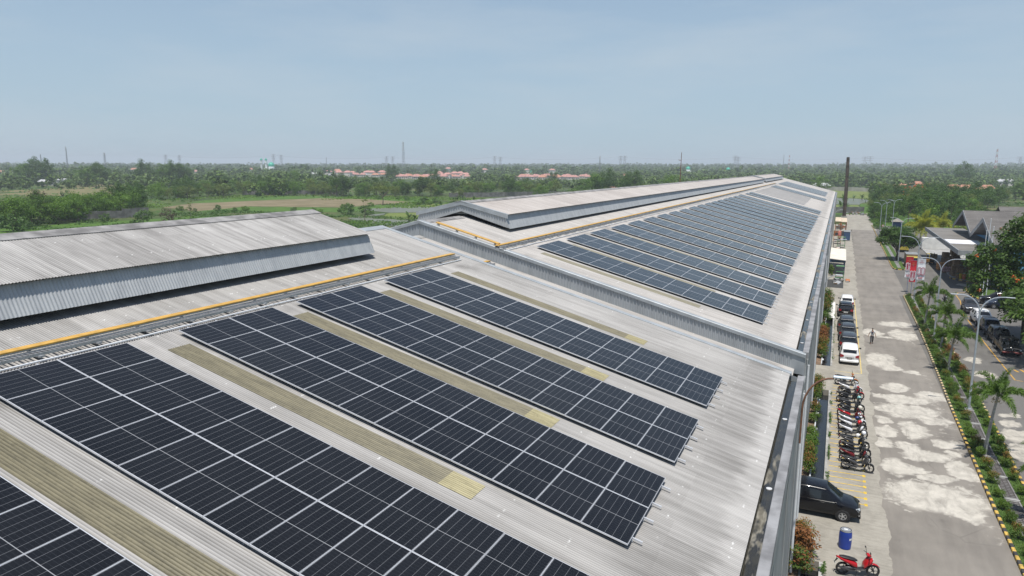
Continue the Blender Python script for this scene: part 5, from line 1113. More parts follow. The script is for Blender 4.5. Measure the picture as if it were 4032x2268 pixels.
for side, f in (('road-side', lambda y: (xkerb(y)+.17+xg(y, 0))/2+.05), ('parking-side', lambda y: (xg(y, 1)+xm(y))/2)):
    y = 37.3 if side == 'road-side' else 43.; i = 0
    while y < 117:
        k = rnd.choices(range(5), [3, 3, 3, 3, .9])[0]; s = rnd.uniform(.72, 1.02)*(1.08 if 62 < y < 85 else .92)
        shrub(f(y)+rnd.uniform(-.07, .07), y, k, s, '%s in the %s median row, %s one from the camera' % (WORD[k], side, ordn(i)), '%s median shrubs' % side); y += rnd.uniform(1.35, 1.8)*(1.22 if y < 62 else 1.0); i += 1
for i, (x, y, s) in enumerate(((19.0, 122.6, 1.2), (19.2, 124.3, 1.3), (19.6, 126, 1.2), (20.6, 127.6, 1.5))): shrub(x, y, 3 if i < 3 else 2, s, 'green shrub on the small island by the flag poles, %s one' % ordn(i), 'shrubs by the flag poles', .14)
# hedge shrubs along the hall wall
WS = [shrubmesh(i, 1.0, 1.25, m, 26, 60, .17) for i, m in ((11, L_wall), (12, L_green), (13, L_redsh))]
for i, (y, s, k, hh) in enumerate(((33.2, .85, 2, 1.0), (34.9, .95, 2, 1.05), (36.3, .62, 0, 1.2), (44.9, .55, 0, 1.5), (46.3, .58, 0, 1.6), (47.9, .60, 1, 1.4), (49.5, .58, 1, 1.3), (51.5, .52, 1, 1.2), (54.9, .50, 1, 1.1), (57.2, .50, 0, 1.1), (60., .6, 0, 1.3), (62.0, .66, 0, 1.5), (63.4, .6, 0, 1.4), (74.8, .72, 0, 1.2), (76.6, .78, 0, 1.4), (79.3, .70, 2, 1.3), (81.9, .74, 2, 1.3), (84.6, .72, 2, 1.2), (87.5, .66, 1, 1.1), (92.5, .74, 1, 1.4), (96.2, .8, 0, 1.5), (99.6, .95, 0, 1.5), (104., .95, 0, 1.6))):
    w = ['orange-tipped shrub', 'green shrub', 'red and green shrub'][k]; T = thing('shrub', (-.40-.22*(1-s) if y > 38 else -.45, y, .02), '%s against the hall wall beside the drain, %s from the camera' % (w, ordn(i)), 'shrub', 'shrubs along the hall wall', rnd.uniform(0, 6)); T.scale = (s, s, s*hh*.8); link('foliage', WS[k], T); link('stem', stm2, T)
plantz = shrubmesh(31, .6, .8, L_wall, 20, 40, .16)
T = thing('shrub', (-.3, 135.4, .0), 'tall orange-tipped shrub at the hall wall under the cream awning', 'shrub'); T.scale = (1., 1., 1.6); link('foliage', plantz, T); link('stem', stm2, T)
# turf blades and weeds
rs = np.random.RandomState(9); n = 15000; ys = rs.uniform(30, 117, n); side = rs.rand(n) < .5; t = rs.rand(n)
xs = np.where(side, np.array([xkerb(y)+.16 for y in ys])*(1-t)+np.array([xg(y, 0) for y in ys])*t, np.array([xg(y, 1) for y in ys])*(1-t)+np.array([xm(y)-.12 for y in ys])*t)
P = np.stack([xs, ys, np.full(n, .13)], 1); tg = np.stack([rs.normal(size=n)*.45, rs.normal(size=n)*.45, np.ones(n)], 1); tg /= np.linalg.norm(tg, axis=1, keepdims=True); nr = np.cross(tg, unit(rs, n)); nr /= np.linalg.norm(nr, axis=1, keepdims=True)
V, Q = leafquads(rs, P, nr, .12, .3, tg); tag(link('grass', np_mesh('grass', V, Q, leafmat('grass_blade', (.06, .12, .02), (.11, .18, .04)))), 'short green turf covering both strips of the median', 'grass', kind='stuff')
n = 900; ys = np.concatenate([rs.uniform(44.5, 63, 600), rs.uniform(33, 34.5, 100), rs.uniform(73, 100, 200)]); cl = np.sin(ys*1.7)+np.sin(ys*.9+1) ; keep = cl > -.2; ys = ys[keep]; n = len(ys)
P = np.stack([.60+rs.normal(size=n)*.05, ys, np.full(n, .12)], 1); nn = unit(rs, n)*.8+np.array([0, 0, .6]); nn /= np.linalg.norm(nn, axis=1, keepdims=True); V, Q = leafquads(rs, P, nn, .16, .4); tag(link('weeds', np_mesh('weeds', V, Q, L_bright)), 'weeds growing along the drain edge behind the motorcycles', 'weeds', kind='stuff')
# rough grass near the fields
n = 26000; ar = rs.rand(n); xs = -235+rs.rand(n)*130; ys = 118+rs.rand(n)*110; z = rise(xs, ys); w = fbm(xs*.08+9, ys*.08, 17); k = w > .47; xs, ys, z = xs[k], ys[k], z[k]; n = len(xs)
P = np.stack([xs, ys, z+.2], 1); nn = unit(rs, n)*.6+np.array([0, 0, .6]); nn /= np.linalg.norm(nn, axis=1, keepdims=True); V, Q = leafquads(rs, P, nn, .8, .5); tag(link('rough_grass', np_mesh('rough_grass', V, Q, L_bright)), 'rough green growth on the near fields behind the hall', 'ground cover', kind='stuff')
# ---------------------------------------------------------------- houses, mosque, masts
M_tile = mat('orange_roof_tile', (.42, .20, .13), .85, 0, .25, .5); M_tile2 = mat('pink_red_roof_tile', (.46, .235, .20), .85, 0, .2, .3); M_hw = mat('house_render', (.66, .62, .56), .8, 0, .12, .4); M_tin = mat('tin_roof', (.50, .50, .50), .5, .2, .2, .5); M_tealr = mat('teal_roof', (.08, .36, .30), .5)
HL = []   # azimuth, distance, half width for keeping lines of sight open
def house_kind(nm, w, d, h, rh, mr):
    a = MB(); a.bb((-w/2, -d/2, 0), (w/2, d/2, h)); r = MB(); e = .5
    r.add([(-w/2-e, -d/2-e, h-.1), (w/2+e, -d/2-e, h-.1), (w/2+e, d/2+e, h-.1), (-w/2-e, d/2+e, h-.1), (-w/2+d*.28, 0, h+rh), (w/2-d*.28, 0, h+rh)], [(0, 1, 5, 4), (2, 3, 4, 5), (1, 2, 5), (3, 0, 4), (3, 2, 1, 0)])
    wi = MB()
    for x in (-w*.3, w*.3): wi.bb((x-.5, -d/2-.03, 1), (x+.5, -d/2-.005, 2.2))
    dr = MB(); dr.bb((-.45, -d/2-.03, 0), (.45, -d/2-.005, 2.1)); o = []
    for nm2, b, m in (('wall', a, M_hw), ('roof', r, mr), ('window', wi, M_dark), ('door', dr, M_pal)): ob = b.build(nm2, m); o.append((nm2, ob.data)); bpy.data.objects.remove(ob)
    return o
HK = {'tile': house_kind('house', 9, 7, 3.2, 2.3, M_tile), 'pink': house_kind('house', 8, 7, 3.4, 2.4, M_tile2), 'tin': house_kind('house', 11, 7, 3.2, 1.6, M_tin), 'white': house_kind('house', 9, 8, 6, 2.2, M_tile2), 'teal': house_kind('house', 14, 8, 4, 1.8, M_tealr)}
hr = random.Random(5)
def house(k, x, y, s, label, group=None, los=True):
    T = thing('house', (x, y, float(rise(x, y))), label, 'house', group, hr.uniform(-.5, .5)+math.atan2(y, x)-math.pi/2); T.scale = (s,)*3
    for nm, me in HK[k]: link(nm, me, T)
    d = math.hypot(x, y)
    if los: HL.append((math.degrees(math.atan2(-x, y)), d, math.degrees(7*s/d)))
def cluster(n, th0, th1, d0, d1, kinds, label, group, s=(1., 1.25)):
    P = poisson(n, 9.5, lambda: (lambda a, d: (-math.sin(a)*d, math.cos(a)*d))(R(hr.uniform(th0, th1)), hr.uniform(d0, d1)))
    for p in P: house(hr.choice(kinds), p[0], p[1], hr.uniform(*s), label, group)
cluster(22, 34.2, 38.6, 1180, 1290, ['pink', 'tile', 'white', 'tin', 'pink'], 'pink-roofed house in the estate beyond the field belt at centre left', 'houses of the centre-left estate')
cluster(22, 30.3, 33.2, 1040, 1120, ['pink', 'pink', 'tile'], 'red-roofed house in the estate beneath the lattice mast', 'houses beneath the lattice mast')
cluster(20, 27.6, 30., 1060, 1200, ['pink', 'tile', 'white'], 'red-roofed house beside the big dark tree right of the mast', 'houses right of the lattice mast')
cluster(34, 18.2, 23.8, 1060, 1190, ['pink', 'pink', 'pink', 'tile'], 'red-roofed house in the long estate above the far ventilator', 'houses of the long red estate')
cluster(9, -9.3, -2.5, 560, 860, ['tile'], 'orange-roofed house among the trees at far right', 'orange-roofed houses at far right')
for k, x, y, s, l in (('tile', 84*.97, 689*.97, 1.25, 'orange-roofed house with pale wall in the right woods'), ('tile', 80, 540, 1.3, 'broad dark orange roof among nearer trees at right'), ('tin', 175, 1010, 1.6, 'grey-roofed building at the far right edge'), ('tin', -15, 690, 1.3, 'white-roofed shed behind the boundary wall beyond the chimney'),
                      ('tile', -1210, 722, 1.3, 'orange house at the left picture edge'), ('tin', -1180, 730, 1.2, 'pale house close to the left orange house'), ('tin', -630, 412, 1.1, 'small pale-roofed shed in the left trees'), ('tin', -706, 478, .9, 'tiny white shed left of the field trees'), ('tile', -1400, 1110, 1.5, 'orange-roofed house high in the left distance'),
                      ('tile', -985, 770, 1.2, 'orange house in the middle of the left tree belt'), ('tile', -1080, 780, 1.2, 'red house half hidden in the left tree belt'), ('teal', -1080, 935, 1.1, 'teal-roofed shed among left houses'), ('pink', -1110, 1010, 1.2, 'red-roofed house beside the teal shed'), ('tin', -1000, 940, 1.2, 'white gabled house among the left trees'), ('tin', -990, 985, 1.2, 'pale house right of the white gabled house'), ('tile', -1290, 1340, 1.4, 'orange house left of the mosque'),
                      ('tin', -760, 925, 1.5, 'grey broad-roofed building left of the red estate'), ('teal', -860, 975, .8, 'green-roofed shed near the grey broad roof'), ('tile', -950, 1230, 1.6, 'large orange pyramid roof behind the centre-left estate'), ('white', -840, 1500, 1.4, 'white two-storey house right of the estate'), ('white', -700, 1410, 1.3, 'pale house below the pylons'), ('pink', -130, 440, 1.2, 'red house among trees behind the far ventilator'), ('tile', -330, 1190, 1.2, 'orange house in the woods before the pylons'), ('tile', -150, 1230, 1.2, 'orange house in the woods above the far hall end'), ('white', -560, 1450, 1.3, 'white house behind the long red estate'), ('white', -640, 1500, 1.2, 'pale house at the left end behind the long red estate')):
    house(k, x, y, s, l)
M_green = mat('green_dome', (.03, .42, .28), .4); M_wm = mat('mosque_white', (.72, .74, .73), .7)
def mosque(x, y, s, label, mins=2):
    T = thing('mosque', (x, y, float(rise(x, y))), label, 'mosque'); T.scale = (s,)*3
    MB().bb((-7, -6, 0), (9, 6, 8)).build('wall', M_wm, T); c = MB(); c.lathe([(4.2, 10.5)]+[(4.6*math.cos(t), 12+4.8*math.sin(t)) for t in np.linspace(0, 1.5, 8)]+[(.15, 17), (.1, 18.5)], (2, 0, 0), 18); c.build('dome', M_green, T, smooth=60); c = MB(); c.lathe([(4.3, 8), (4.3, 10.6)], (2, 0, 0), 18); c.build('drum', M_wm, T)
    for k in range(mins):
        mx = (-15+k*9); c = MB(); c.lathe([(1.7, 0), (1.5, 15), (2.0, 15.3), (2.0, 16.6), (1.4, 16.8), (1.4, 19.5)], (mx, -2, 0), 10); q = c.build('minaret', M_wm, T, smooth=40); c = MB(); c.lathe([(1.7, 19.5), (1.9, 20.5), (1.2, 21.8), (.2, 22.8), (.1, 24)], (mx, -2, 0), 10); c.build('minaret_cap', M_green, q, smooth=60)
mosque(-1014, 1105, 1.3, 'white mosque with green dome and two green-capped minarets'); mosque(-503, 1199, .62, 'small green-domed mosque left of the long red estate', 0); mosque(-281, 1474, 1.0, 'pale green dome above the woods beside the thin mast', 0); mosque(-205, 1486, .9, 'small pale dome above the woods near the far pylons', 0)
for a in ((-1014, 1105, 26), (-503, 1199, 7), (-281, 1474, 8), (-205, 1486, 8)): HL.append((math.degrees(math.atan2(-a[0], a[1])), math.hypot(a[0], a[1]), math.degrees(a[2]/math.hypot(a[0], a[1])), 11.))
M_lat = mat('lattice_steel', (.24, .25, .27), .6, .2); M_latr = mat('red_lattice', (.40, .10, .07), .6); M_latw = mat('white_lattice', (.75, .75, .74), .6)
def lattice(x, y, H, w0, w1, label, r=.16, nb=12, ants=0, banded=False, name='lattice_mast', arms=0, group=None, solid=False):
    z0 = float(rise(x, y)); T = thing(name, (x, y, z0), label, 'pylon' if arms else 'mast', group); H -= z0; c = [MB(), MB()]
    for k in range(nb):
        za, zb = H*k/nb, H*(k+1)/nb; wa, wb = w0+(w1-w0)*k/nb, w0+(w1-w0)*(k+1)/nb; q = c[k % 2 if banded else 0]
        A = [(sx*wa/2, sy*wa/2, za) for sx, sy in ((-1, -1), (1, -1), (1, 1), (-1, 1))]; Bq = [(sx*wb/2, sy*wb/2, zb) for sx, sy in ((-1, -1), (1, -1), (1, 1), (-1, 1))]
        for i in range(4): q.tube([A[i], Bq[i]], r, 4, cap=False); q.tube([A[i], Bq[(i+1) % 4]], r*.6, 3, cap=False); q.tube([Bq[i], Bq[(i+1) % 4]], r*.6, 3, cap=False)
    c[0].build('tower_frame', M_latr if banded else M_lat, T)
    if banded: c[1].build('tower_frame', M_latw, T)
    for k in range(ants):
        a = MB(); z = H*(.97-.07*(k//3)); t = k*2.1; a.box((math.cos(t)*w1*.9, math.sin(t)*w1*.9, z), (.5, .5, 2.2)); a.build('antenna', M_latw, T)
    for k in range(arms):
        a = MB(); z = H*(.98-.13*k); L = w0*(.9 if k != 1 else 1.15); a.tube([(-L, 0, z), (0, 0, z+.8), (L, 0, z)], r*.9, 4); a.tube([(-L, 0, z), (0, 0, z-1.2), (L, 0, z)], r*.7, 4); a.build('cross_arm', M_lat, T)
lattice(-648, 1010, 56, 4.6, 1.5, 'tall lattice phone mast above the red-roofed estate', .15, 16, 12)
lattice(-1237, 849, 47, 2.2, .8, 'thin mast at far left', .2, 14, 3); lattice(-1203, 896, 37.5, 3.2, 1.6, 'shorter mast with wide top right of the thin left mast', .22, 10, 6); lattice(-1258, 817, 33.6, 1.6, .8, 'small mast over the large left trees', .18, 8)
lattice(288, 1777, 59, 5, 1.6, 'red and white banded mast at far right', .3, 9, 6, True); lattice(-111, 1797, 46.7, 3, 1.2, 'small red and white banded mast left of the chimney', .25, 9, 0, True); lattice(-123, 1796, 47.9, 1.2, .6, 'thin grey mast beside the small banded mast', .18, 9)
lattice(-389, 1240, 37, 2.4, .8, 'mast with forked top above the long red estate', .16, 9, 5); lattice(-1120, 1409, 36.5, 1.4, .7, 'thin mast right of the mosque', .16, 8)
for i, (x, y, h) in enumerate(((-1615, 1776, 50.3), (-1598, 1791, 48.5), (-1341, 1990, 46.8), (-1325, 2001, 46.9), (-1038, 2164, 49.9), (-1021, 2172, 47.8), (-655, 2310, 52.9), (-642, 2313, 53.6), (-306, 2381, 54.6), (-297, 2381, 51.0), (61, 2399, 51.8), (75, 2399, 52.7), (437, 2360, 51.4), (-1826, 1557, 45.4), (-1802, 1585, 44.4))):
    where = ['just right of the mosque', 'just right of the mosque, second of the pair', 'left of the tall lattice mast', 'left of the tall lattice mast, nearer to it', 'in the middle right of the lattice mast', 'in the middle, second of its pair', 'above the red estate', 'above the red estate, second of its pair', 'above the far hall', 'above the far hall, second of its pair', 'right of the chimney', 'right of the chimney, second of its pair', 'at the right picture edge', 'left of the mosque', 'left of the mosque, second of its pair'][i]
    lattice(x, y, h, 9, 2.2, 'hazy power pylon on the horizon %s' % where, .28, 7, 0, False, 'power_pylon', 3, 'power pylons on the horizon')
c = MB()
for (a, b) in (((-1826, 1557, 44), (-1615, 1776, 48)), ((-1615, 1776, 48), (-1341, 1990, 45)), ((-1341, 1990, 45), (-1038, 2164, 47)), ((-1038, 2164, 47), (-650, 2311, 51)), ((-650, 2311, 51), (-302, 2381, 51)), ((-302, 2381, 51), (68, 2399, 50)), ((68, 2399, 50), (437, 2360, 50))):
    c.tube([(a[0]+(b[0]-a[0])*t, a[1]+(b[1]-a[1])*t, a[2]+(b[2]-a[2])*t-14*4*t*(1-t)*.6) for t in np.linspace(0, 1, 13)], .22, 3, cap=False)
tag(c.build('power_line', M_lat, None), 'thin sagging power line strung between the horizon pylons', 'power line')
M_egret = mat('white_feathers', (.8, .8, .78), .7)
for i, (x, y, s) in enumerate(((-233.7, 180.2, 1.3), (-238, 181, 1.), (-360, 303, 1.2), (-345, 306, 1.2))):
    T = thing('egret', (x, y, float(rise(x, y))), ['white egret standing in front of the old grey wall', 'smaller white egret left of the old wall end', 'white egret on the left thicket edge', 'white egret right of the thicket'][i], 'egret', None, i*1.3); T.scale = (s,)*3
    c = MB(); c.tube([(-.28, 0, .42), (-.1, 0, .5), (.1, 0, .55), (.2, 0, .68), (.16, 0, .85), (.22, 0, .98), (.29, 0, 1.0)], [.02, .11, .10, .05, .03, .04, .02], 8); c.tube([(0, -.03, .0), (0, -.03, .25), (0, -.03, .48)], [.012, .012, .03], 5); c.tube([(0, .03, .0), (0, .03, .25), (0, .03, .48)], [.012, .012, .03], 5); c.build('egret_body', M_egret, T, smooth=60)
    c = MB(); c.tube([(.28, 0, 1.0), (.42, 0, .98)], [.018, .004], 5); c.build('beak', M_yt, T)
# ---------------------------------------------------------------- distant woods (one mass)
rs = np.random.RandomState(4)
def base_tree(seed, n, size):
    r = np.random.RandomState(seed); C = crown_pts(r, 9, 1., 1., .95, 1.05, -.95, .4); V, Q = cloud(r, C, r.uniform(.8, 1.2, len(C))*.42, n, size, .5, .8, .8); return V.reshape(-1, 4, 3)
def woods(name, label, N, d0, d1, variants, mask, hs, rng, mt, logd=True, th=(-16, 66)):
    d = np.exp(rng.uniform(np.log(d0), np.log(d1), N)) if logd else np.sqrt(rng.uniform(d0**2, d1**2, N)); t = rng.uniform(*th, N); x, y = -np.sin(np.radians(t))*d, np.cos(np.radians(t))*d
    h = rng.uniform(*hs, N)*(.75+.6*vnoise(x*.012+40, y*.012+7, 3)); z = rise(x, y); top = z+h
    keep = mask(x, y, d, t)
    for (ht, hd, hw, *zz) in HL:
        clear = (np.abs(t-ht) < hw*.95) & ((rng.rand(N) < .82) | (hd > 1450)); los = 18.3+(rise(-math.sin(math.radians(ht))*hd, math.cos(math.radians(ht))*hd)+(zz[0] if zz else 2.2)-18.3)*d/hd
        keep &= ~(clear & (d < hd+6) & ((top > los) | (np.abs(d-hd) < 9)))
    x, y, z, h = x[keep], y[keep], z[keep], h[keep]; n = len(x); out = []; k = rng.randint(0, len(variants), n)
    for vi, Vb in enumerate(variants):
        i = np.where(k == vi)[0]; a = rng.uniform(0, 6.28, len(i)); w = h[i]*rng.uniform(.42, .66, len(i)); ca, sa = np.cos(a), np.sin(a)
        X = Vb[None, :, :, 0]*ca[:, None, None]-Vb[None, :, :, 1]*sa[:, None, None]; Y = Vb[None, :, :, 0]*sa[:, None, None]+Vb[None, :, :, 1]*ca[:, None, None]
        out.append(np.stack([X*w[:, None, None]+x[i][:, None, None], Y*w[:, None, None]+y[i][:, None, None], Vb[None, :, :, 2]*(h[i]*.5)[:, None, None]+z[i][:, None, None]], -1).reshape(-1, 3))
    V = np.concatenate(out); o = link(name, np_mesh(name, V, np.arange(len(V)).reshape(-1, 4), mt)); tag(o, label, 'woods', kind='stuff'); print(name, n, len(V)//4); return o
def mask_mid(x, y, d, t):
    f = fbm(x*.009+3, y*.009, 12); left = t > 36; open_ = (f < .50) & left & (d < 640); midopen = (f < .46) & (d < 620) & (t > 8) & ~left
    field_ = (t > 52) & (d > 560) & (d < 640)
    near_r = (t < 3) & (x < 22) & (d < 700); road = (np.abs(x) < 24) & (d < 640) & (y > 0)
    return ~(open_ | midopen | near_r | road | field_) & (rs.rand(len(x)) < np.clip((d-380)/260, .45, 1))
var1 = [base_tree(i, 21, .34) for i in (1, 2, 3, 4)]; var2 = [base_tree(i, 7, .56) for i in (5, 6, 7)]
woods('woods', 'broken belts of trees beyond the fields, paling with distance', 4300, 455, 1150, var1, mask_mid, (4., 11.5), rs, [L_far], False)
woods('far_woods', 'hazy far woods running to the horizon', 8500, 1100, 4600, var2, lambda x, y, d, t: rs.rand(len(x)) < .97, (6, 13.5), rs, [L_far])
n = 9000; d = np.sqrt(rs.uniform(300**2, 700**2, n)); t = rs.uniform(-14, 64, n); x, y = -np.sin(np.radians(t))*d, np.cos(np.radians(t))*d; k = (fbm(x*.03, y*.03, 22) > .5) & ((t > 8) | (x > 30)) & ~((x > -300) & (x < -196) & (y < 345) & (y > 210)); x, y = x[k], y[k]; n = len(x)
P = np.stack([x, y, rise(x, y)+.35], 1); nn = unit(rs, n)*.55+np.array([0, 0, .7]); nn /= np.linalg.norm(nn, axis=1, keepdims=True); V, Q = leafquads(rs, P, nn, 2.0, .6); tag(link('scrub', np_mesh('scrub', V, Q, L_bright)), 'low green scrub scattered over the open fields', 'scrub', kind='stuff')
n = 26000; x = rs.uniform(-340, -110, n); y = rs.uniform(190, 385, n); f1_ = fbm(x*.035, y*.035, 41); inb = (x > -288) & (x < -206) & (y > 235) & (y < 338) ; pad = (x > -186) & (y > 190) & (y < 322)
k = (f1_ > .47) & ~(inb & (f1_ < .66)) & ~(pad & (f1_ < .60)); x, y = x[k], y[k]; n = len(x)
P = np.stack([x, y, rise(x, y)+.22], 1); nn = unit(rs, n)*.6+np.array([0, 0, .6]); nn /= np.linalg.norm(nn, axis=1, keepdims=True); V, Q = leafquads(rs, P, nn, .95, .5); tag(link('field_weeds', np_mesh('field_weeds', V, Q, L_mid)), 'weedy growth scattered over the grass strips and field edges', 'weeds', kind='stuff')
# ---------------------------------------------------------------- cars
def paint(nm, c, rough=.25): return mat(nm, c, rough, .0, .03, 1., .25, .3)
P_white = paint('white_car_paint', (.78, .78, .77)); P_black = paint('black_car_paint', (.006, .0065, .009), .2); P_grey = paint('charcoal_car_paint', (.035, .037, .042), .25); P_navy = paint('navy_car_paint', (.014, .022, .045), .25); P_dkg = paint('old_black_paint', (.009, .010, .010), .4)
M_tail = mat('red_tail_lens', (.26, .010, .012), .2, 0, .05, 1., .6, .5); M_head = mat('clear_head_lens', (.65, .68, .70), .12, .2); M_plate = mat('black_plate', (.02, .02, .02), .5); M_platew = mat('white_plate', (.75, .75, .73), .5); M_trim = mat('black_trim', (.02, .02, .021), .6); M_chrome = mat('chrome_trim', (.75, .76, .78), .12, .9)
ST_MPV = [(-2.10, .74, .34, .86, .95, .70), (-2.05, .82, .26, .99, 1.04, .74), (-1.93, .84, .24, 1.01, 1.52, .64), (-1.6, .85, .22, 1.0, 1.63, .66), (-.5, .86, .21, .98, 1.68, .67), (.45, .86, .21, .95, 1.62, .65), (1.25, .86, .21, .93, 1.02, .72), (1.75, .83, .22, .86, .92, .66), (2.03, .76, .24, .74, .80, .58), (2.10, .66, .30, .62, .66, .5)]
ST_SUV = [(-2.15, .76, .38, .90, 1.0, .70), (-2.08, .86, .30, 1.06, 1.10, .76), (-1.78, .88, .27, 1.08, 1.56, .64), (-1.4, .89, .26, 1.06, 1.70, .66), (-.4, .89, .25, 1.03, 1.74, .68), (.35, .89, .25, 1.0, 1.68, .66), (1.10, .89, .25, .99, 1.12, .76), (1.85, .87, .26, .95, 1.02, .70), (2.10, .80, .28, .84, .90, .62), (2.18, .70, .34, .70, .74, .54)]
_CS = {}
def carshell(S_, pm):
    key = (id(S_), pm.name)
    if key in _CS: return _CS[key]
    roof = [i for i in range(len(S_)) if S_[i][4]-S_[i][3] > .25]; c0, c1 = roof[0], roof[-1]
    # extra stations for the pillars
    def lerp(a, b, t): return tuple(a[k]+(b[k]-a[k])*t for k in range(6))
    st = []; kind = []
    for i in range(len(S_)-1):
        if i == c0-1: cuts = [(.0, 'x'), (.10, 'R'), (.90, 'x')]
        elif i == c1: cuts = [(.0, 'x'), (.07, 'F'), (.93, 'x')]
        elif i == c0: cuts = [(.0, 'x'), (.45, 'S')]
        elif c0 < i < c1:
            mid = (c0+c1)//2+1
            cuts = [(.0, 'S'), (.92, 'x')] if i == mid-1 else ([(.0, 'S'), (.86, 'x')] if i == c1-1 else [(.0, 'S')])
        else: cuts = [(.0, 'x')]
        for t, k in cuts: st.append(lerp(S_[i], S_[i+1], t)); kind.append(k)
    st.append(S_[-1]); n = len(st); V = []; m_ = 16
    for (yy, w, zl, zb, zt, ht) in st:
        rf = min(1, max(0, (zt-zb-.05)/.3)); e = ht+.03
        pts = [(0, zl), (w*.78, zl), (w*.96, zl+.09), (w, (zl+zb)/2+.05), (w*.985, zb-.03), (w*.955, zb+.02), (e, zt-.05-.04*rf), (e-.07, zt-.012), (0, zt+.03)]
        V += [(p[0], yy, p[1]) for p in pts]+[(-p[0], yy, p[1]) for p in pts[-2:0:-1]]
    F = []; M = []
    for i in range(n-1):
        for k in range(m_):
            F.append([i*m_+k, i*m_+(k+1) % m_, (i+1)*m_+(k+1) % m_, (i+1)*m_+k]); kk = k if k < 8 else m_-1-k
            M.append(1 if kk == 7 and kind[i] == 'F' else 2 if kk == 7 and kind[i] == 'R' else 3 if kk == 5 and kind[i] == 'S' and k < 8 else 4 if kk == 5 and kind[i] == 'S' else 0)
    F.append(list(range(m_-1, -1, -1))); M.append(0); F.append([(n-1)*m_+k for k in range(m_)]); M.append(0)
    me = bpy.data.meshes.new('shell'); me.from_pydata(V, [], F)
    for k in range(5): me.materials.append(pm if k == 0 else M_glass)
    me.polygons.foreach_set('material_index', M); o = bpy.data.objects.new('shell', me); col.objects.link(o); o.modifiers.new('s', 'SUBSURF').levels = 2
    dg = bpy.context.evaluated_depsgraph_get(); ev = o.evaluated_get(dg).to_mesh(); co = [tuple(v.co) for v in ev.vertices]; P = [(list(p.vertices), p.material_index) for p in ev.polygons]; o.evaluated_get(dg).to_mesh_clear(); bpy.data.objects.remove(o); out = []
    for k, nm in ((0, 'body'), (1, 'windscreen'), (2, 'rear_window'), (3, 'side_window'), (4, 'side_window')):
        fs = [f for f, q in P if q == k]; ids = {v: j for j, v in enumerate(sorted({v for f in fs for v in f}))}
        x = bpy.data.meshes.new(nm); x.from_pydata([co[v] for v in ids], [], [[ids[v] for v in f] for f in fs]); x.materials.append(pm if k == 0 else M_glass); x.update(); x.shade_smooth(); out.append((nm, x))
    _CS[key] = out; return out
def car(x, y, rz, label, stn, pm, rear_dark=False, plate=M_plate, rails=False, group=None, z=0., rearlamp=True):
    T = thing('car', (x, y, z), label, 'car', group, rz); S_ = stn
    for nm, me in carshell(stn, pm): link(nm, me, T)
    W_ = S_[3][1]; ye = S_[0][0]; yf = S_[-1][0]; zb = S_[1][3]
    for yy in (-1.32, 1.30):
        for s in (-1, 1):
            a = MB(); a.lathe([(.36, -.02), (.36, .02)], (s*(W_-.03), yy, .34), 18, 0, 'x'); a.build('wheel_arch', M_trim, T); wheel(T, s*(W_-.085), yy, .33, .22)
    for s in (-1, 1):
        a = MB(); a.add([(s*.80, ye-.012, zb-.28), (s*.50, ye-.03, zb-.20), (s*.50, ye-.012, zb-.06), (s*.80, ye+.02, zb+.06), (s*.86, ye+.30, zb+.04), (s*.865, ye+.28, zb-.2)], [(0, 1, 2, 3), (3, 4, 5, 0)] if s < 0 else [(3, 2, 1, 0), (0, 5, 4, 3)]); a.build('tail_light', M_tail, T)
        zf = S_[-2][3]; a = MB(); a.add([(s*.74, yf-.10, zf-.10), (s*.46, yf-.005, zf-.09), (s*.44, yf-.03, zf+.02), (s*.79, yf-.25, zf+.06)], [(0, 1, 2, 3)] if s > 0 else [(3, 2, 1, 0)]); a.v = [(p[0], p[1]+.03, p[2]+.01) for p in a.v]; a.build('headlight', M_head, T)
        a = MB(); a.box((s*(W_+.10), .92, 1.03), (.2, .13, .15), bev=.04); a.build('wing_mirror', M_trim if pm is P_white else pm, T, smooth=50)
        if rails: a = MB(); a.tube([(s*.6, -1.5, 1.70), (s*.6, -1.2, 1.75), (s*.6, .1, 1.75), (s*.6, .35, 1.68)], .02, 6); a.build('roof_rail', M_galv, T)
    a = MB(); a.bb((-.80, ye-.05, .30), (.80, ye+.10, .50), bev=.03); a.build('rear_bumper', M_trim if rear_dark else pm, T); a = MB(); a.bb((-.72, yf-.10, .26), (.72, yf+.05, .46), bev=.03); a.build('front_bumper', M_trim if rear_dark else pm, T)
    a = MB(); a.bb((-.42, yf-.06, .48), (.42, yf+.035, .62)); a.build('grille', M_trim, T)
    for yy, k in ((ye-.045, -1), (yf+.05, 1)):
        zz = .62 if k < 0 else .36; a = MB(); a.bb((-.22, yy-.008, zz), (.22, yy+.008, zz+.13)); q = a.build('number_plate', plate, T); a = MB()
        for j in range(6): a.bb((-.17+j*.06, yy+k*.009-.001, zz+.035), (-.135+j*.06, yy+k*.009+.001, zz+.095))
        a.build('plate_print', M_platew if plate is M_plate else M_plate, q)
    a = MB(); a.bb((-.40, ye-.035, .76), (.40, ye-.01, .79)); a.build('tailgate_trim', M_chrome, T); a = MB(); a.bb((-.60, S_[2][0]-.16, S_[2][4]-.02), (.60, S_[2][0]+.12, S_[2][4]+.035), bev=.015); a.build('spoiler', pm, T)
    a = MB(); a.tube([(0, S_[2][0]-.06, zb+.10), (.32, S_[2][0]-.03, zb+.16)], .012, 5); a.build('wiper', M_trim, T)
    a = MB()
    for s in (-1, 1):
        for yy in (-.65, .28): a.bb((s*(W_-.02)-.008, yy-.09, .88), (s*(W_-.02)+.012, yy+.09, .915))
    a.build('door_handle', M_chrome, T)
    a = MB()
    for s in (-1, 1): a.bb((s*(W_-.035)-.012, -1.6, S_[3][3]-.03), (s*(W_-.035)+.012, .95, S_[3][3]+.0))
    a.build('belt_trim', M_chrome if pm is P_black else M_trim, T)
    return T
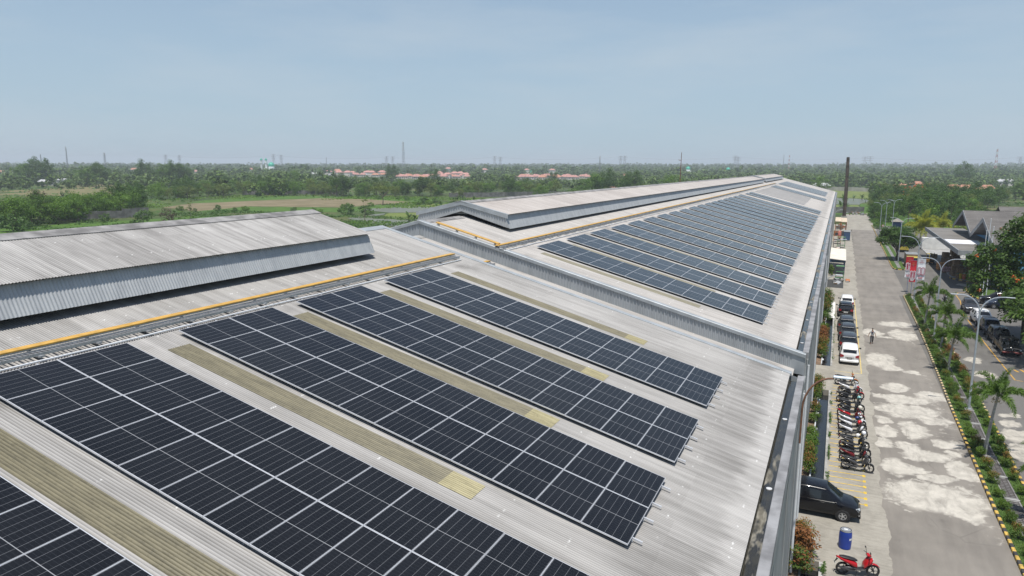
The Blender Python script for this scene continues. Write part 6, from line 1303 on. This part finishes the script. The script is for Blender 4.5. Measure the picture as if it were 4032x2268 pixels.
gl = 'cars parked in line along the hall'
car(2.0, 75.2, 0, 'white people carrier with red tail lights, nearest in the row by the hall', ST_MPV, P_white, False, M_plate, False, gl)
car(1.95, 80.5, 0, 'charcoal car directly in front of the nearest white car', ST_MPV, P_grey, False, M_platew, False, gl)
car(1.9, 85.2, 0, 'dark car with bright red tail lights, third in the row by the hall', ST_SUV, P_grey, True, M_platew, False, gl)
car(1.78, 89.8, R(1), 'dark hatchback with glinting rear window, fourth in the row', ST_MPV, P_grey, False, M_plate, False, gl)
car(1.75, 99.2, R(1), 'black sport utility car with white plate behind the far white car', ST_SUV, P_black, True, M_platew, True, gl)
car(1.95, 104.6, 0, 'white sport utility car at the far end of the row by the hall', ST_SUV, P_white, True, M_plate, True, gl)
car(.10, 40.15, R(-90), 'shiny black people carrier coming out of the hall door', ST_MPV, P_black, False, M_plate)
g2 = 'cars parked under the trees'
car(16.6, 108.4, R(178), 'dark sport utility car facing the camera, farthest of the tree-side row', ST_SUV, P_grey, True, M_platew, False, g2)
car(16.65, 100.2, R(184), 'white sport utility car facing the camera beside the trees', ST_SUV, P_white, True, M_plate, False, g2)
car(16.7, 94.9, R(180), 'navy car in tree shade just before the white sport utility car', ST_MPV, P_navy, False, M_plate, False, g2)
car(16.75, 90.0, R(182), 'dark saloon in deep shade behind the old pickup', ST_MPV, P_black, False, M_plate, False, g2)
car(20.9, 116, R(90), 'black car half hidden behind the white flag poles', ST_SUV, P_black, True, M_platew, True); car(21.0, 113, R(95), 'blue-black car under the flowering tree behind the pole shrubs', ST_MPV, P_navy)
# old pickup facing the camera
T = thing('pickup', (16.65, 85.3, 0), 'old black pickup with red bumper and bright grille in the shade', 'pickup', None, R(180))
c = MB(); c.bb((-.78, -2.2, .42), (.78, 2.1, .62)); c.bb((-.82, 1.0, .55), (.82, 2.15, .98), bev=.08); c.build('body', P_dkg, T, smooth=40)
c = MB(); pr = [(-.35, .6), (1.05, .6), (1.05, 1.0), (.62, 1.60), (-.28, 1.64), (-.38, 1.0)]
for s in (-.78, .78): c.v += [(s*(.9 if p[1] > 1.2 else 1), p[0], p[1]) for p in pr]
c.f = [[5, 4, 3, 2, 1, 0], [6, 7, 8, 9, 10, 11]]+[[i, (i+1) % 6, 6+(i+1) % 6, 6+i] for i in range(6)]; c.m = [0]*8; c.build('cab', P_dkg, T)
c = MB(); c.quad((-.70, 1.06, 1.04), (.70, 1.06, 1.04), (.62, .68, 1.56), (-.62, .68, 1.56)); c.build('windscreen', M_glass, T)
for s in (-1, 1): c = MB(); c.quad((s*.785, -.2, 1.03), (s*.785, .9, 1.03), (s*.715, .55, 1.54), (s*.715, -.2, 1.54)); c.build('side_window', M_glass, T)
c = MB(); c.bb((-.80, -2.2, .62), (-.74, -.45, 1.0)); c.bb((.74, -2.2, .62), (.80, -.45, 1.0)); c.bb((-.74, -2.2, .62), (.74, -2.14, 1.0)); c.bb((-.74, -.51, .62), (.74, -.45, 1.1)); c.build('cargo_bed', P_dkg, T)
c = MB(); c.bb((-.62, 2.15, .68), (.62, 2.18, .70)); c.bb((-.62, 2.15, .88), (.62, 2.18, .91)); c.bb((-.04, 2.15, .7), (.04, 2.18, .88)); c.build('grille', M_chrome, T)
for s in (-1, 1): c = MB(); c.lathe([(.09, 2.14), (.09, 2.19)], (0, 0, 0), 12, 0, 'y'); c.v = [(p[0]+s*.68, p[1], p[2]+.79) for p in c.v]; c.build('headlight', M_head, T)
c = MB(); c.bb((-.84, 2.12, .42), (.84, 2.28, .58), bev=.03); c.build('front_bumper', mat('red_bumper', (.20, .03, .025), .5), T)
c = MB(); c.bb((-.24, 2.285, .44), (.24, 2.30, .57)); c.build('number_plate', M_plate, T)
for yy in (1.35, -1.4):
    for s in (-.68, .68): wheel(T, s, yy, .32, .18)
# ---------------------------------------------------------------- motorcycles
M_seat = mat('black_seat_vinyl', (.016, .016, .017), .55); M_eng = mat('dark_engine_metal', (.06, .06, .062), .45, .5); M_mir = mat('mirror_black', (.02, .02, .02), .3)
def bikemeshes():
    K = {}
    def lo(secs, n=10):           # loft of superellipse sections: (y, z, halfw, halfh)
        c = MB()
        for (y, z, w, h) in secs:
            for k in range(n): a = 2*math.pi*k/n; c.v.append((w*math.copysign(abs(math.cos(a))**.8, math.cos(a)), y, z+h*math.copysign(abs(math.sin(a))**.8, math.sin(a))))
        for i in range(len(secs)-1):
            for k in range(n): c.f.append([i*n+k, i*n+(k+1) % n, (i+1)*n+(k+1) % n, (i+1)*n+k]); c.m.append(0)
        c.f.append(list(range(n-1, -1, -1))); c.m.append(0); e = (len(secs)-1)*n; c.f.append([e+k for k in range(n)]); c.m.append(0); return c
    K['engine'] = lo([(-.62, .30, .05, .06), (-.40, .33, .11, .12), (-.1, .34, .10, .10), (.05, .33, .05, .06)])
    K['footboard'] = lo([(-.20, .36, .13, .05), (.05, .31, .15, .035), (.25, .33, .14, .05), (.36, .45, .10, .08)])
    K['seat'] = lo([(-.78, .84, .07, .03), (-.6, .82, .12, .05), (-.35, .78, .13, .05), (-.12, .73, .11, .05), (-.04, .70, .06, .03)])
    K['tail_panel'] = lo([(-.90, .82, .03, .03), (-.74, .74, .11, .07), (-.45, .64, .15, .11), (-.2, .56, .15, .14), (-.05, .48, .10, .12)])
    K['leg_shield'] = lo([(.22, .50, .16, .14), (.36, .66, .19, .16), (.44, .82, .17, .12), (.47, .93, .10, .06)])
    K['front_fairing'] = lo([(.36, .60, .10, .10), (.50, .70, .14, .14), (.58, .78, .10, .09), (.62, .80, .04, .04)])
    K['front_fender'] = lo([(.40, .50, .03, .02), (.52, .585, .06, .035), (.66, .60, .065, .03), (.80, .55, .055, .03), (.90, .46, .03, .02)])
    K['handlebar_cover'] = lo([(.34, 1.0, .10, .05), (.44, 1.0, .15, .07), (.52, .97, .08, .04)])
    c = MB(); c.tube([(-.32, .34, 1.02), (-.18, .42, 1.0), (0, .44, .98), (.18, .42, 1.0), (.32, .34, 1.02)], .016, 6); K['handlebar'] = c
    c = MB(); c.tube([(-.07, .45, .75), (-.075, .64, .30)], .022, 6); c.tube([(.07, .45, .75), (.075, .64, .30)], .022, 6); K['fork'] = c
    c = MB(); c.tube([(.12, .0, .26), (.15, -.35, .27), (.16, -.5, .33), (.16, -.88, .44)], [.02, .03, .055, .05], 8); K['exhaust'] = c
    c = MB(); c.tube([(.05, -.25, .3), (.09, -.64, .29)], .03, 6); c.tube([(-.1, -.2, .32), (-.1, -.64, .29)], .04, 6); K['swing_arm'] = c
    c = MB(); c.bb((-.10, -.98, .50), (.10, -.965, .60)); K['number_plate'] = c
    c = MB(); c.tube([(0, -.86, .74), (0, -.97, .58)], .03, 5); K['rear_mudguard'] = c
    c = MB(); c.box((0, -.90, .80), (.14, .05, .06), bev=.015); K['tail_light'] = c
    c = MB(); c.box((0, .60, .82), (.16, .05, .08), bev=.02); K['headlight'] = c
    c = MB(); c.tube([(.04, -.05, .28), (.17, -.12, .02)], .014, 5); K['side_stand'] = c
    return K
BM = bikemeshes(); BMESH = {}
def bikepart(nm, m):
    k = (nm, m.name)
    if k not in BMESH: ob = BM[nm].build(nm, m, None, smooth=45); BMESH[k] = ob.data; bpy.data.objects.remove(ob)
    return BMESH[k]
_tw = {}
def bike(x, y, rz, label, pc, pc2, group=None, rimm=None, lean=.1, z=0.):
    T = thing('motorcycle', (x, y, z), label, 'motorcycle', group, rz); T.rotation_euler = (0, -lean, rz); T.scale = (1.3, 1.02, 1.0)
    for nm in BM: link(nm, bikepart(nm, {'engine': M_eng, 'footboard': M_trim, 'seat': M_seat, 'tail_panel': pc, 'leg_shield': pc2, 'front_fairing': pc, 'front_fender': pc2, 'handlebar_cover': pc2, 'handlebar': M_eng, 'fork': M_eng, 'exhaust': M_eng, 'swing_arm': M_eng, 'number_plate': M_platew, 'rear_mudguard': M_trim, 'tail_light': M_tail, 'headlight': M_head, 'side_stand': M_eng}[nm]), T)
    for yy in (-.64, .64):
        c = MB(); r = .285; c.lathe([(r*.72, -.03), (r*.95, -.045), (r, -.02), (r, .02), (r*.95, .045), (r*.72, .03)], (0, yy, r), 20, 0, 'x', cap=False); t = c.build('wheel', M_ty, T, smooth=40); c = MB()
        for k in range(5): a = k*2*math.pi/5; c.tube([(0, yy, r), (0, yy+math.cos(a)*r*.72, r+math.sin(a)*r*.72)], .016, 5)
        c.lathe([(.05, -.05), (.05, .05)], (0, yy, r), 10, 0, 'x'); c.lathe([(r*.70, -.025), (r*.74, -.03), (r*.74, .03), (r*.70, .025)], (0, yy, r), 18, 0, 'x', cap=False); c.build('rim', rimm or M_eng, t)
    for s in (-1, 1): c = MB(); c.tube([(s*.22, .42, 1.0), (s*.26, .40, 1.18)], .009, 5); c.box((s*.28, .39, 1.22), (.12, .03, .08), bev=.012); c.build('mirror', M_mir, T)
    return T
B_blk = paint('bike_black', (.014, .014, .016)); B_gry = paint('bike_dark_grey', (.06, .06, .063)); B_wht = paint('bike_white', (.70, .71, .74)); B_red = paint('bike_red', (.42, .012, .018)); B_org = paint('bike_orange', (.55, .16, .02)); B_dred = paint('bike_dark_red', (.14, .012, .015))
gm = 'motorcycles parked side by side along the drain'
BK = [(66.0, B_blk, B_org, 'black motorcycle with orange front standing apart at the far end'), (63.6, B_wht, B_wht, 'white and grey scooter next to the orange one'), (62.2, B_blk, B_red, 'black motorcycle with bright red front cowl'), (60.9, B_blk, B_blk, 'black motorcycle with open rear wheel next to the red-fronted one'), (58.8, B_blk, B_gry, 'black motorcycle carrying the teal helmet'),
      (57.5, B_blk, B_blk, 'black scooter between the teal and cream helmets'), (56.3, B_red, B_dred, 'long red scooter carrying the cream helmet'), (55.2, B_wht, B_wht, 'white scooter beside the long red scooter'), (54.2, B_wht, B_blk, 'white scooter carrying the navy helmet'), (52.9, B_wht, B_gry, 'white and silver scooter carrying the red helmet'),
      (50.6, B_gry, B_blk, 'grey black scooter carrying two white helmets'), (49.3, B_blk, B_blk, 'black scooter just behind the two nearest scooters of the row'), (48.1, B_dred, B_blk, 'dark scooter with red stripe, second nearest in the row'), (46.8, B_gry, B_gry, 'dark grey scooter, nearest end of the row')]
for i, (y, a, b, l) in enumerate(BK): bike(1.98+[.0, .0, .1, -.1, .05, -.02, .0, .04, .06, .08, .12, .16, .14, .25][i]-(.25 if i == 0 else 0), y, R(-90)+rnd.uniform(-.06, .06), l, a, b, gm)
bike(2.02, 34.1, R(-90+14), 'bright red scooter with black seat at the bottom edge', B_red, B_red, None)
def helmet(x, y, z, c, label):
    T = thing('helmet', (x, y, z), label, 'helmet', 'helmets resting on the motorcycles', rnd.uniform(-1, 1)); m = mat('helmet_%d_%d' % (int(c[0]*99), int(c[2]*99)), c, .25, 0, .05, 3., .5, .5)
    h = MB(); h.lathe([(.10, -.11), (.135, -.06), (.145, 0), (.135, .06), (.105, .11), (.05, .14), (.005, .145)], (0, 0, 0), 16); h.build('shell', m, T, smooth=60); h = MB(); h.lathe([(.138, -.045), (.150, 0), (.140, .045)], (.012, 0, 0), 16, cap=False); h.v = [p for p in h.v]; h.f = [f for f in h.f if sum(h.v[i][0] for i in f)/4 > .04]; h.m = [0]*len(h.f); h.build('visor', M_glass, T, smooth=60)
    h = MB(); h.lathe([(.07, -.115), (.11, -.105)], (0, 0, 0), 12); h.build('rim_trim', M_trim, T)
for (x, y, z, c, l) in ((2.5, 58.75, 1.14, (.25, .55, .55), 'teal patterned helmet on a black motorcycle'), (2.52, 56.3, 1.14, (.72, .68, .58), 'cream helmet on the long red scooter'), (2.3, 54.2, .98, (.02, .04, .16), 'navy blue helmet on a white scooter'), (2.42, 52.9, 1.13, (.62, .01, .015), 'shiny red helmet on a white and silver scooter'), (2.28, 50.5, .99, (.75, .75, .74), 'white helmet hanging left of its twin on the grey black scooter'), (2.62, 50.75, 1.13, (.75, .76, .80), 'white helmet on the handlebar right of its twin')): helmet(x, y, z, c, l)
# blue drum
T = thing('drum', (1.5, 36.55, 0), 'blue plastic drum with white label on the paving', 'drum'); M_bl = mat('blue_drum_plastic', (.012, .045, .30), .4, 0, .12, 2.)
c = MB(); c.lathe([(.24, 0), (.28, .03), (.292, .25), (.296, .48), (.29, .75), (.268, .88), (.262, .90)], (0, 0, 0), 24); c.build('drum_body', M_bl, T, smooth=40); c = MB(); c.lathe([(.270, .895), (.278, .91), (.278, .93), (.27, .945)], (0, 0, 0), 24); c.build('clamp_ring', M_galv, T, smooth=50); c = MB(); c.lathe([(.262, .93), (.255, .955), (.23, .955), (.22, .94)], (0, 0, 0), 24); d_ = c.build('lid', mat('black_lid', (.02, .02, .03), .35), T, smooth=40)
c = MB(); c.bb((-.08, -.05, .946), (.08, .06, .957)); c.build('lid_label', M_white, d_); c = MB()
for k in range(4): a = -.95+k*.15; c.quad((.299*math.cos(a), .299*math.sin(a), .5), (.299*math.cos(a+.15), .299*math.sin(a+.15), .5), (.299*math.cos(a+.15), .299*math.sin(a+.15), .6), (.299*math.cos(a), .299*math.sin(a), .6))
c.build('side_label', M_white, T)
# ---------------------------------------------------------------- people
M_skin = mat('brown_skin', (.27, .15, .09), .6, 0, .06); M_hair = mat('black_hair', (.012, .011, .011), .7); M_tee = mat('pale_grey_tee', (.62, .64, .65), .8, 0, .08, 8.); M_trous = mat('dark_grey_trousers', (.045, .05, .06), .85, 0, .1, 8.); M_jean = mat('dark_blue_jeans', (.02, .035, .06), .85); M_dkshirt = mat('dark_green_shirt', (.02, .035, .035), .85); M_strap = mat('navy_strap', (.02, .025, .06), .8); M_shoe = mat('black_shoe', (.015, .015, .015), .6)
def skin_obj(name, J, E, m, parent, lvl=2):
    me = bpy.data.meshes.new(name); me.from_pydata([j[0] for j in J], E, []); me.materials.append(m); o = link(name, me, parent)
    md = o.modifiers.new('skin', 'SKIN'); md.use_smooth_shade = True
    for i, j in enumerate(J): v = me.skin_vertices[0].data[i]; v.radius = (j[1], j[2] if len(j) > 2 else j[1]); v.use_root = (i == 0)
    s = o.modifiers.new('subdiv', 'SUBSURF'); s.levels = lvl; s.render_levels = lvl; return o
def person(x, y, rz, label, pose, top, bot, strap=False, cap=False, z=0., s=1.):
    T = thing('person', (x, y, z), label, 'person', None, rz); T.scale = (s,)*3; p = pose
    J = [((0, 0, p['hip']), .115, .09)]; E = []
    def add(pt, r, par, r2=None): J.append((pt, r, r2 or r)); E.append((par, len(J)-1)); return len(J)-1
    H = p['hip']; sp = add((0, .01, H+.22), .115, 0, .085); ch = add((0, 0, H+.42), .145, sp, .095); nk = add((0, 0, H+.56), .052, ch); hd = add((0, .012, H+.66), .075, nk, .085); add((0, .01, H+.77), .072, hd, .082)
    nose = add((0, .098, H+.675), .014, hd); 
    for sd in (-1, 1):
        sh = add((sd*.175, 0, H+.47), .058, ch); el = add(p['elbow'][sd], .042, sh); wr = add(p['wrist'][sd], .028, el); w = Vector(p['wrist'][sd]); d = (w-Vector(p['elbow'][sd])).normalized(); pm = add(tuple(w+d*.07), .030, wr, .018)
        for k in range(4): f0 = w+d*.10+Vector((0, (k-1.5)*.02, 0)); f1 = add(tuple(f0), .010, pm); add(tuple(f0+d*(.07-.008*abs(k-1.3))+Vector((-sd*.012, 0, 0))), .008, f1)
        th_ = add(tuple(w+d*.05+Vector((-sd*.01, .035, 0))), .010, wr); add(tuple(w+d*.095+Vector((-sd*.015, .05, 0))), .008, th_)
        hp = add((sd*.095, 0, H-.06), .088, 0); kn = add(p['knee'][sd], .060, hp); an = add(p['ankle'][sd], .042, kn); add((p['ankle'][sd][0], p['ankle'][sd][1]+.13, p['ankle'][sd][2]-.05), .035, an)
    b = skin_obj('body', J, E, M_skin, T)
    # clothing
    JT = [((0, 0, H-.03), .135, .108)]; ET = []
    def addt(L, EE, pt, r, par, r2=None): L.append((pt, r, r2 or r)); EE.append((par, len(L)-1)); return len(L)-1
    a1 = addt(JT, ET, (0, .01, H+.22), .132, 0, .102); a2 = addt(JT, ET, (0, 0, H+.43), .160, a1, .110)
    for sd in (-1, 1): q = addt(JT, ET, (sd*.178, 0, H+.475), .07, a2); e = Vector(p['elbow'][sd]); s0 = Vector((sd*.175, 0, H+.47)); addt(JT, ET, tuple(s0+(e-s0)*.62), .068, q)
    addt(JT, ET, (0, 0, H+.525), .068, a2); skin_obj('shirt', JT, ET, top, T)
    JL = [((0, 0, H+.01), .138, .108)]; EL_ = []
    for sd in (-1, 1): q = addt(JL, EL_, (sd*.10, 0, H-.08), .103, 0); k = addt(JL, EL_, p['knee'][sd], .078, q); an = Vector(p['ankle'][sd]); addt(JL, EL_, (an.x, an.y, an.z+.02), .062, k)
    skin_obj('trousers', JL, EL_, bot, T)
    for sd in (-1, 1): a = p['ankle'][sd]; skin_obj('shoe', [((a[0], a[1]-.05, a[2]-.045), .045), ((a[0], a[1]+.08, a[2]-.055), .045, .035), ((a[0], a[1]+.17, a[2]-.062), .03)], [(0, 1), (1, 2)], M_shoe, T, 1)
    skin_obj('hair', [((0, -.025, H+.70), .07), ((0, -.012, H+.775), .086), ((0, .03, H+.82), .062)], [(0, 1), (1, 2)], M_hair if not cap else M_strap, T)
    e = MB()
    for sd in (-1, 1): e.lathe([(.004, .0), (.011, .004), (.004, .008)], (sd*.032, .088, H+.705), 6, 0, 'y')
    e.bb((-.025, .084, H+.618), (.025, .094, H+.626)); e.build('face_features', M_hair, T)
    if strap:
        c = MB(); c.tube([(.13, .02, H+.53), (.06, .125, H+.42), (-.06, .125, H+.24), (-.15, .03, H+.12), (-.06, -.115, H+.24), (.06, -.12, H+.42), (.13, -.02, H+.53)], .024, 6); c.build('bag_strap', M_strap, T); c = MB(); c.box((.02, .135, H+.36), (.2, .06, .12), bev=.02); c.build('sling_bag', M_strap, T)
    return T
walk = dict(hip=.90, elbow={-1: (-.27, .02, 1.13), 1: (.27, -.05, 1.13)}, wrist={-1: (-.33, .10, .90), 1: (.36, .02, .90)}, knee={-1: (-.10, -.02, .48), 1: (.10, .12, .49)}, ankle={-1: (-.11, -.16, .12), 1: (.10, .14, .10)})
stand = dict(hip=.92, elbow={-1: (-.25, .0, 1.15), 1: (.25, .03, 1.15)}, wrist={-1: (-.27, .09, .92), 1: (.22, .18, .98)}, knee={-1: (-.10, .02, .50), 1: (.11, .02, .50)}, ankle={-1: (-.11, 0, .10), 1: (.13, .02, .10)})
ride = dict(hip=.86, elbow={-1: (-.28, .18, 1.13), 1: (.28, .18, 1.13)}, wrist={-1: (-.29, .44, 1.05), 1: (.29, .44, 1.05)}, knee={-1: (-.17, .38, .70), 1: (.17, .38, .70)}, ankle={-1: (-.14, .30, .40), 1: (.14, .30, .40)})
person(4.25, 83.4, R(180+6), 'man in pale grey shirt with dark sling bag walking on the road', walk, M_tee, M_trous, True, s=.98)
person(15.1, 92.3, R(60), 'man in dark shirt and jeans standing in shade by the parked cars', stand, M_dkshirt, M_jean)
rb = bike(14.5, 114.8, R(183), 'black and silver scooter being ridden past the banners', B_blk, B_gry, None, lean=0); rid = person(14.52, 115.05, R(183), 'rider in black clothes on the moving scooter', ride, M_strap, M_trous, False, True)
helmet(14.52, 115.05, 1.64, (.02, .02, .022), 'black helmet worn by the scooter rider')
# ---------------------------------------------------------------- haze
h = MB(); h.bb((-6900, -6900, -1.8), (6900, 6900, 82)); hz = h.build('haze', []); hm = bpy.data.materials.new('haze'); hm.use_nodes = True; t_ = hm.node_tree; t_.nodes.remove(t_.nodes['Principled BSDF'])
vv = t_.nodes.new('ShaderNodeVolumePrincipled'); vv.inputs['Color'].default_value = (.86, .93, 1.0, 1); vv.inputs['Density'].default_value = .00023; vv.inputs['Anisotropy'].default_value = .0
t_.links.new(vv.outputs[0], t_.nodes['Material Output'].inputs['Volume']); hz.data.materials.append(hm); tag(hz, kind='stuff')
try: hm.cycles.homogeneous_volume = True
except Exception: pass
